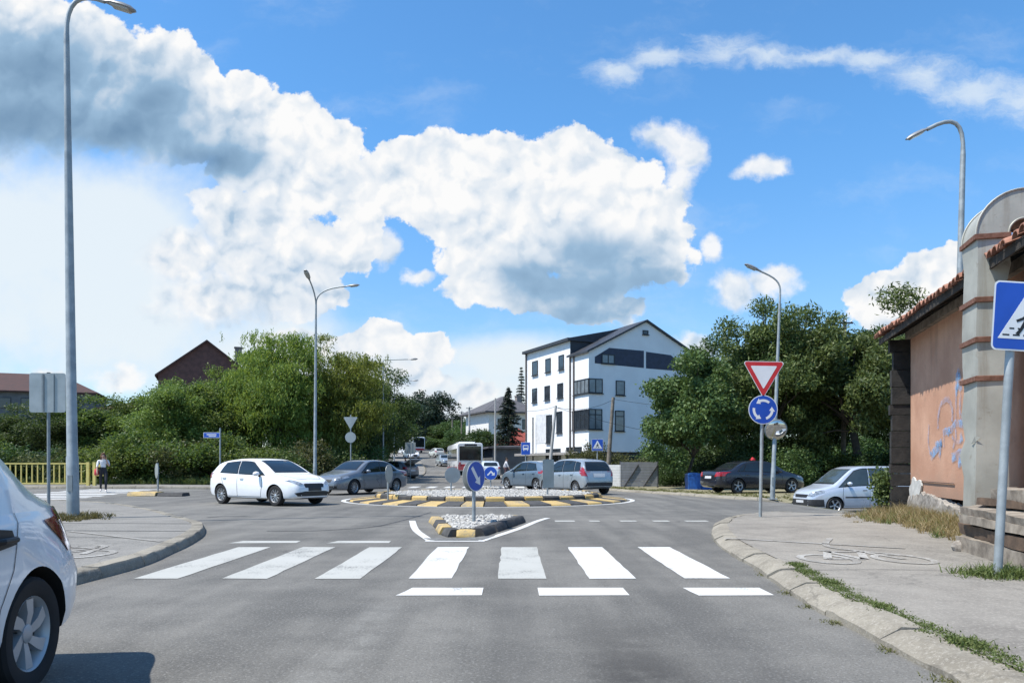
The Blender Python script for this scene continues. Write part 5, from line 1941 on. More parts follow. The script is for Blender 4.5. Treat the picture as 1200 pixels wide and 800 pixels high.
lamp_post("tallest grey lamp post, standing in a grass patch on the left pavement", (-9.37, 16.4), 10.32, [curve((0, 0, 0), (0, 0, .7), (.25, 0, .92), (.82, 0, .70))], .125, .055, -.014, KH)
lamp_post("double armed lamp post behind the white hatchback", (U(369, 42), 42), 10.0, [curve((0, 0, 0), (0, 0, .6), (.5, 0, .9), (1.7, 0, .98)), curve((0, 0, 0), (0, -.1, .5), (-.1, -.4, .9), (-.15, -.8, 1.15))], .11, .05, .006, .05)
lamp_post("slim lamp post with a level arm before the dark trees", (U(449, 55), 55), 8.4, [[(0, 0, 0), (0, 0, .25), (.12, 0, .32), (1.8, 0, .36)]], .075, .045, 0, .05)
lamp_post("distant lamp post with its arm showing out of the dark trees", (U(462, 82), 82), 9.3, [[(0, 0, 0), (0, 0, .25), (.12, 0, .32), (1.9, 0, .40)]], .08, .045, 0, .05)
R1 = lamp_post("lamp post carrying a round traffic mirror", (U(905, 31.9), 31.9), 8.5, [curve((0, 0, 0), (.06, 0, .55), (-.2, 0, .70), (-.85, 0, .98))], .10, .045, .038, .10)
lamp_post("lamp post rising behind the tiled roof", (U(1118, 22.5), 22.5), 10.5, [curve((0, 0, 0), (.04, 0, 1.0), (-.25, 0, 1.18), (-1.05, 0, .74))], .12, .072, .025, KH)

mr = thing("traffic_mirror", "round convex mirror mounted on the lamp post", "mirror", (U(905, 31.9) + .10, 31.9 - .13, .10 + 2.62))
mb = MB()
mb.lathe([(0.001, -.10), (.2, -.09), (.40, -.045), (.46, .0), (.455, .03), (.40, .06), (0.001, .08)], 36, 0, None, 'Y')
mb.build('rim', GREYPAINT, mr, 50)
mr.rotation_euler = (R(24), 0, R(-6))
MIRROR = mat("convex_mirror", (0.62, 0.61, 0.58), 0.07, 1.0, 0.01)
mb = MB()
mb.lathe([(0.001, -.165), (.12, -.158), (.24, -.135), (.34, -.102), (.415, -.052)], 40, 0, None, 'Y')
mb.build('mirror_face', MIRROR, mr, 80)
mb = MB()
mb.box((-.02, .12, .0), (.06, .16, .05))
mb.build('bracket', GALV, mr)

WOODPOLE = mat("weathered_pole_wood", (0.17, 0.15, 0.125), 0.9, 0, 0.3, 3, bump=0.5, bscale=20)
CONCPOLE = mat("pole_concrete", (0.36, 0.355, 0.34), 0.9, 0, 0.12, 3)


def utility_pole(label, base_, h_, lean, m_, r_=.13, arms=True, z=0):
    x, y = base_
    root = thing("utility_pole", label, "utility pole", (x, y, float(Z(x, y)) + z), 0, "utility poles")
    mb = MB()
    mb.tube([(0, 0, -.3), (lean * h_ * .5, 0, h_ * .5), (lean * h_, 0, h_)], [r_, r_ * .85, r_ * .68], 10)
    mb.build('pole', m_, root, 40)
    if arms:
        mb = MB()
        mb.box((lean * h_, -.1, h_ - .25), (.9, .08, .09))
        mb.build('cross_arm', DARKSTEEL, root)
        for dx in (-.36, 0, .36):
            mb = MB()
            mb.lathe([(.02, 0), (.045, .02), (.045, .07), (.025, .09), (.03, .12), (.001, .14)], 10, 0, Matrix.Translation((lean * h_ + dx, -.1, h_ - .2)))
            mb.build('insulator', SIGNWHITE, root, 50)
    return Vector((x + lean * h_, y, float(Z(x, y)) + z + h_))


pA = utility_pole("leaning wooden pole in front of the white building's grey side", (U(711, 52), 52), 5.9, .075, WOODPOLE, .16, False)
pB = utility_pole("leaning pale pole between the two cars and the white building", (U(642, 47), 47), 4.9, .10, CONCPOLE, .11, False)
pC = utility_pole("wooden pole sticking up between the tall green trees", (U(988, 46), 46), 10.1, .01, WOODPOLE, .16, True)
pD = utility_pole("thin pale pole in front of the dark conifer", (U(580, 72), 72), 7.2, .005, CONCPOLE, .10, False, .1)
pE = utility_pole("nearest of the three poles lining the hill road", (U(550, 112), 112), 7.9, .0, CONCPOLE, .17, True)
pF = utility_pole("middle one of the three poles lining the hill road", (U(541, 135), 135), 7.8, .0, WOODPOLE, .17, True)
pG = utility_pole("farthest of the three poles lining the hill road", (U(530, 160), 160), 7.2, .0, WOODPOLE, .18, True)


def wire(label, a_, b_, sag, r_=.012):
    mb = MB()
    pts = []
    for k in range(15):
        t = k / 14
        p = Vector(a_).lerp(Vector(b_), t)
        p.z -= 4 * sag * t * (1 - t)
        pts.append(p)
    mb.tube(pts, r_, 5)
    tag(mb.build('overhead_wire', BLACK), label, "cable", "overhead wires")


wire("overhead wire slung from the wooden pole to the pale pole", pA - Vector((0, 0, .15)), pB - Vector((0, 0, .1)), .35)
wire("overhead wire running from the wooden pole into the trees", pA - Vector((0, 0, .12)), pC - Vector((0, 0, 5.2)), .5)
wire("lower overhead wire sloping from the pale pole towards the right trees", pB - Vector((0, 0, .1)), Vector((15.5, 47, 2.6)), .5)
wire("overhead wire from the pale pole past the building towards the conifer", pB - Vector((0, 0, .05)), pD - Vector((0, 0, .2)), .6)
wire("overhead wire above the far road from the conifer pole to the hill poles", pD - Vector((0, 0, .1)), pE - Vector((0, 0, .3)), .8)
wire("overhead wire between the hill poles", pE - Vector((0, 0, .2)), pF - Vector((0, 0, .2)), .4)
wire("overhead wire at the top of the hill road", pF - Vector((0, 0, .2)), pG - Vector((0, 0, .2)), .4)

# ================================================================== the orange house on the right
def spray_mat(name, col, rough, metal, var, vs_):
    """sprayed paint, thin and patchy"""
    m_ = mat(name, col, rough, metal, var, vs_)
    nt = m_.node_tree
    b = NB(nt)
    co = b.n('ShaderNodeTexCoord').outputs['Object']
    a_ = b.step(b.m('ADD', b.m('MULTIPLY', b.noise(co, 7, 5, .7), .6), b.m('MULTIPLY', b.noise(co, 60, 3, .7), .4)), .38, .64, .04, .68)
    nt.links.new(a_, nt.nodes['Principled BSDF'].inputs['Alpha'])
    return m_


HA = Vector((8.7, 16.8, 0))
he = Vector((-.2425, -.9701, 0))
hn = Vector((-.9701, .2425, 0))
HM = Matrix((( he.x, hn.x, 0, HA.x), (he.y, hn.y, 0, HA.y), (0, 0, 1, KH), (0, 0, 0, 1)))     # local: s along the wall, o outwards, z up
STUCCO = mat("orange_stucco", (0.42, 0.225, 0.145), 0.92, 0, 0.12, 1.1, bump=0.6, bscale=22, col2=(0.55, 0.325, 0.22))
def weather(m_, z0, z1, col, streak):
    """damp foot and rain streaks added to a wall paint"""
    nt = m_.node_tree
    b = NB(nt)
    p = nt.nodes['Principled BSDF']
    src = p.inputs['Base Color'].links[0].from_socket
    co = b.n('ShaderNodeTexCoord').outputs['Object']
    sp = b.n('ShaderNodeSeparateXYZ')
    nt.links.new(co, sp.inputs[0])
    n1 = b.noise(co, 2.2, 6, .65)
    foot = b.m('MULTIPLY', b.step(b.m('ADD', sp.outputs[2], b.m('MULTIPLY', n1, -1.1)), z1 - .5, z0 - .5), .75)
    n2 = b.noise(b.v('MULTIPLY', co, (5.5, 5.5, .35)), 1.0, 5, .6)
    st = b.m('MULTIPLY', b.step(n2, .55, .72), streak)
    blot = b.m('MULTIPLY', b.step(b.noise(co, 5.0, 6, .7), .60, .66), streak * .8)
    c_ = b.mix(b.m('MAXIMUM', b.m('MAXIMUM', foot, st), blot), src, (*col, 1))
    nt.links.new(c_, p.inputs['Base Color'])


weather(STUCCO, .3, 1.15, (0.26, 0.165, 0.115), .34)
RUBBLE = mat("rubble_plinth", (0.17, 0.15, 0.13), 0.95, 0, 0.4, 9, bump=1.0, bscale=22, col2=(0.36, 0.33, 0.29))
TILE = mat("clay_tile", (0.20, 0.085, 0.055), 0.9, 0, 0.35, 7, bump=0.4, bscale=40, col2=(0.40, 0.20, 0.135))
CHAR = mat("charred_boards", (0.008, 0.008, 0.008), 0.85, 0, 0.5, 6, bump=1.0, bscale=18, col2=(0.03, 0.028, 0.026))
OLDWOOD = mat("old_grey_wood", (0.14, 0.115, 0.09), 0.9, 0, 0.35, 5, bump=0.6, bscale=24, col2=(0.30, 0.26, 0.21))
DARKWOOD = mat("dark_rafter_wood", (0.03, 0.025, 0.02), 0.9, 0, 0.4, 6, bump=0.5, bscale=24)
PLASTER = mat("bare_white_plaster", (0.50, 0.49, 0.46), 0.95, 0, 0.15, 6, bump=0.7, bscale=30)
SPRAY = spray_mat("blue_spray_paint", (0.20, 0.47, 0.80), 0.6, 0, 0.22, 12)
SPRAYF = spray_mat("faint_blue_spray", (0.34, 0.38, 0.52), 0.7, 0, 0.25, 10)

hs = thing("old_house", "old orange house with sagging clay tile roof and blue graffiti", "house", HM @ Vector((0, 0, 0)), 0)
HI = Matrix.Translation(HM @ Vector((0, 0, 0))).inverted() @ HM
WL = 9.0
mb = MB()
nseg = 40
mb.box((WL / 2 + .02, -.16, 2.30), (WL - .04, .30, 3.56), 0, HI)
mb.box((.15, -3.2, 2.05), (.28, 5.76, 4.06), 0, HI)
mb.box((WL - .2, -3.2, 2.05), (.28, 5.76, 4.06), 0, HI)
mb.box((WL / 2, -6.2, 2.05), (WL - .1, .28, 4.06), 0, HI)
wall_o = mb.build('wall', STUCCO, hs)
# rubble plinth with an uneven top
mb = MB()
vs, fs = [], []
for i in range(nseg * 3 + 1):
    s_ = WL * i / (nseg * 3)
    top_ = .50 + .10 * math.sin(s_ * 1.3) + rng.normal(0, .015)
    bulge = [.02 + abs(rng.normal(0, .02)) for _ in range(5)]
    for q in range(5):
        vs.append((s_, bulge[q] + .03 * (1 - q / 4), top_ * q / 4 - .05))
    vs.append((s_, -.1, top_))
for i in range(nseg * 3):
    fs += [(i * 6 + q, (i + 1) * 6 + q, (i + 1) * 6 + q + 1, i * 6 + q + 1) for q in range(5)]
mb.add(vs, fs, 0, HI)
mb.build('plinth', RUBBLE, hs, 60)


def blob_patch(mb, cx, cz, rx, rz_, y0, y1, n=22, seed=0, rough=.25):
    rg = np.random.default_rng(seed)
    ph = rg.uniform(0, 6.28, 4)
    poly = []
    for k in range(n):
        t = 2 * math.pi * k / n
        r_ = 1 + rough * (math.sin(2 * t + ph[0]) * .5 + math.sin(3 * t + ph[1]) * .4 + math.sin(5 * t + ph[2]) * .3)
        poly.append((cx + rx * r_ * math.cos(t), cz + rz_ * r_ * math.sin(t)))
    mb.prism(poly, y0, y1, 0, HI)


mb = MB()
blob_patch(mb, .52, .62, .40, .26, .002, .035, 24, 3, .5)
mb.build('bare_patch', PLASTER, hs)
mb = MB()
mb.box((1.6, .012, .80), (3.0, .02, .012), 0, HI)
mb.build('wall_crack', SEAMM, hs)


def spray(mb, pts, w, off):
    p = np.array([np.array(q, float) for q in pts])
    if len(p) > 2:
        t_ = np.concatenate([[0], np.cumsum(np.hypot(*np.diff(p, axis=0).T))])
        tt = np.linspace(0, t_[-1], max(int(t_[-1] / .03), 6))
        p = np.stack([pchip(t_, p[:, 0])(tt), pchip(t_, p[:, 1])(tt)], 1)
    else:
        p = np.array([p[0] + (p[1] - p[0]) * k / 8 for k in range(9)])
    tx, ty = np.gradient(p[:, 0]), np.gradient(p[:, 1])
    l_ = np.hypot(tx, ty) + 1e-9
    n_ = np.stack([-ty / l_, tx / l_], 1)
    ww = w / 2 * (1 + rng.normal(0, .10, len(p)))
    vs, fs = [], []
    for i in range(len(p)):
        a_, b_ = p[i] + n_[i] * ww[i], p[i] - n_[i] * ww[i]
        vs += [(a_[0], off, a_[1]), (b_[0], off, b_[1])]
        if i:
            fs.append((2 * i - 2, 2 * i - 1, 2 * i + 1, 2 * i))
    mb.add(vs, fs, 0, HI)


def gpt(px, py):
    """point of the graffiti on the wall, from the photograph (s along the wall, height)"""
    u_ = (px - 600) / 900
    s_ = (u_ * 16.8 - 8.7) / (u_ * .9701 - .2425)
    y = 16.8 - .9701 * s_
    return (s_, EYE + (545 - py) * y / 900 - KH)


def zpt(zx, zy):
    return gpt(1060 + zx / 5.71, 420 + zy / 5.71)


mb = MB()
for pts, w in (([(225, 470), (228, 380), (250, 300), (285, 270), (310, 300), (322, 370), (318, 420)], .09), ([(345, 220), (345, 400)], .07), ([(165, 440), (160, 540), (172, 640)], .06), ([(200, 590), (172, 640)], .05),
               ([(340, 430), (345, 520), (325, 600)], .07), ([(375, 230), (372, 360), (392, 420)], .09), ([(318, 520), (350, 560), (390, 545)], .06), ([(240, 620), (240, 680)], .03), ([(262, 470), (265, 590)], .08)):
    spray(mb, [zpt(*p) for p in pts], w * 1.15, .004)
mb.build('faint_graffiti', SPRAYF, hs)
mb = MB()
for pts, w in (([(345, 215), (362, 90), (380, 215)], .14), ([(352, 160), (366, 200)], .16), ([(178, 655), (250, 560)], .18), ([(205, 575), (248, 565), (232, 660)], .12), ([(268, 490), (315, 475), (345, 430), (395, 440)], .13),
               ([(300, 470), (290, 510)], .12), ([(375, 500), (385, 560)], .14), ([(318, 665), (392, 625)], .17), ([(360, 705), (405, 675)], .14), ([(345, 190), (352, 250)], .1)):
    spray(mb, [zpt(*p) for p in pts], w, .006)
mb.build('graffiti', SPRAY, hs)

# roof: clay barrel tiles in courses
PITCH = R(24)
ZE = 3.98          # height of the eave above the pavement
OV = .60
SAG = lambda s_: -.05 * math.sin(s_ / WL * math.pi) + .02 * math.sin(s_ * 2.3)
mb = MB()
cols = int((WL + .8) / .215)
for k in range(cols):
    s_ = -.35 + k * .215
    for r_ in range(15):
        d0 = r_ * .36
        js, jz, jd = rng.normal(0, .012), rng.normal(0, .008), rng.normal(0, .018)
        vs, fs = [], []
        n = 5
        rad0, rad1 = .105, .088
        for e_, (dd, rr, lift) in enumerate(((d0 - .03 + jd, rad0, .035), (d0 + .38 + jd, rad1, .0))):
            for q in range(n + 1):
                th = math.pi * q / n
                o = OV - dd * math.cos(PITCH)
                zz_ = ZE + SAG(s_) + dd * math.sin(PITCH) + lift + jz + rr * .8 * math.sin(th)
                vs.append((s_ + js + rr * math.cos(th), o, zz_))
                vs.append((s_ + js + (rr - .014) * math.cos(th), o, zz_ - .016))
        m = (n + 1) * 2
        for q in range(n):
            a_ = q * 2
            fs += [(a_, a_ + 2, m + a_ + 2, m + a_), (a_ + 1, m + a_ + 1, m + a_ + 3, a_ + 3), (a_, a_ + 1, a_ + 3, a_ + 2)]
        mb.add(vs, fs, 0, HI)
tiles = mb.build('roof', TILE, hs, 60)
mb = MB()                                              # board under the tiles and the far slope
vs = []
for s_ in (-.38, WL + .4):
    vs += [(s_, OV - .05, ZE - .02), (s_, OV - .05, ZE - .05), (s_, OV - 5.4 * math.cos(PITCH), ZE + 5.4 * math.sin(PITCH) - .03), (s_, OV - 5.4 * math.cos(PITCH), ZE + 5.4 * math.sin(PITCH) - .06)]
mb.add(vs, [(0, 2, 6, 4), (1, 5, 7, 3), (0, 4, 5, 1), (2, 3, 7, 6), (0, 1, 3, 2), (4, 6, 7, 5)], 0, HI)
vs = []
for s_ in (-.38, WL + .4):
    rd = OV - 5.4 * math.cos(PITCH)
    vs += [(s_, rd, ZE + 5.4 * math.sin(PITCH) + .02), (s_, rd - 3.2, ZE + 3.9 * math.sin(PITCH) - .6), (s_, rd, ZE + 5.4 * math.sin(PITCH) - .06), (s_, rd - 3.2, ZE + 3.9 * math.sin(PITCH) - .68)]
mb.add(vs, [(0, 1, 5, 4), (2, 6, 7, 3), (0, 2, 3, 1), (4, 5, 7, 6), (1, 3, 7, 5)], 0, HI)
mb.build('roof_boarding', DARKWOOD, hs)
for k in range(11):
    s_ = -.15 + k * .9
    mb = MB()
    vs = []
    for ds in (-.05, .05):
        for (o, dz) in ((OV - .12, -.06), (OV - .12, -.17), (-.3, -.06), (-.3, -.17)):
            vs.append((s_ + ds, o, ZE + (OV - o) * math.tan(PITCH) + dz))
    mb.add(vs, [(0, 1, 3, 2), (4, 6, 7, 5), (0, 2, 6, 4), (1, 5, 7, 3), (0, 4, 5, 1), (2, 3, 7, 6)], 0, HI)
    mb.build('rafter', DARKWOOD, hs)
mb = MB()
mb.box((WL / 2 - .1, OV - .07, ZE - .08), (WL + .5, .03, .13), 0, HI)
mb.build('eave_board', DARKWOOD, hs)
mb = MB()
mb.box((WL / 2, .04, ZE - .02), (WL, .10, .16), 0, HI)
mb.build('wall_plate', OLDWOOD, hs)
# charred corner boards
post_o = thing("charred_corner_post", "tall black charred board stack at the orange house's far corner", "post", HM @ Vector((-.12, .06, 0)))
PI_ = Matrix.Translation(HM @ Vector((-.12, .06, 0))).inverted() @ HM
mb = MB()
zc = -.12
while zc < 3.85:
    hh = rng.uniform(.22, .42)
    hh = min(hh, 3.9 - zc)
    mb.box((-.12 + rng.normal(0, .012), .10 + rng.normal(0, .018), zc + hh / 2), (.16, .50 + rng.normal(0, .02), hh - .012), 0, PI_)
    zc += hh
mb.build('boards', CHAR, post_o)

# big sheet metal ventilation duct
DUCT = mat("weathered_duct_paint", (0.30, 0.30, 0.265), 0.55, 0.15, 0.15, 1.5, bump=0.25, bscale=9, col2=(0.40, 0.40, 0.355))
weather(DUCT, .1, .9, (0.20, 0.165, 0.12), .5)
dv = thing("ventilation_duct", "tall grey sheet metal duct with rusty bands and a bend on top", "duct", HM @ Vector((6.2, .45, 0)))
DI = Matrix.Translation(HM @ Vector((6.2, .45, 0))).inverted() @ HM
S0, S1, O0, O1 = 5.93, 6.53, .32, .70
TOPZ = 4.28


def ring_rect(g, z, jit=0):
    return [(S0 - g + rng.normal(0, jit), O0 - g + rng.normal(0, jit), z), (S1 + g + rng.normal(0, jit), O0 - g + rng.normal(0, jit), z), (S1 + g + rng.normal(0, jit), O1 + g + rng.normal(0, jit), z), (S0 - g + rng.normal(0, jit), O1 + g + rng.normal(0, jit), z)]


mb = MB()
zs = [-.02, .3, .62, .95, 1.28, 1.5, 1.85, 2.2, 2.56, 3.0, 3.3, 3.6, 3.9, 4.1, TOPZ]
vs, fs = [], []
for z_ in zs:
    vs += ring_rect(0, z_, .012)
for i in range(len(zs) - 1):
    fs += [(i * 4 + k, i * 4 + (k + 1) % 4, (i + 1) * 4 + (k + 1) % 4, (i + 1) * 4 + k) for k in range(4)]
fs.append((0, 3, 2, 1))
mb.add(vs, fs, 0, DI)
mb.build('duct_shaft', DUCT, dv, 30)
for z_ in (2.33, 2.87, 3.42, TOPZ + .01):
    mb = MB()
    g = .035
    vs = ring_rect(.004, z_ - .04) + ring_rect(g, z_ - .035) + ring_rect(g, z_ + .03) + ring_rect(.004, z_ + .04)
    fs = []
    for i in range(3):
        fs += [(i * 4 + k, i * 4 + (k + 1) % 4, (i + 1) * 4 + (k + 1) % 4, (i + 1) * 4 + k) for k in range(4)]
    mb.add(vs, fs, 0, DI)
    mb.build('flange', RUST, dv)
mb = MB()                                              # half turn bend towards the roof
ri, ro = .20, .20 + (O1 - O0)
oc = O0 - ri
n = 22
vs, fs = [], []
for i in range(n + 1):
    t = math.pi * i / n
    for (rr, ss) in ((ri, S0), (ri, S1), (ro, S1), (ro, S0)):
        vs.append((ss, oc + rr * math.cos(t), TOPZ + .04 + rr * math.sin(t)))
for i in range(n):
    fs += [(i * 4 + k, i * 4 + (k + 1) % 4, (i + 1) * 4 + (k + 1) % 4, (i + 1) * 4 + k) for k in range(4)]
mb.add(vs, fs, 0, DI)
el = mb.build('bend', DUCT, dv, 30)
mb = MB()
for ss in (S1 + .006, S0 - .006):
    for rr, g in ((ro, .012), (ri, -.012)):
        pts = [(ss, oc + (rr + g) * math.cos(math.pi * i / n), TOPZ + .04 + (rr + g) * math.sin(math.pi * i / n)) for i in range(n + 1)]
        mb.tube([DI @ Vector(p) for p in pts], .014, 6)
mb.build('seam_bead', DUCT, el, 50)
mb = MB()
mb.box((S0 + .3, oc - (ri + ro) / 2, TOPZ - .02), (S1 - S0 - .04, O1 - O0 - .04, .04), 0, DI)
mb.build('duct_mouth', BLACK, dv)
mb = MB()
mb.add([(S1 - .22, O1 + .006, 1.43), (S1 - .12, O1 + .03, 1.44), (S1 + .01, O1 + .03, 1.53), (S1 + .04, O1 - .03, 1.52), (S1 + .01, O1 + .01, 1.46)], [(0, 1, 2, 4), (2, 3, 4)], 0, DI)
mb.build('torn_flap', DUCT, dv)
mb = MB()
mb.tube([HI @ Vector(p) for p in ((6.75, .03, -.05), (6.75, .03, 3.9))], .055, 10)
mb.build('downpipe', RUST, hs, 40)

# weathered planks piled by the wall
plank_specs = [  # s centre, o, z, length, width, thick, yaw, roll, label
    (8.1, .78, .10, 2.5, .30, .18, .00, 0, "thick grey beam at the bottom of the plank pile"),
    (8.15, 1.00, .09, 2.4, .10, .20, .02, 0, "weathered board on edge along the foot of the plank pile"),
    (8.1, .84, .28, 2.6, .34, .14, -.02, .05, "broad dark plank second from the bottom of the pile"),
    (8.2, .92, .42, 2.3, .26, .10, .03, -.06, "splintered plank in the middle of the plank pile"),
    (8.05, .80, .545, 2.7, .40, .10, -.03, .16, "wide pale cracked plank jutting out of the pile towards the road"),
    (8.2, .72, .66, 2.3, .26, .09, .02, -.05, "brownish plank second from the top of the pile"),
    (8.5, .70, .78, 1.9, .28, .13, .01, .04, "short dark beam lying on top of the plank pile"),
]
for i, (s_, o, z_, l_, w, t, yaw, roll, lab) in enumerate(plank_specs):
    pos = HM @ Vector((s_, o, z_))
    mb = MB()
    n = 12
    vs, fs = [], []
    for k in range(n + 1):
        xx = -l_ / 2 + l_ * k / n + (rng.normal(0, .03) if k in (0, n) else 0)
        for (a_, b_) in ((-w / 2, -t / 2), (w / 2, -t / 2), (w / 2, t / 2), (w * .15, t / 2 + .004), (-w * .2, t / 2 - .006), (-w / 2, t / 2)):
            vs.append((xx + (rng.normal(0, .035) if k in (0, n) else 0), a_ + rng.normal(0, .008), b_ + rng.normal(0, .005)))
    for k in range(n):
        fs += [(k * 6 + q, k * 6 + (q + 1) % 6, (k + 1) * 6 + (q + 1) % 6, (k + 1) * 6 + q) for q in range(6)]
    fs += [tuple(reversed(range(6))), tuple(n * 6 + q for q in range(6))]
    mb.add(vs, fs, 0, Matrix.Rotation(yaw, 4, 'Z') @ Matrix.Rotation(roll, 4, 'X'))
    o_ = mb.build('plank', OLDWOOD if i % 3 != 2 else mat("brown_plank_wood", (0.10, 0.065, 0.042), .9, 0, .35, 5, bump=.6, bscale=24), None, 30, pos)
    o_.rotation_euler = (0, 0, math.atan2(he.y, he.x))
    tag(o_, lab, "plank", "planks piled by the orange wall")
for (s_, o, r_, lab) in ((.80, .20, .14, "white lump of broken plaster at the orange wall's foot"), (7.05, 1.05, .10, "small grey rubble stone under the plank pile's end")):
    mb = MB()
    bmv = []
    for i in range(7):
        th0 = math.pi * i / 6
        for k in range(10):
            t = 2 * math.pi * k / 10
            rr = r_ * (1 + rng.normal(0, .13))
            bmv.append((rr * math.sin(th0) * math.cos(t) * 1.25, rr * math.sin(th0) * math.sin(t), rr * math.cos(th0) * .8))
    fs = [(i * 10 + k, i * 10 + (k + 1) % 10, (i + 1) * 10 + (k + 1) % 10, (i + 1) * 10 + k) for i in range(6) for k in range(10)]
    mb.add(bmv, fs)
    tag(mb.build('rubble_stone', PLASTER if r_ > .12 else RUBBLE, None, 40, HM @ Vector((s_, o, r_ * .5))), lab, "stone")

# ================================================================== white building
WB = mat("white_render", (0.74, 0.75, 0.76), 0.85, 0, 0.04, 0.8)
weather(WB, .2, 1.6, (0.52, 0.52, 0.50), .10)
ROOFD = mat("dark_roof_sheet", (0.035, 0.038, 0.046), 0.5, 0.1, 0.25, 2)
WFRAME = mat("anthracite_frame", (0.022, 0.026, 0.032), 0.5, 0, 0.15)
WGLASS = glass_mat("window_glass_dark", (0.03, 0.04, 0.05), 0.05)
WGLASS2 = glass_mat("window_glass_curtain", (0.16, 0.19, 0.21), 0.12)
SLAB = mat("concrete_slab", (0.28, 0.27, 0.26), 0.9, 0, 0.15, 2)
BX0, BY0 = U(690, 62.0), 62.0
bl = thing("white_building", "white four storey building with dark gable roof and corner windows", "building", (BX0, BY0, float(Z(BX0, BY0)) - .35))
ga = Vector((.9110, .4124, 0))                 # along the gable front
gb_ = Vector((-.4124, .9110, 0))               # along the left face
BM_ = Matrix(((ga.x, gb_.x, 0, 0), (ga.y, gb_.y, 0, 0), (0, 0, 1, 0), (0, 0, 0, 1)))     # local: x along gable, y along left face (away), z up
zb0 = bl.location.z


def gx(px):
    """x along the gable front seen at column px"""
    u_ = (px - 600) / 900
    return (u_ * BY0 - BX0) / (ga.x - u_ * ga.y)


def lyy(px):
    u_ = (px - 600) / 900
    return (u_ * BY0 - BX0) / (gb_.x - u_ * gb_.y)


def gz(px, py):
    return EYE + (545 - py) * (BY0 + ga.y * gx(px)) / 900 - zb0


def lz(px, py):
    return EYE + (545 - py) * (BY0 + gb_.y * lyy(px)) / 900 - zb0


GW = gx(823)
GL = lyy(617)
JX = lyy(668)
ZEV = lz(690, 411.5)
XR = gx(757)
ZR = gz(757, 377)
ZRR = ZR - (GW - XR) * (ZR - ZEV) / XR
ZLO = gz(690, 529)
body = MB()
# upper body (storeys over the ground floor), gable shape
poly = [(0, ZLO), (GW, ZLO), (GW, ZRR), (XR, ZR), (0, ZEV)]
body.prism(poly, 0.0, JX, 0, BM_)
body.box(((GW) / 2, (JX + GL) / 2 + .001, (ZLO + lz(642, 405)) / 2), (GW - .02, GL - JX - .006, lz(642, 405) - ZLO), 0, BM_)
body.build('upper_walls', WB, bl)
mb = MB()
mb.box((GW / 2 + .4, JX / 2 + .6, ZLO / 2), (GW - .9, JX - 1.3, ZLO), 0, BM_)
mb.box((GW / 2, (JX + GL) / 2, ZLO / 2 - .002), (GW - .1, GL - JX - .05, ZLO), 0, BM_)
mb.build('ground_floor_walls', WB, bl)
mb = MB()
mb.box((-.35, GL / 2 + .1, ZLO - .12), (1.5, GL + .5, .22), 0, BM_)
mb.build('canopy_slab', SLAB, bl)
# roof sheets
mb = MB()
th = .16
ov = .25


def slope(xa, za, xb, zb_, y0, y1):
    vs = []
    for y in (y0, y1):
        vs += [(xa, y, za), (xb, y, zb_), (xb, y, zb_ + th), (xa, y, za + th)]
    mb.add(vs, [(0, 1, 2, 3), (7, 6, 5, 4), (0, 4, 5, 1), (1, 5, 6, 2), (2, 6, 7, 3), (3, 7, 4, 0)], 0, BM_)


k_ = (ZR - ZEV) / XR
slope(-ov, ZEV - ov * k_ + .004, XR, ZR + .004, -.22, JX + .18)
slope(XR - .9, ZR - .9 * k_ + .004, XR, ZR + .004, JX + .181, GL + .25)
slope(XR + .002, ZR + .004, GW + ov, ZRR - ov * k_ + .004, -.22, GL + .25)
mb.build('roof', ROOFD, bl)
mb = MB()                                    # raised flat-eaved block over the left part
zt_ = lz(642, 407)
mb.box((1.2, (JX + GL) / 2, zt_ + .09), (3.1, GL - JX + .5, .24), 0, BM_)
mb.add([(-.3, JX + .2, zt_ + .21), (XR - .3, JX + .2, ZR - .05), (XR - .3, GL + .2, ZR - .05), (-.3, GL + .2, zt_ + .21), (-.3, JX + .2, zt_ + .12), (XR - .3, JX + .2, zt_ + .12), (XR - .3, GL + .2, zt_ + .12), (-.3, GL + .2, zt_ + .12)],
       [(0, 1, 2, 3), (0, 4, 5, 1), (3, 2, 6, 7), (0, 3, 7, 4), (1, 5, 6, 2)], 0, BM_)
mb.box(((XR - .4) / 2 + .01, JX - .03, (ZEV + zt_) / 2 + .06), (XR - .42, .05, zt_ - ZEV + .1), 0, BM_)
mb.build('side_roof', ROOFD, bl)
mb = MB()
for i in range(2):
    y = JX + (-.12 if i == 0 else -.75)
    mb.tube([BM_ @ Vector((-.07, y, .1)), BM_ @ Vector((-.07, y, ZEV - .1))], .075, 8)
mb.tube([BM_ @ Vector((-.08, GL - .05, .1)), BM_ @ Vector((-.08, GL - .05, zt_))], .07, 8)
mb.build('downpipe', mat("brown_pipe", (.10, .085, .08), .6), bl, 40)


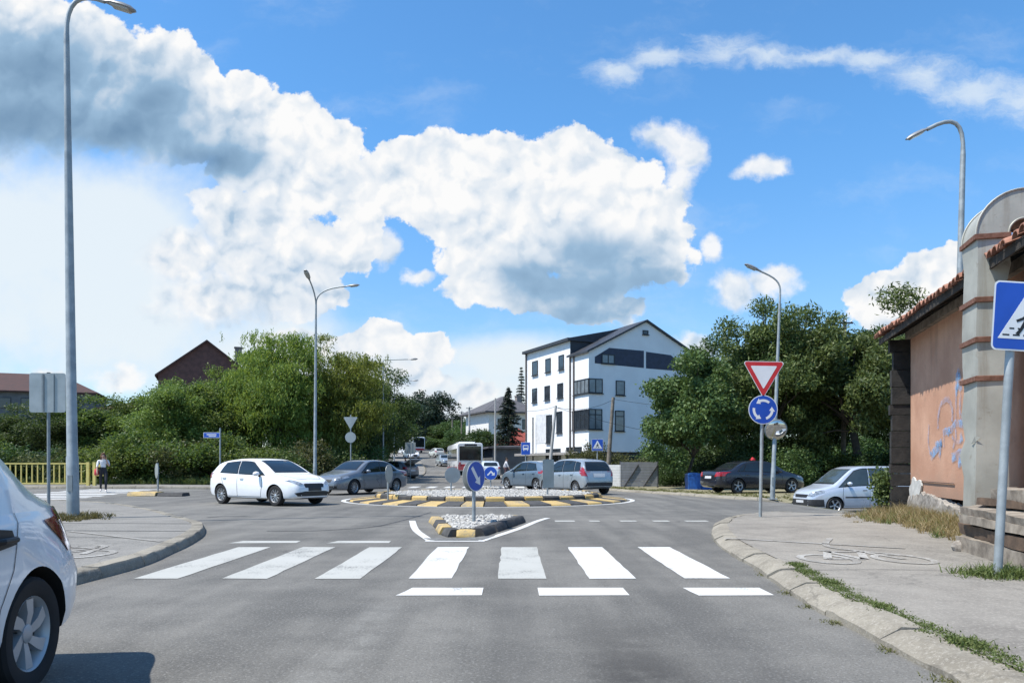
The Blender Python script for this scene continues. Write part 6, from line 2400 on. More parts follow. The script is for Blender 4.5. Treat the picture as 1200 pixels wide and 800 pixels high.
def win(face, a0, a1, z0, z1, bars=(1, 0), glass=None, rec=.03):
    """window > glass; face 'g' gable, 'l' left"""
    f = MB()
    w = .07

    def bx_(mb_, p, q, z_, zz_, d0, d1):
        if face == 'g':
            mb_.box(((p + q) / 2, -(d0 + d1) / 2, (z_ + zz_) / 2), (q - p, d1 - d0, zz_ - z_), 0, BM_)
        else:
            mb_.box((-(d0 + d1) / 2, (p + q) / 2, (z_ + zz_) / 2), (d1 - d0, q - p, zz_ - z_), 0, BM_)
    bx_(f, a0, a1, z0, z0 + w, .002, .06)
    bx_(f, a0, a1, z1 - w, z1, .002, .06)
    bx_(f, a0, a0 + w, z0 + w, z1 - w, .002, .058)
    bx_(f, a1 - w, a1, z0 + w, z1 - w, .002, .058)
    for k in range(bars[0]):
        c_ = a0 + (a1 - a0) * (k + 1) / (bars[0] + 1)
        bx_(f, c_ - .04, c_ + .04, z0 + w, z1 - w, .002, .055)
    for k in range(bars[1]):
        c_ = z0 + (z1 - z0) * (.72 if bars[1] == 1 else (k + 1) / (bars[1] + 1))
        bx_(f, a0 + w, a1 - w, c_ - .03, c_ + .03, .002, .053)
    bx_(f, a0 - .05, a1 + .05, z0 - .07, z0 - .005, .002, .13)
    fo = f.build('window', WFRAME, bl)
    g = MB()
    bx_(g, a0 + w * .5, a1 - w * .5, z0 + w * .5, z1 - w * .5, .0, .03)
    g.build('glass', glass or WGLASS, fo)


for (x0, x1, y0, y1) in ((624, 630.5, 423, 439.5), (639.5, 645.5, 420, 436), (655, 661, 416, 433), (624, 629.5, 455, 471.5), (638.5, 644.5, 452, 468.5), (653.5, 660, 449, 466), (652.5, 659, 482, 507)):
    cx = (x0 + x1) / 2
    win('l', lyy(x1), lyy(x0), lz(cx, y1), lz(cx, y0), (0, 0))
win('l', -.03, lyy(672.5), lz(682, 461.5), lz(682, 444.5), (3, 0), WGLASS2)
win('l', -.03, lyy(671), lz(682, 503), lz(682, 480), (3, 0), WGLASS)
win('g', -.03, gx(706), gz(700, 460.5), gz(700, 443.5), (1, 0), WGLASS2)
win('g', -.03, gx(705.5), gz(700, 503), gz(700, 479), (1, 1), WGLASS2)
win('g', gx(721.5), gx(732), gz(727, 463), gz(727, 446), (0, 0), WGLASS2)
win('g', gx(720.5), gx(731.5), gz(727, 505), gz(727, 481), (0, 1), WGLASS2)
win('g', gx(760), gx(769), gz(765, 463), gz(765, 449), (0, 0), WGLASS2)
win('g', gx(753), gx(759.5), gz(756, 392), gz(756, 387), (0, 0))
# loggia in the gable: flat sheets, the shade inside painted dark blue grey
LOG = mat("loggia_shade_blue_grey", (0.035, 0.045, 0.075), 0.7, 0, 0.2)
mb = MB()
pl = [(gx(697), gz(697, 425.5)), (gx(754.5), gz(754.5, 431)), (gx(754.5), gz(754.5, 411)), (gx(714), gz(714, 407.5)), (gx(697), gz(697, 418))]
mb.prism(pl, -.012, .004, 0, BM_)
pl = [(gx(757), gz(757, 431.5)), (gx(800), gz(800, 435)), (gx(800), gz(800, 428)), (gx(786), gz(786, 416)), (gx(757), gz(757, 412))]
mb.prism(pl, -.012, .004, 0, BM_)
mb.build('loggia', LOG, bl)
win('g', gx(705), gx(720), gz(712, 426), gz(712, 415), (1, 0), WGLASS2)
# loggia and doors of the left part
mb = MB()
mb.box((.002, (lyy(628) + lyy(644)) / 2, (lz(636, 519) + lz(636, 485)) / 2), (.03, lyy(628) - lyy(644), lz(636, 485) - lz(636, 519)), 0, BM_)
mb.build('recess_sheet', mat("recess_shaded_white", (.60, .61, .62), .85), bl)  # flat sheet, the shade of the set-back wall put into a greyer white
win('l', lyy(647), lyy(640.5), lz(644, 519), lz(644, 486), (0, 0))
mb = MB()
mb.tube([BM_ @ Vector((-.3, lyy(628), 0)), BM_ @ Vector((-.3, lyy(628), lz(628, 489)))], .06, 8)
mb.build('balcony_post', WFRAME, bl)
for (x0, x1, y0, y1) in ((640, 657, 526, 552), (664, 682, 524, 552)):
    win('l', lyy(x1), lyy(x0), 0.05, lz(x0, y0), (2, 0))
for k in range(6):
    x0, x1 = gx(712 + k * 17), gx(727 + k * 17)
    mb = MB()
    mb.box(((x0 + x1) / 2 + .4, -.06 + .0, ZLO / 2 - .1), (x1 - x0 - .05, .05, ZLO - .5), 0, BM_)
    mb.build('shop_window', WGLASS, bl)
mb = MB()
mb.box((GW / 2 + .4, -.02, ZLO / 2 - .05), (GW - .9, .05, ZLO - .2), 0, BM_)
mb.build('ground_floor_front', WFRAME, bl)


# ================================================================== other houses
def hip_house(name, label, cat, loc, rz, w, d, h_, rh, wallm, roofm, over=.6, windows=(), gable=False, chimney=None):
    root = thing(name, label, cat, loc, rz)
    mb = MB()
    mb.box((0, 0, h_ / 2), (w, d, h_))
    if gable:
        mb.prism([(-w / 2, h_ - .002), (w / 2, h_ - .002), (0, h_ + rh)], -d / 2 + .003, d / 2 - .003)
    mb.build('wall', wallm, root)
    mb = MB()
    W2, D2 = w / 2 + over, d / 2 + over
    if gable:
        for sd in (-1, 1):
            e_ = rh / (w / 2) * over
            vs = []
            for y in (-D2, D2):
                vs += [(sd * W2, y, h_ - e_), (sd * .0, y, h_ + rh), (0, y, h_ + rh + .22), (sd * W2, y, h_ - e_ + .22)]
            mb.add(vs, [(0, 1, 2, 3), (7, 6, 5, 4), (0, 4, 5, 1), (2, 6, 7, 3), (3, 7, 4, 0)])
    else:
        rl = max(w, d) / 2 - min(w, d) / 2
        rr = [(-rl, 0), (rl, 0)] if w > d else [(0, -rl), (0, rl)]
        vs = [(-W2, -D2, h_), (W2, -D2, h_), (W2, D2, h_), (-W2, D2, h_), (rr[0][0], rr[0][1], h_ + rh), (rr[1][0], rr[1][1], h_ + rh), (-W2, -D2, h_ - .18), (W2, -D2, h_ - .18), (W2, D2, h_ - .18), (-W2, D2, h_ - .18)]
        if w > d:
            fs = [(0, 1, 5, 4), (1, 2, 5), (2, 3, 4, 5), (3, 0, 4)]
        else:
            fs = [(0, 1, 4), (1, 2, 5, 4), (2, 3, 5), (3, 0, 4, 5)]
        fs += [(0, 6, 7, 1), (1, 7, 8, 2), (2, 8, 9, 3), (3, 9, 6, 0), (6, 9, 8, 7)]
        mb.add(vs, fs)
    ro = mb.build('roof', roofm, root)
    if chimney:
        mb = MB()
        mb.box(chimney, (.8, .8, 1.8))
        mb.box((chimney[0], chimney[1], chimney[2] + .95), (1.0, 1.0, .14))
        mb.build('chimney', mat("chimney_brick", (.22, .19, .17), .9), ro)
    for (x, z_, ww, hh) in windows:
        mb = MB()
        mb.box((x, -d / 2 - .03, z_), (ww, .08, hh))
        fo = mb.build('window', WFRAME, root)
        g = MB()
        g.box((x, -d / 2 - .075, z_), (ww - .16, .02, hh - .16))
        g.build('glass', WGLASS, fo)
    return root


BRICKD = mat("dark_maroon_brick", (0.105, 0.054, 0.046), 0.9, 0, 0.25, 2, bump=0.3, bscale=30)
MAROON = mat("maroon_roof", (0.060, 0.030, 0.027), 0.85, 0, 0.25, 2)
GREYWALL = mat("grey_panel_wall", (0.12, 0.13, 0.14), 0.9, 0, 0.2, 1)
HW = mat("house_white", (0.66, 0.65, 0.62), 0.9, 0, 0.06)
GREYROOF = mat("grey_tile_roof", (0.085, 0.082, 0.088), 0.8, 0, 0.25, 3)
REDROOF = mat("red_tile_roof", (0.24, 0.05, 0.035), 0.85, 0, 0.25, 3)
hip_house("brick_gable_house", "dark maroon brick house gable rising behind the left trees", "house", (U(243, 96), 96, -1), R(21), 10.6, 9, 12.9, 4.1, BRICKD, MAROON, .35, (), True, (3.6, -2.5, 15.8))
hip_house("long_block", "long low apartment block with maroon roof at the far left", "building", (U(-8, 104), 104, 0), R(20), 26, 10, 11.0, 2.8, GREYWALL, MAROON, .5,
          [(-10.5 + 2.6 * k, 9.4, 1.5, 1.4) for k in range(9)] + [(-10.5 + 2.6 * k, 6.5, 1.5, 1.4) for k in range(9)])
hip_house("brown_house", "brown roofed house half hidden behind the left trees", "house", (U(160, 105), 108, 0), R(-3), 9, 9, 9.0, 1.4, GREYWALL, MAROON, .3, ())
hip_house("white_house", "white house with grey hipped roof behind the conifer", "house", (U(588, 115), 119, .8), R(24), 8.4, 9.5, 8.4, 2.7, HW, GREYROOF, .9, [(-2.2, 6.6, 1.1, 1.5), (1.8, 6.6, 1.1, 1.5), (-2.2, 3.4, 1.1, 1.5), (1.8, 3.4, 1.1, 1.5)], False, (3.2, 1.0, 10.4))
hip_house("red_roofed_house", "low house with bright red roof beside the white building", "house", (U(607, 92), 95, 0), R(8), 5, 6, 3.6, 2.2, HW, REDROOF, .5, ())
hip_house("red_roofed_house", "distant red roofed house at the end of the hill road's poles", "house", (U(561, 150), 156, 3.0), R(-10), 6, 7, 4.4, 3.0, HW, REDROOF, .5, ())
hip_house("garage_shed", "low flat roofed shed between the conifer and the white building", "shed", (U(598, 76), 79, .2), R(10), 4.6, 6, 2.9, .15, GREYWALL, GREYROOF, .5, ())

# grey yard fence with diagonal braces
FENCE = mat("grey_board_fence", (0.20, 0.205, 0.215), 0.85, 0, 0.15, 3)
FENCEL = mat("pale_board_fence", (0.50, 0.50, 0.49), 0.85, 0, 0.1, 3)
fx0, fy0 = U(727, 43.5), 43.5
fn = thing("yard_fence", "grey slatted yard fence with diagonal braces under the white building", "fence", (fx0, fy0, float(Z(fx0, fy0)) + .08))
mb = MB()
for k in range(9):
    mb.box((1.05, 0, .10 + k * .155), (2.1, .03, .145))
mb.build('slat_panel', FENCE, fn)
mb = MB()
for k in range(8):
    mb.box((-.62, .55, .10 + k * .155), (1.7, .03, .148), rz=R(-42))
mb.build('side_panel', FENCEL, fn)
for (xa, xb) in ((.2, 1.0), (1.3, 2.1)):
    mb = MB()
    mb.tube([(xa, -.05, .02), (xb, -.05, 1.25)], .035, 6)
    mb.build('brace', DARKSTEEL, fn)
for x in (0, 1.05, 2.12):
    mb = MB()
    mb.box((x, .04, .72), (.08, .08, 1.5))
    mb.build('post', DARKSTEEL, fn)

# blue tarpaulin covered skip
BLUET = mat("blue_tarpaulin", (0.02, 0.10, 0.34), 0.45, 0, 0.25, 4, bump=0.6, bscale=8)
sk = thing("blue_skip", "bright blue covered container under the trees beside the black saloon", "container", (U(820, 40.5), 40.5, float(Z(9.8, 40.5)) + .02))
sk.scale = (.72, .8, .9)
mb = MB()
for i in range(2):
    x = -.48 + i * .97
    mb.box((x, 0, .46), (.92, 1.0, .86), taper=1.06)
mb.build('bin_body', BLUET, sk)
for i in range(2):
    x = -.48 + i * .97
    mb = MB()
    mb.prism([(-.5, .90), (.5, .90), (.46, 1.0), (0, 1.06), (-.46, 1.0)], -.55, .55, 0, Matrix.Translation((x, 0, 0)))
    mb.build('lid', BLUET, sk)
# red parasol top behind the black saloon
ps = thing("red_parasol", "folded red parasol top showing above the black saloon", "parasol", (U(882, 40), 40, float(Z(12, 40)) + .1))
mb = MB()
mb.lathe([(.36, 1.50), (.25, 1.72), (.10, 1.84), (.001, 1.87)], 8)
ps.scale = (.6, .6, .90)
mb.build('canopy', mat("red_fabric", (.42, .02, .03), .8), ps)
mb = MB()
mb.tube([(0, 0, 0), (0, 0, 1.84)], .03, 8)
mb.build('pole', DARKSTEEL, ps)

# yellow railing on the left
YRAIL = mat("railing_yellow", (0.60, 0.49, 0.15), 0.6, 0, 0.12, 4)
ry, rx0, rx1 = 37.9, U(-20, 37.9), U(112, 37.9)
rl = thing("railing", "pale yellow metal railing along the left road's far side", "railing", (rx0, ry, float(Z(-22, ry)) + KH))
W_ = rx1 - rx0
mb = MB()
for z_ in (.10, 1.08):
    mb.box((W_ / 2 - .2, 0, z_), (W_ - .4, .07, .07))
mb.build('rail', YRAIL, rl)
k = 0
x = .0
while x < W_ - .45:
    mb = MB()
    mb.box((x, 0, .59), (.05 if k % 12 else .12, .045, .90 if k % 12 else 1.1))
    mb.build('baluster' if k % 12 else 'railing_post', YRAIL, rl)
    x += .27
    k += 1
mb = MB()
for dx in (-.62, -.30):
    mb.box((W_ + dx + .25, 0, .55), (.14, .12, 1.2))
mb.box((W_ + .15, 0, .98), (.50, .09, .14))
mb.box((W_ + .18, 0, .50), (.42, .08, .07))
mb.build('end_post', YRAIL, rl)

# ================================================================== vegetation
def fast_mesh(name, V, nquad, m_):
    """mesh of loose quads from an (n*4,3) array"""
    me = bpy.data.meshes.new(name)
    me.vertices.add(len(V))
    me.vertices.foreach_set('co', np.ascontiguousarray(V, dtype=np.float32).ravel())
    me.loops.add(nquad * 4)
    me.loops.foreach_set('vertex_index', np.arange(nquad * 4, dtype=np.int32))
    me.polygons.add(nquad)
    me.polygons.foreach_set('loop_start', np.arange(0, nquad * 4, 4, dtype=np.int32))
    me.polygons.foreach_set('loop_total', np.full(nquad, 4, dtype=np.int32))
    me.materials.append(m_)
    me.update(calc_edges=True)
    return me


def unit(a_):
    return a_ / (np.linalg.norm(a_, axis=1, keepdims=True) + 1e-9)


def leaves(C_, axis, length, width, rg, spread=.9, flat=0.5):
    """diamond leaves at C_ pointing along axis with random spread"""
    n = len(C_)
    t = unit(axis + rg.normal(0, spread, (n, 3)))
    up = unit(np.array([0, 0, 1.0]) * flat + rg.normal(0, .7, (n, 3)))
    b = unit(np.cross(t, up))
    L_ = length * rg.uniform(.65, 1.35, (n, 1))
    Wd = width * rg.uniform(.7, 1.3, (n, 1))
    nrm = np.cross(t, b)
    V = np.stack([C_ - t * L_ * .5, C_ + b * Wd * .5 + nrm * Wd * .12, C_ + t * L_ * .5, C_ - b * Wd * .5 + nrm * Wd * .12], 1)
    return V.reshape(-1, 3)


LEAF_MID = leaf_mat("leaves_mid_green", (0.052, 0.094, 0.022), (0.155, 0.220, 0.052), .40)
LEAF_DARK = leaf_mat("leaves_dark_green", (0.027, 0.055, 0.018), (0.080, 0.130, 0.036), .34)
LEAF_WILLOW = leaf_mat("leaves_willow", (0.105, 0.160, 0.030), (0.255, 0.320, 0.070), .45, .45)
LEAF_WALNUT = leaf_mat("leaves_walnut", (0.034, 0.064, 0.020), (0.108, 0.150, 0.044), .30, .5)
LEAF_BLUE = leaf_mat("leaves_bluish", (0.016, 0.03, 0.02), (0.032, 0.054, 0.032), .2)
LEAF_OLIVE = leaf_mat("leaves_olive", (0.05, 0.0688, 0.0225), (0.1187, 0.1313, 0.05), .32)
NEEDLE = leaf_mat("conifer_needles", (0.010, 0.022, 0.014), (0.026, 0.044, 0.024), .12)


def limb_mesh(mb, p0, p1, r0, r1, rg, n=5, wob=.12):
    p0, p1 = np.array(p0, float), np.array(p1, float)
    l_ = np.linalg.norm(p1 - p0)
    pts = []
    for k in range(n + 1):
        t = k / n
        p = p0 + (p1 - p0) * t
        if 0 < k < n:
            p = p + rg.normal(0, wob * l_ / n, 3)
        p[2] += .10 * l_ * math.sin(math.pi * t) * (1 if p1[2] > p0[2] else 0)
        pts.append(p)
    mb.tube(pts, [r0 + (r1 - r0) * k / n for k in range(n + 1)], 8)


def tree_meshes(seed, h, rx, rz_, zc, nclump, nleaf, leafl, leafw, lm, trunk_r=.18, trunk_h=None, droop=0.0, power=.42, clump=.9, squash=.75, lobes=3, willow=False, trunks=1, bottom=-1.0):
    """trunk and crown of one tree; crown centred at height zc, half sizes rx, rz_"""
    rg = np.random.default_rng(seed)
    cl = []
    ph = rg.uniform(0, 6.28, 6)
    while len(cl) < nclump:
        d = rg.normal(0, 1, 3)
        d /= np.linalg.norm(d)
        if d[2] < bottom:
            continue
        az = math.atan2(d[1], d[0])
        bump = 1 + .12 * math.sin(lobes * az + ph[0]) + .09 * math.sin((lobes + 2) * az + 3 * d[2] + ph[1]) + .08 * math.sin(5 * d[2] + ph[2] + az)
        r_ = rg.uniform(0, 1) ** power * bump
        cl.append((d[0] * rx * r_, d[1] * rx * r_, zc + d[2] * rz_ * r_))
    cl = np.array(cl)
    rad = clump * rg.uniform(.6, 1.35, nclump)
    # leaves in each clump
    cnt = np.maximum((nleaf * rad**2 / np.sum(rad**2)).astype(int), 8)
    idx = np.repeat(np.arange(nclump), cnt)
    n = len(idx)
    d = unit(rg.normal(0, 1, (n, 3)))
    r_ = rg.uniform(0, 1, (n, 1)) ** .42
    r_ = r_ * np.where(rg.uniform(0, 1, (n, 1)) < .08, rg.uniform(1.0, 1.45, (n, 1)), 1.0)      # loose sprays
    off = d * r_ * rad[idx][:, None] * np.array([1, 1, squash])
    # twigs: streaky sprays
    off += rg.normal(0, .10, (n, 3))
    Cc = cl[idx] + off
    outw = unit(Cc - np.array([0, 0, zc - rz_ * .2]))
    if willow:
        hang = rg.uniform(0, 1, n) ** 1.3 * np.where(rg.uniform(0, 1, n) < .5, 1.5, .5)
        # strands: quantise positions so that leaves line up in hanging threads
        strand = rg.integers(0, 70, n)
        so = rg.normal(0, .62, (nclump, 70, 2))
        Cc[:, :2] = cl[idx][:, :2] + so[idx, strand] * rad[idx][:, None] + rg.normal(0, .07, (n, 2))
        Cc[:, 2] = cl[idx][:, 2] + rad[idx] * .35 * rg.uniform(-.2, 1, n) - hang * rad[idx]
        Cc = Cc[Cc[:, 2] > .5]
        n = len(Cc)
        axis = np.tile(np.array([0, 0, -1.0]), (n, 1))
        V = leaves(Cc, axis, leafl, leafw, rg, .55, .3)
    else:
        axis = outw * .6 + np.array([0, 0, -.35 - droop])
        keep = Cc[:, 2] > .12
        Cc, axis = Cc[keep], axis[keep]
        n = len(Cc)
        V = leaves(Cc, axis, leafl, leafw, rg)
    crown = fast_mesh("crown", V, n, lm)
    mb = MB()
    th_ = trunk_h or max(zc - rz_ * .55, .4)
    for q in range(trunks):
        bx_, by_ = (0, 0) if trunks == 1 else rg.normal(0, .35, 2)
        top_ = np.array([bx_ * 2 + rg.normal(0, .12), by_ * 2 + rg.normal(0, .12), th_])
        mb.tube([(bx_, by_, -.25), (bx_, by_, .12), (bx_ * 1.4 + rg.normal(0, .05), by_ * 1.4, th_ * .5), tuple(top_)], [trunk_r * 1.35, trunk_r * 1.05, trunk_r * .9, trunk_r * .78], 10)
        order = rg.permutation(nclump)[:max(10, nclump // 4)]
        for j in order:
            tgt = cl[j]
            if tgt[2] < th_ * .6:
                continue
            st = top_ if rg.uniform() < .6 else top_ + (np.array([0, 0, zc]) - top_) * rg.uniform(.1, .7)
            limb_mesh(mb, st, tgt, trunk_r * rg.uniform(.3, .5), trunk_r * .08, rg)
    trunk = mb.mesh("trunk", BARK)
    trunk.shade_smooth()
    return trunk, crown


def plant_tree(name, label, cat, meshes, loc, rz=0.0, sc=(1, 1, 1), group=None):
    x, y = loc[:2]
    z = float(Z(x, y)) + (loc[2] if len(loc) > 2 else 0)
    root = thing(name, label, cat, (x, y, z), rz, group)
    root.scale = sc
    if meshes[0] is not None:
        link("trunk", meshes[0], root)
    link("crown", meshes[1], root)
    return root


T_WILLOW = tree_meshes(11, 9.6, 2.9, 3.7, 5.2, 110, 62000, .20, .060, LEAF_WILLOW, .28, 3.2, willow=True, clump=.80, power=.40)
T_WILLOW2 = tree_meshes(12, 9.2, 2.7, 3.5, 5.0, 100, 54000, .20, .062, LEAF_WILLOW, .26, 3.0, willow=True, clump=.78, power=.40)
T_BROAD = tree_meshes(13, 7, 2.7, 2.7, 4.2, 70, 30000, .17, .085, LEAF_MID, .16, clump=.75)
T_BROAD2 = tree_meshes(14, 7, 2.4, 2.9, 4.1, 64, 28000, .16, .08, LEAF_MID, .15, clump=.72, lobes=4)
T_DARK = tree_meshes(15, 10, 3.2, 4.1, 5.6, 76, 32000, .20, .10, LEAF_DARK, .22, clump=.95)
T_WALNUT = tree_meshes(116, 10.3, 3.9, 4.2, 6.0, 120, 60000, .24, .085, LEAF_WALNUT, .24, 3.2, droop=.35, clump=.80, lobes=5, bottom=-.95)
T_WALNUT2 = tree_meshes(17, 9.6, 3.5, 4.0, 5.6, 105, 52000, .24, .085, LEAF_WALNUT, .22, 3.0, droop=.35, clump=.78, lobes=4, bottom=-.95)
T_LIME = tree_meshes(18, 7.8, 2.55, 3.1, 4.6, 84, 36000, .19, .11, LEAF_WALNUT, .10, 1.7, droop=.15, clump=.66, lobes=4)
T_BUSH = tree_meshes(19, 2.6, 1.5, 1.2, 1.1, 34, 12000, .13, .065, LEAF_MID, .05, .4, clump=.55, trunks=3)
T_BUSH2 = tree_meshes(20, 2.4, 1.7, 1.0, .9, 34, 11000, .13, .06, LEAF_DARK, .05, .4, clump=.55, trunks=3)
T_BUSH3 = tree_meshes(21, 2.4, 1.5, 1.1, 1.0, 34, 11000, .14, .055, LEAF_OLIVE, .05, .4, clump=.5, trunks=3)
T_FAR = tree_meshes(22, 9, 3.6, 3.6, 5.2, 60, 15000, .34, .2, LEAF_BLUE, .25, clump=1.2)
T_FARG = tree_meshes(23, 7, 3.0, 2.8, 4.0, 56, 14000, .30, .17, LEAF_DARK, .2, clump=1.0)

GL_ = "trees of the left thicket"
# px of the crown's middle, distance, height scale ...
left_trees = [
    ("willow_tree", "pale green weeping willow, highest of the left thicket, beside the brick gable", T_WILLOW, 322, 50, (1.02, 1.02, 1.12), 0.2),
    ("willow_tree", "second weeping willow right behind the double armed lamp post", T_WILLOW2, 398, 53, (1.0, 1.0, 1.14), 1.9),
    ("broadleaf_tree", "dark tall tree closing the left thicket at the hill road's edge", T_DARK, 447, 68, (.95, .95, .95), .5),
    ("broadleaf_tree", "dark tree between the willows and the thicket's right end", T_DARK, 425, 62, (.9, .9, .88), 2.5),
    ("broadleaf_tree", "bright leafy tree under the brick gable's left corner", T_BROAD, 205, 47, (1.0, 1.0, .92), .3),
    ("broadleaf_tree", "rounded leafy tree right under the middle of the brick gable", T_BROAD2, 250, 49, (1.05, 1.05, .98), 1.3),
    ("broadleaf_tree", "tall leafy tree leaning into the willow's left side", T_BROAD, 280, 51, (.9, .9, .98), 2.8),
    ("broadleaf_tree", "leafy tree behind the tall left lamp post", T_BROAD2, 118, 50, (1.15, 1.15, .74), 3.3),
    ("broadleaf_tree", "broad leafy tree in the gap below the brown house", T_BROAD, 160, 52, (1.1, 1.1, .82), 4.0),
    ("broadleaf_tree", "low dark tree below the long block, left of the grey sign back", T_DARK, 20, 50, (.8, .8, .49), 1.0),
    ("broadleaf_tree", "low dark tree just right of the grey sign back", T_DARK, 78, 49, (.8, .8, .53), 5.0),
    ("broadleaf_tree", "dark leafy tree outside the railing's left end", T_DARK, -50, 52, (.9, .9, .46), 3.0),
    ("broadleaf_tree", "leafy tree filling the space between both willows", T_BROAD2, 358, 56, (1.0, 1.0, .95), 5.2),
    ("broadleaf_tree", "dark tree behind the back of the give way triangle", T_DARK, 418, 57, (.8, .8, .70), 4.2),
]
for nm, lab, T, px, D, sc, rz in left_trees:
    plant_tree(nm, lab, "tree", T, (U(px, D), D, -.1), rz, sc, GL_)
bl_ = [(-10, 41.5, 1.0), (28, 42, 1.1), (66, 41.5, .95), (104, 42, 1.0), (140, 41.6, 1.1), (176, 42, 1.25), (212, 41.8, 1.15), (248, 42.3, 1.2), (284, 42.5, 1.1), (318, 43.5, 1.05), (350, 46, 1.25), (380, 49, 1.3), (412, 53, 1.3)]
for i, (px, D, s_) in enumerate(bl_):
    T = (T_BUSH, T_BUSH2, T_BUSH3)[(0, 1, 2, 1, 0, 0, 2, 0, 0, 1, 2, 1, 1)[i]]
    lab = ["dark bush under the railing's hidden left end", "dark bush just behind the railing, left of the sign post", "olive bush behind the railing beside the lamp post", "dark bush behind the railing's right end post",
           "bright bush behind the woman's right shoulder side", "bright bush behind the left road's small island", "olive bush right of the edge on disc sign", "bright bush under the small blue direction sign",
           "bright bush left of the white hatchback's roof", "dark bush above the white hatchback's roof", "olive bush beside the double armed lamp post's foot", "dark bush between the hatchback's bonnet and the grey saloon",
           "dark bush above the grey saloon's roof"][i]
    plant_tree("bush", lab, "bush", T, (U(px, D), D, -.05), i * 1.7, (s_ * 1.15, s_ * 1.15, s_), "bushes of the left thicket")

right_trees = [
    ("lime_tree", "smaller leafy tree standing beside the white building's right end", T_LIME, 806, 41, (1.0, 1.0, 1.0), .4),
    ("walnut_tree", "tall walnut tree behind the give way sign", T_WALNUT, 905, 44, (1.0, 1.0, 1.02), .8),
    ("walnut_tree", "broad walnut tree left of the orange house's black corner", T_WALNUT2, 1004, 43, (1.15, 1.15, 1.08), 2.1),
    ("walnut_tree", "walnut tree behind the lamp post with the round mirror", T_WALNUT2, 858, 47, (.95, .95, .92), 4.4),
    ("walnut_tree", "walnut tree behind the orange house", T_WALNUT, 1050, 47, (1.0, 1.0, .98), 3.6),
    ("broadleaf_tree", "dark low tree in the shade between the walnuts", T_DARK, 945, 50, (.95, .95, .78), 2.7),
]
for nm, lab, T, px, D, sc, rz in right_trees:
    plant_tree(nm, lab, "tree", T, (U(px, D), D, 0.05), rz, sc, "trees of the right corner")
for i, (px, D, s_, T, lab) in enumerate([(786, 46, .75, T_BUSH2, "dark bush at the foot of the leafy tree beside the yard fence"), (842, 42, 1.1, T_BUSH2, "dark bush right behind the blue container"), (880, 43, 1.25, T_BUSH2, "dark bush behind the black saloon's roof"),
                                         (925, 42, 1.2, T_BUSH2, "dark bush behind the mirror post"), (1040, 41, 1.3, T_BUSH2, "dark bush behind the silver van's roof"), (688, 56, 1.35, T_BUSH3, "feathery olive bush at the white building's corner"),
                                         (738, 56, 1.0, T_BUSH3, "olive bush behind the grey yard fence"), (965, 44, 1.1, T_BUSH, "bright bush behind the silver van's bonnet")]):
    plant_tree("bush", lab, "bush", T, (U(px, D), D, .05), i * 2.1, (s_, s_, s_ * (.95 if i else 1)), "bushes of the right corner")

far_trees = [(497, 225, (2.1, 2.1, 1.85), T_FAR, "great dark tree crowning the hill road"), (520, 235, (1.6, 1.6, 1.25), T_FAR, "dark tree right of the great hilltop tree"), (535, 190, (1.5, 1.5, 1.1), T_FARG, "green tree left of the hill road's poles"),
             (560, 170, (1.5, 1.5, 1.15), T_FARG, "green tree behind the nearest hill road pole"), (545, 150, (1.2, 1.2, .80), T_FARG, "low green tree above the near bus"), (572, 135, (1.3, 1.3, 1.0), T_FARG, "green tree left of the white house"),
             (474, 175, (1.6, 1.6, 1.3), T_FAR, "dark tree at the hilltop's left side"), (455, 120, (1.4, 1.4, 1.05), T_FARG, "dark tree along the hill road's left edge"), (562, 98, (.9, .9, .72), T_FARG, "low tree beside the pole in front of the conifer"),
             (620, 105, (.9, .9, .7), T_FARG, "low tree between the red roof and the white building"), (440, 95, (1.3, 1.3, 1.1), T_FARG, "dark tree behind the thicket's right end"), (510, 210, (1.6, 1.6, .95), T_FARG, "green tree behind the far bus"),
             (478, 200, (1.9, 1.9, .62), T_FARG, "low bushy tree left of the far bus"), (500, 196, (1.9, 1.9, .58), T_FARG, "low bushy tree right behind the far bus"), (521, 188, (1.7, 1.7, .56), T_FARG, "low bushy tree at the end of the hill road"),
             (540, 165, (1.5, 1.5, .52), T_FARG, "low bushy tree at the foot of the farthest pole"), (556, 125, (1.1, 1.1, .45), T_FARG, "low bushy tree at the foot of the nearest hill pole")]
for i, (px, D, sc, T, lab) in enumerate(far_trees):
    plant_tree("broadleaf_tree", lab, "tree", T, (U(px, D), D, -.2 if i < 12 else -1.1), i * 1.3, sc, "trees up the hill road")


# conifer
def conifer(seed, h, r_, n_whorl=34):
    rg = np.random.default_rng(seed)
    Cs, As = [], []
    mb = MB()
    mb.tube([(0, 0, -.2), (0, 0, h * .5), (0, 0, h)], [.2, .12, .02], 8)
    for k in range(n_whorl):
        z_ = .7 + (h - .9) * (k / (n_whorl - 1))
        R_ = r_ * (1 - (z_ / h)) ** .8 * rg.uniform(.8, 1.15) + .12
        for j in range(8):
            a_ = rg.uniform(0, 6.28)
            l_ = R_ * rg.uniform(.65, 1.15)
            d = np.array([math.cos(a_), math.sin(a_), -.12 + .25 * (z_ / h)])
            limb_mesh(mb, (0, 0, z_), d * l_ * .9 + np.array([0, 0, z_]), .03, .008, rg, 3, .05)
            m = int(90 * l_ / r_) + 12
            t = rg.uniform(.12, 1, m)
            p = np.array([0, 0, z_]) + d * (t[:, None] * l_) + rg.normal(0, .07, (m, 3)) * np.array([1, 1, .7]) * (1.4 - t[:, None])
            p[:, 2] -= .16 * t**2 * l_ + rg.uniform(0, .16, m)
            Cs.append(p)
            As.append(np.tile(d + np.array([0, 0, -.4]), (m, 1)))
    Cs, As = np.concatenate(Cs), np.concatenate(As)
    V = leaves(Cs, As, .30, .07, rg, .45)
    tr = mb.mesh("trunk", BARK)
    return tr, fast_mesh("crown", V, len(Cs), NEEDLE)


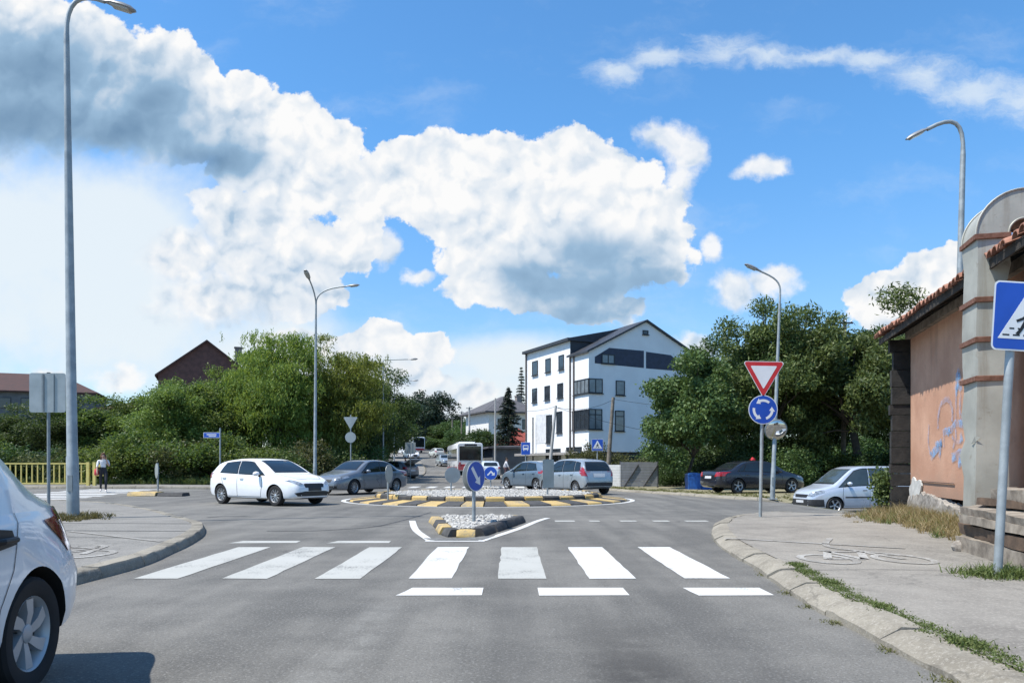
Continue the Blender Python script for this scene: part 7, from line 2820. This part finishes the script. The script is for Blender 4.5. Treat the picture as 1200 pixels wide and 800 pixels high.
plant_tree("conifer", "dark pointed conifer left of the white building", "tree", conifer(31, 9.2, 2.5), (U(596, 82), 82, -.1))
plant_tree("conifer", "dark conifer tip behind the white house's roof", "tree", conifer(32, 15.5, 2.2, 30), (U(611, 132), 134, 0))


for i, (px, D, sc, lab) in enumerate([(850, 56, 1.9, "dark undergrowth bush behind the walnut trunks, above the black saloon's boot"), (905, 58, 2.0, "dark undergrowth bush behind the give way sign's post"), (955, 58, 2.0, "dark undergrowth bush far behind the silver van's bonnet"),
                                     (1005, 57, 2.1, "dark undergrowth bush far behind the silver van's roof"), (1055, 58, 2.1, "dark undergrowth bush behind the black charred corner"), (790, 60, 1.8, "dark undergrowth bush behind the smaller leafy tree's trunk")]):
    plant_tree("bush", lab, "bush", T_BUSH2, (U(px, D), D, -.2), i * 1.3, (sc, sc, sc), "bushes of the right corner")


# ---- grass and weeds (stuff)
def tufts(name, label, pts, n, hgt, m_, seed, lean=.35, width=.012, zoff=KH):
    rg = np.random.default_rng(seed)
    pts = np.array([pts(rg) for _ in range(n)])
    nb = 14
    P_ = np.repeat(pts, nb, 0)
    m = len(P_)
    P_[:, :2] += rg.normal(0, .045, (m, 2))
    zz_ = Z(P_[:, 0], P_[:, 1]) + zoff - .01
    base_ = np.stack([P_[:, 0], P_[:, 1], zz_], 1)
    H_ = hgt * np.repeat(rg.uniform(.45, 1.3, len(pts)), nb)[:, None] * rg.uniform(.6, 1.2, (m, 1)) * P_[:, 2:3]
    d = np.concatenate([rg.normal(0, lean, (m, 2)), np.ones((m, 1))], 1)
    d = unit(d)
    a_ = rg.uniform(0, 6.28, m)
    w = np.stack([np.cos(a_), np.sin(a_), np.zeros(m)], 1) * width
    mid = base_ + d * H_ * .55
    d2 = unit(d + np.concatenate([rg.normal(0, lean * 1.3, (m, 2)), np.full((m, 1), -.15)], 1))
    tip = mid + d2 * H_ * .5
    V1 = np.stack([base_ - w, base_ + w, mid + w * .8, mid - w * .8], 1)
    V2 = np.stack([mid - w * .8, mid + w * .8, tip + w * .15, tip - w * .15], 1)
    V = np.concatenate([V1, V2], 1).reshape(-1, 3)
    return stuff(link(name, fast_mesh(name, V, 2 * m, m_)), label, "grass")


GRASSG = leaf_mat("grass_green", (0.060, 0.088, 0.020), (0.130, 0.150, 0.050), .3, 2.0)
GRASSD = leaf_mat("grass_dry", (0.250, 0.205, 0.090), (0.460, 0.390, 0.210), .3, 2.0)
GRASSM = leaf_mat("grass_mixed", (0.090, 0.100, 0.030), (0.210, 0.190, 0.080), .3, 2.0)


_rk = offset_line(resample([p for p in RK if -1 < p[1] < 9.3], .1), .345)


def kerb_strip(rg):
    i = rg.integers(0, len(_rk))
    den = .40 + .60 * math.sin(_rk[i][1] * 2.3 + .8 * math.sin(_rk[i][1] * 5.1)) ** 2
    return (_rk[i][0] + abs(rg.normal(0, .035)) , _rk[i][1], den)


tufts("grass", "narrow strip of green grass behind the near right kerb", kerb_strip, 1300, .05, GRASSG, 41, .8, .006)


def along_wall(rg):
    s_ = rg.uniform(-.6, 7.4)
    wdt = .95 if s_ < 2.2 else .55
    o = .06 + abs(rg.normal(0, wdt * .45))
    p = HM @ Vector((s_, o, 0))
    return (p.x, p.y, max(.25, 1.1 - o * .5))


tufts("dry_grass", "dry yellow grass along the orange wall's foot", along_wall, 1300, .30, GRASSD, 42, .45, .006)
tufts("grass", "green weeds mixed into the dry grass at the orange wall", along_wall, 420, .26, GRASSG, 43, .5, .007)
tufts("grass", "green tuft at the big crossing sign's foot", lambda rg: (5.0 + rg.normal(0, .16), 7.85 + rg.normal(0, .12), .8), 110, .16, GRASSG, 44, .6, .006)
tufts("grass", "grass around the tall left lamp post's foot", lambda rg: (-9.5 + rg.normal(0, .30), 16.2 + rg.normal(0, .4), .8), 300, .16, GRASSM, 45, .5, .008)


def verge_pts(rg):
    v_ = inner(VK, -1, .6)
    i = rg.integers(0, len(v_) - 1)
    k = abs(rg.normal(0, 1.6))
    return (v_[i][0] + k * .5, v_[i][1] + k, .8)


_vv = offset_line(resample([p for p in VK if p[1] < 60], .2), -.5)


def verge_pts(rg):
    i = rg.integers(0, len(_vv))
    k = abs(rg.normal(0, 1.4))
    return (_vv[i][0] + k * .45, _vv[i][1] + k * .9, .8)


tufts("verge_grass", "short dusty grass on the verge under the right trees", verge_pts, 1500, .12, GRASSM, 46, .6, .014, .09)
tufts("thicket_grass", "grass along the foot of the left thicket", lambda rg: (rg.uniform(-34, -10), 40.0 + abs(rg.normal(0, 1.2)) + 0, 1), 1300, .40, GRASSG, 47, .5, .02, .08)
for (x, y) in ((2.90, 7.4), (2.55, 5.9), (2.5, 5.35), (2.52, 6.6), (2.6, 7.0), (2.95, 9.2)):
    pass
tufts("kerb_weeds", "small weeds in the joints of the near right kerb", lambda rg: (lambda q: (q[0] + rg.normal(0, .025), q[1] + rg.normal(0, .03), .6))(((2.55, 5.2), (2.57, 6.1), (2.60, 6.75), (2.70, 7.5), (2.86, 8.75), (2.53, 4.45))[rg.integers(0, 6)]), 60, .07, GRASSM, 48, .8, .005, .0)

# climbing shrub at the black corner
tr_, cr_ = tree_meshes(51, 1.5, .36, .72, .85, 30, 1700, .13, .085, LEAF_WALNUT, .012, .5, clump=.26, droop=.3)
p_ = HM @ Vector((-.45, .40, 0))
plant_tree("shrub", "leafy green shrub against the black corner of the orange house", "bush", (tr_, cr_), (p_.x, p_.y, KH), 0, (.62, .62, .70))


# ================================================================== people
def person(name, label, loc, rz, height, pose, mats, hair=None, extra=None, z=0.0):
    """one continuous figure grown over a skeleton; pose gives joint positions for a 1.7 m figure facing +x"""
    x, y = loc
    k = height / 1.70
    J = pose
    E = [('pelvis', 'waist', 'legs'), ('waist', 'chest', 'top'), ('chest', 'neck', 'top'), ('neck', 'chin', 'skin'), ('chin', 'head', 'skin'), ('head', 'crown', 'skin')]
    for s_ in 'LR':
        E += [('chest', 'shoulder' + s_, 'top'), ('shoulder' + s_, 'elbow' + s_, 'sleeve'), ('elbow' + s_, 'wrist' + s_, 'skin'), ('wrist' + s_, 'palm' + s_, 'skin'),
              ('pelvis', 'hip' + s_, 'legs'), ('hip' + s_, 'knee' + s_, 'legs'), ('knee' + s_, 'ankle' + s_, 'legs'), ('ankle' + s_, 'toe' + s_, 'shoe')]
    rad = dict(pelvis=(.135, .105), waist=(.125, .095), chest=(.15, .105), neck=(.052, .052), chin=(.068, .072), head=(.080, .092), crown=(.055, .06))
    for s_ in 'LR':
        rad.update({'shoulder' + s_: (.058, .058), 'elbow' + s_: (.042, .042), 'wrist' + s_: (.028, .028), 'palm' + s_: (.034, .022), 'hip' + s_: (.092, .092), 'knee' + s_: (.060, .060), 'ankle' + s_: (.040, .040), 'toe' + s_: (.040, .030)})
    names = list(rad)
    me = bpy.data.meshes.new("skeleton")
    me.from_pydata([J[n] for n in names], [(names.index(a_), names.index(b_)) for a_, b_, c_ in E], [])
    o = bpy.data.objects.new("tmp_person", me)
    COL.objects.link(o)
    md = o.modifiers.new("skin", 'SKIN')
    md.branch_smoothing = .4
    for i, n in enumerate(names):
        sv = me.skin_vertices[0].data[i]
        sv.radius = rad[n]
        sv.use_root = (n == 'pelvis')
    o.modifiers.new("sub", 'SUBSURF').levels = 2
    dg = bpy.context.evaluated_depsgraph_get()
    me2 = bpy.data.meshes.new_from_object(o.evaluated_get(dg))
    bpy.data.objects.remove(o)
    order = ['skin', 'top', 'sleeve', 'legs', 'shoe']
    me2.materials.clear()
    for q in order:
        me2.materials.append(mats[q])
    seg = [(np.array(J[a_]), np.array(J[b_]), order.index(c_)) for a_, b_, c_ in E]
    for p in me2.polygons:
        c = np.array(p.center)
        best, bi = 9, 0
        for a_, b_, i in seg:
            t = np.clip((c - a_).dot(b_ - a_) / ((b_ - a_).dot(b_ - a_) + 1e-9), 0, 1)
            d = np.linalg.norm(c - a_ - (b_ - a_) * t)
            if d < best:
                best, bi = d, i
        p.material_index = bi
    # fingers and thumb, nose and ears merged into the same mesh
    bm = bmesh.new()
    bm.from_mesh(me2)
    add = MB()
    for s_ in 'LR':
        w, pm = Vector(J['wrist' + s_]), Vector(J['palm' + s_])
        d = (pm - w).normalized()
        side = Vector((1, 0, 0)) - d * d.x
        side = side.normalized() if side.length > .1 else Vector((0, 1, 0))
        inward = d.cross(side)
        for i, fl in enumerate((.062, .074, .070, .054)):
            b0 = pm + side * (.027 - .018 * i) + d * .005
            add.tube([b0, b0 + d * fl * .5 + inward * .006, b0 + d * fl * .9 + inward * .022], [.0088, .0080, .006], 6)
        b0 = w + d * .03 + side * .026
        add.tube([b0, b0 + d * .03 + side * .022, b0 + d * .06 + side * .024 + inward * .01], [.010, .009, .007], 6)
    hd = Vector(J['head'])
    fw = Vector((1, 0, 0))
    add.tube([hd + fw * .075 + Vector((0, 0, .02)), hd + fw * .108 + Vector((0, 0, -.025)), hd + fw * .08 + Vector((0, 0, -.035))], [.008, .014, .010], 6)
    for sd in (-1, 1):
        add.tube([hd + Vector((-.005, sd * .076, .02)), hd + Vector((-.012, sd * .092, .0)), hd + Vector((-.002, sd * .078, -.03))], [.010, .014, .008], 6)
    tmp = bpy.data.meshes.new("tmp")
    tmp.from_pydata(add.v, [], add.f)
    bm.from_mesh(tmp)
    bm.to_mesh(me2)
    bm.free()
    bpy.data.meshes.remove(tmp)
    me2.name = "person"
    me2.shade_smooth()
    me2.transform(Matrix.Scale(k, 4))
    b_ = bpy.data.objects.new(name, me2)
    COL.objects.link(b_)
    b_.location = (x, y, float(Z(x, y)) + z)
    b_.rotation_euler = (0, 0, rz)
    tag(b_, label, "person")
    if hair:
        hm = MB()
        n, m_ = 8, 14
        hd2 = Vector(J['head']) + Vector((-.018, 0, .035))
        vs, fs = [], []
        for i in range(n + 1):
            ph = math.pi * .62 * i / n
            for q in range(m_):
                t = 2 * math.pi * q / m_
                front = max(math.cos(t), 0)
                pp = ph * (1 - .45 * front)
                vs.append(hd2 + Vector((.102 * math.sin(pp) * math.cos(t), .092 * math.sin(pp) * math.sin(t), .100 * math.cos(pp))))
        for i in range(n):
            fs += [(i * m_ + q, i * m_ + (q + 1) % m_, (i + 1) * m_ + (q + 1) % m_, (i + 1) * m_ + q) for q in range(m_)]
        hm.add(vs, fs)
        if hair == 'long':
            hm.tube([hd2 + Vector((-.05, 0, .03)), hd2 + Vector((-.085, 0, -.08)), hd2 + Vector((-.09, 0, -.20)), hd2 + Vector((-.08, .0, -.30))], [.07, .085, .08, .04], 10)
            for sd in (-1, 1):
                hm.tube([hd2 + Vector((.02, sd * .08, .0)), hd2 + Vector((.0, sd * .088, -.10)), hd2 + Vector((.01, sd * .09, -.22))], [.025, .032, .015], 8)
        hme = hm.mesh("hair", mats['hair'])
        hme.shade_smooth()
        hme.transform(Matrix.Scale(k, 4))
        link("hair", hme, b_)
    em = MB()
    for sd in (-1, 1):
        em.lathe([(.001, -.012), (.012, -.006), (.014, 0), (.012, .006), (.001, .012)], 8, 0, Matrix.Translation(Vector(J['head']) + Vector((.078, sd * .032, .015))))
    eme = em.mesh("eyes", BLACK)
    eme.transform(Matrix.Scale(k, 4))
    link("eyes", eme, b_)
    mm = MB()
    mm.box(tuple(Vector(J['head']) + Vector((.080, 0, -.062))), (.012, .045, .012))
    mme = mm.mesh("mouth", mat("lip", (.30, .10, .09), .6))
    mme.transform(Matrix.Scale(k, 4))
    link("mouth", mme, b_)
    return b_


def walk(stride=.30, armL=(.10, .0), elbow=.12, raiseR=None, bend=0.0):
    """walking pose, facing +x, left = +y"""
    J = dict(pelvis=(0, 0, .93), waist=(.0 + bend * .3, 0, 1.10), chest=(.01 + bend * .7, 0, 1.30), neck=(.02 + bend, 0, 1.45), chin=(.045 + bend, 0, 1.515), head=(.05 + bend, 0, 1.58), crown=(.035 + bend, 0, 1.655))
    for s_, sd, ph in (('L', 1, 1), ('R', -1, -1)):
        J['hip' + s_] = (0.0, sd * .095, .88)
        fx = ph * stride
        J['knee' + s_] = (fx * .55 + .05, sd * .10, .50 if ph > 0 else .48)
        J['ankle' + s_] = (fx, sd * .095, .085 if ph > 0 else .12)
        J['toe' + s_] = (fx + .16, sd * .11, .045 if ph > 0 else .035)
        J['shoulder' + s_] = (.0 + bend * .7, sd * .185, 1.375)
        J['elbow' + s_] = (-ph * .12 + bend * .6, sd * .235, 1.10)
        J['wrist' + s_] = (-ph * .12 + elbow + bend * .6, sd * .235, .88)
        J['palm' + s_] = (-ph * .12 + elbow * 1.25 + bend * .6, sd * .23, .80)
    if raiseR:
        J['elbow' + raiseR] = (.10, (.22 if raiseR == 'L' else -.22), 1.13)
        J['wrist' + raiseR] = (.20, (.13 if raiseR == 'L' else -.13), 1.36)
        J['palm' + raiseR] = (.19, (.11 if raiseR == 'L' else -.11), 1.44)
    return J


SKIN = mat("skin", (.42, .26, .19), .55, 0, .06)
CLOTH = lambda n_, c_: mat(n_, c_, .9, 0, .12, 8, bump=.2, bscale=40)
wx, wy = U(121, 32.6), 32.6
person("person", "woman in white top and dark trousers crossing the left road with a red bag", (wx, wy), R(-62), 1.66, walk(.26, raiseR='L'),
       dict(skin=SKIN, top=CLOTH("white_top", (.70, .69, .69)), sleeve=CLOTH("white_sleeve", (.70, .69, .69)), legs=CLOTH("dark_trousers", (.020, .021, .028)), shoe=CLOTH("pale_shoes", (.55, .50, .48)), hair=CLOTH("brown_hair", (.10, .045, .022))), 'long', z=.012)
bg = thing("shoulder_bag", "red shoulder bag hanging from the woman's side", "bag", (wx - .26, wy - .05, float(Z(wx, wy)) + .88), R(-62))
mb = MB()
mb.lathe([(.001, -.16), (.15, -.155), (.19, -.10), (.18, .04), (.12, .12), (.001, .13)], 14, 0, Matrix.Diagonal((.9, .5, 1, 1)))
mb.build('bag_body', CLOTH("red_leather", (.42, .045, .055)), bg, 60)
mb = MB()
mb.tube([(.12, 0, .08), (.10, .05, .30), (.06, .10, .50), (-.02, .08, .46), (-.10, .0, .10)], .012, 6)
mb.build('strap', CLOTH("red_strap", (.30, .03, .04)), bg)
mx_, my_ = U(593, 48.5), 48.5
person("person", "man in a pale shirt and dark trousers striding across the far road", (mx_, my_), R(8), 1.74, walk(.34),
       dict(skin=SKIN, top=CLOTH("pale_shirt", (.50, .50, .53)), sleeve=CLOTH("pale_sleeve", (.50, .50, .53)), legs=CLOTH("dark_red_trousers", (.045, .022, .03)), shoe=CLOTH("grey_shoes", (.35, .35, .36)), hair=CLOTH("black_hair", (.015, .012, .010))), 'short', z=.02)
px_, py_ = U(475.5, 70), 70
person("person", "person in a red top standing by the raised tailgate", (px_, py_), R(-150), 1.68, walk(.10),
       dict(skin=SKIN, top=CLOTH("red_top", (.30, .035, .05)), sleeve=CLOTH("red_sleeve", (.30, .035, .05)), legs=CLOTH("navy_trousers", (.02, .022, .035)), shoe=CLOTH("dark_shoes", (.03, .03, .03)), hair=CLOTH("dark_hair", (.02, .015, .012))), 'short', z=KH)
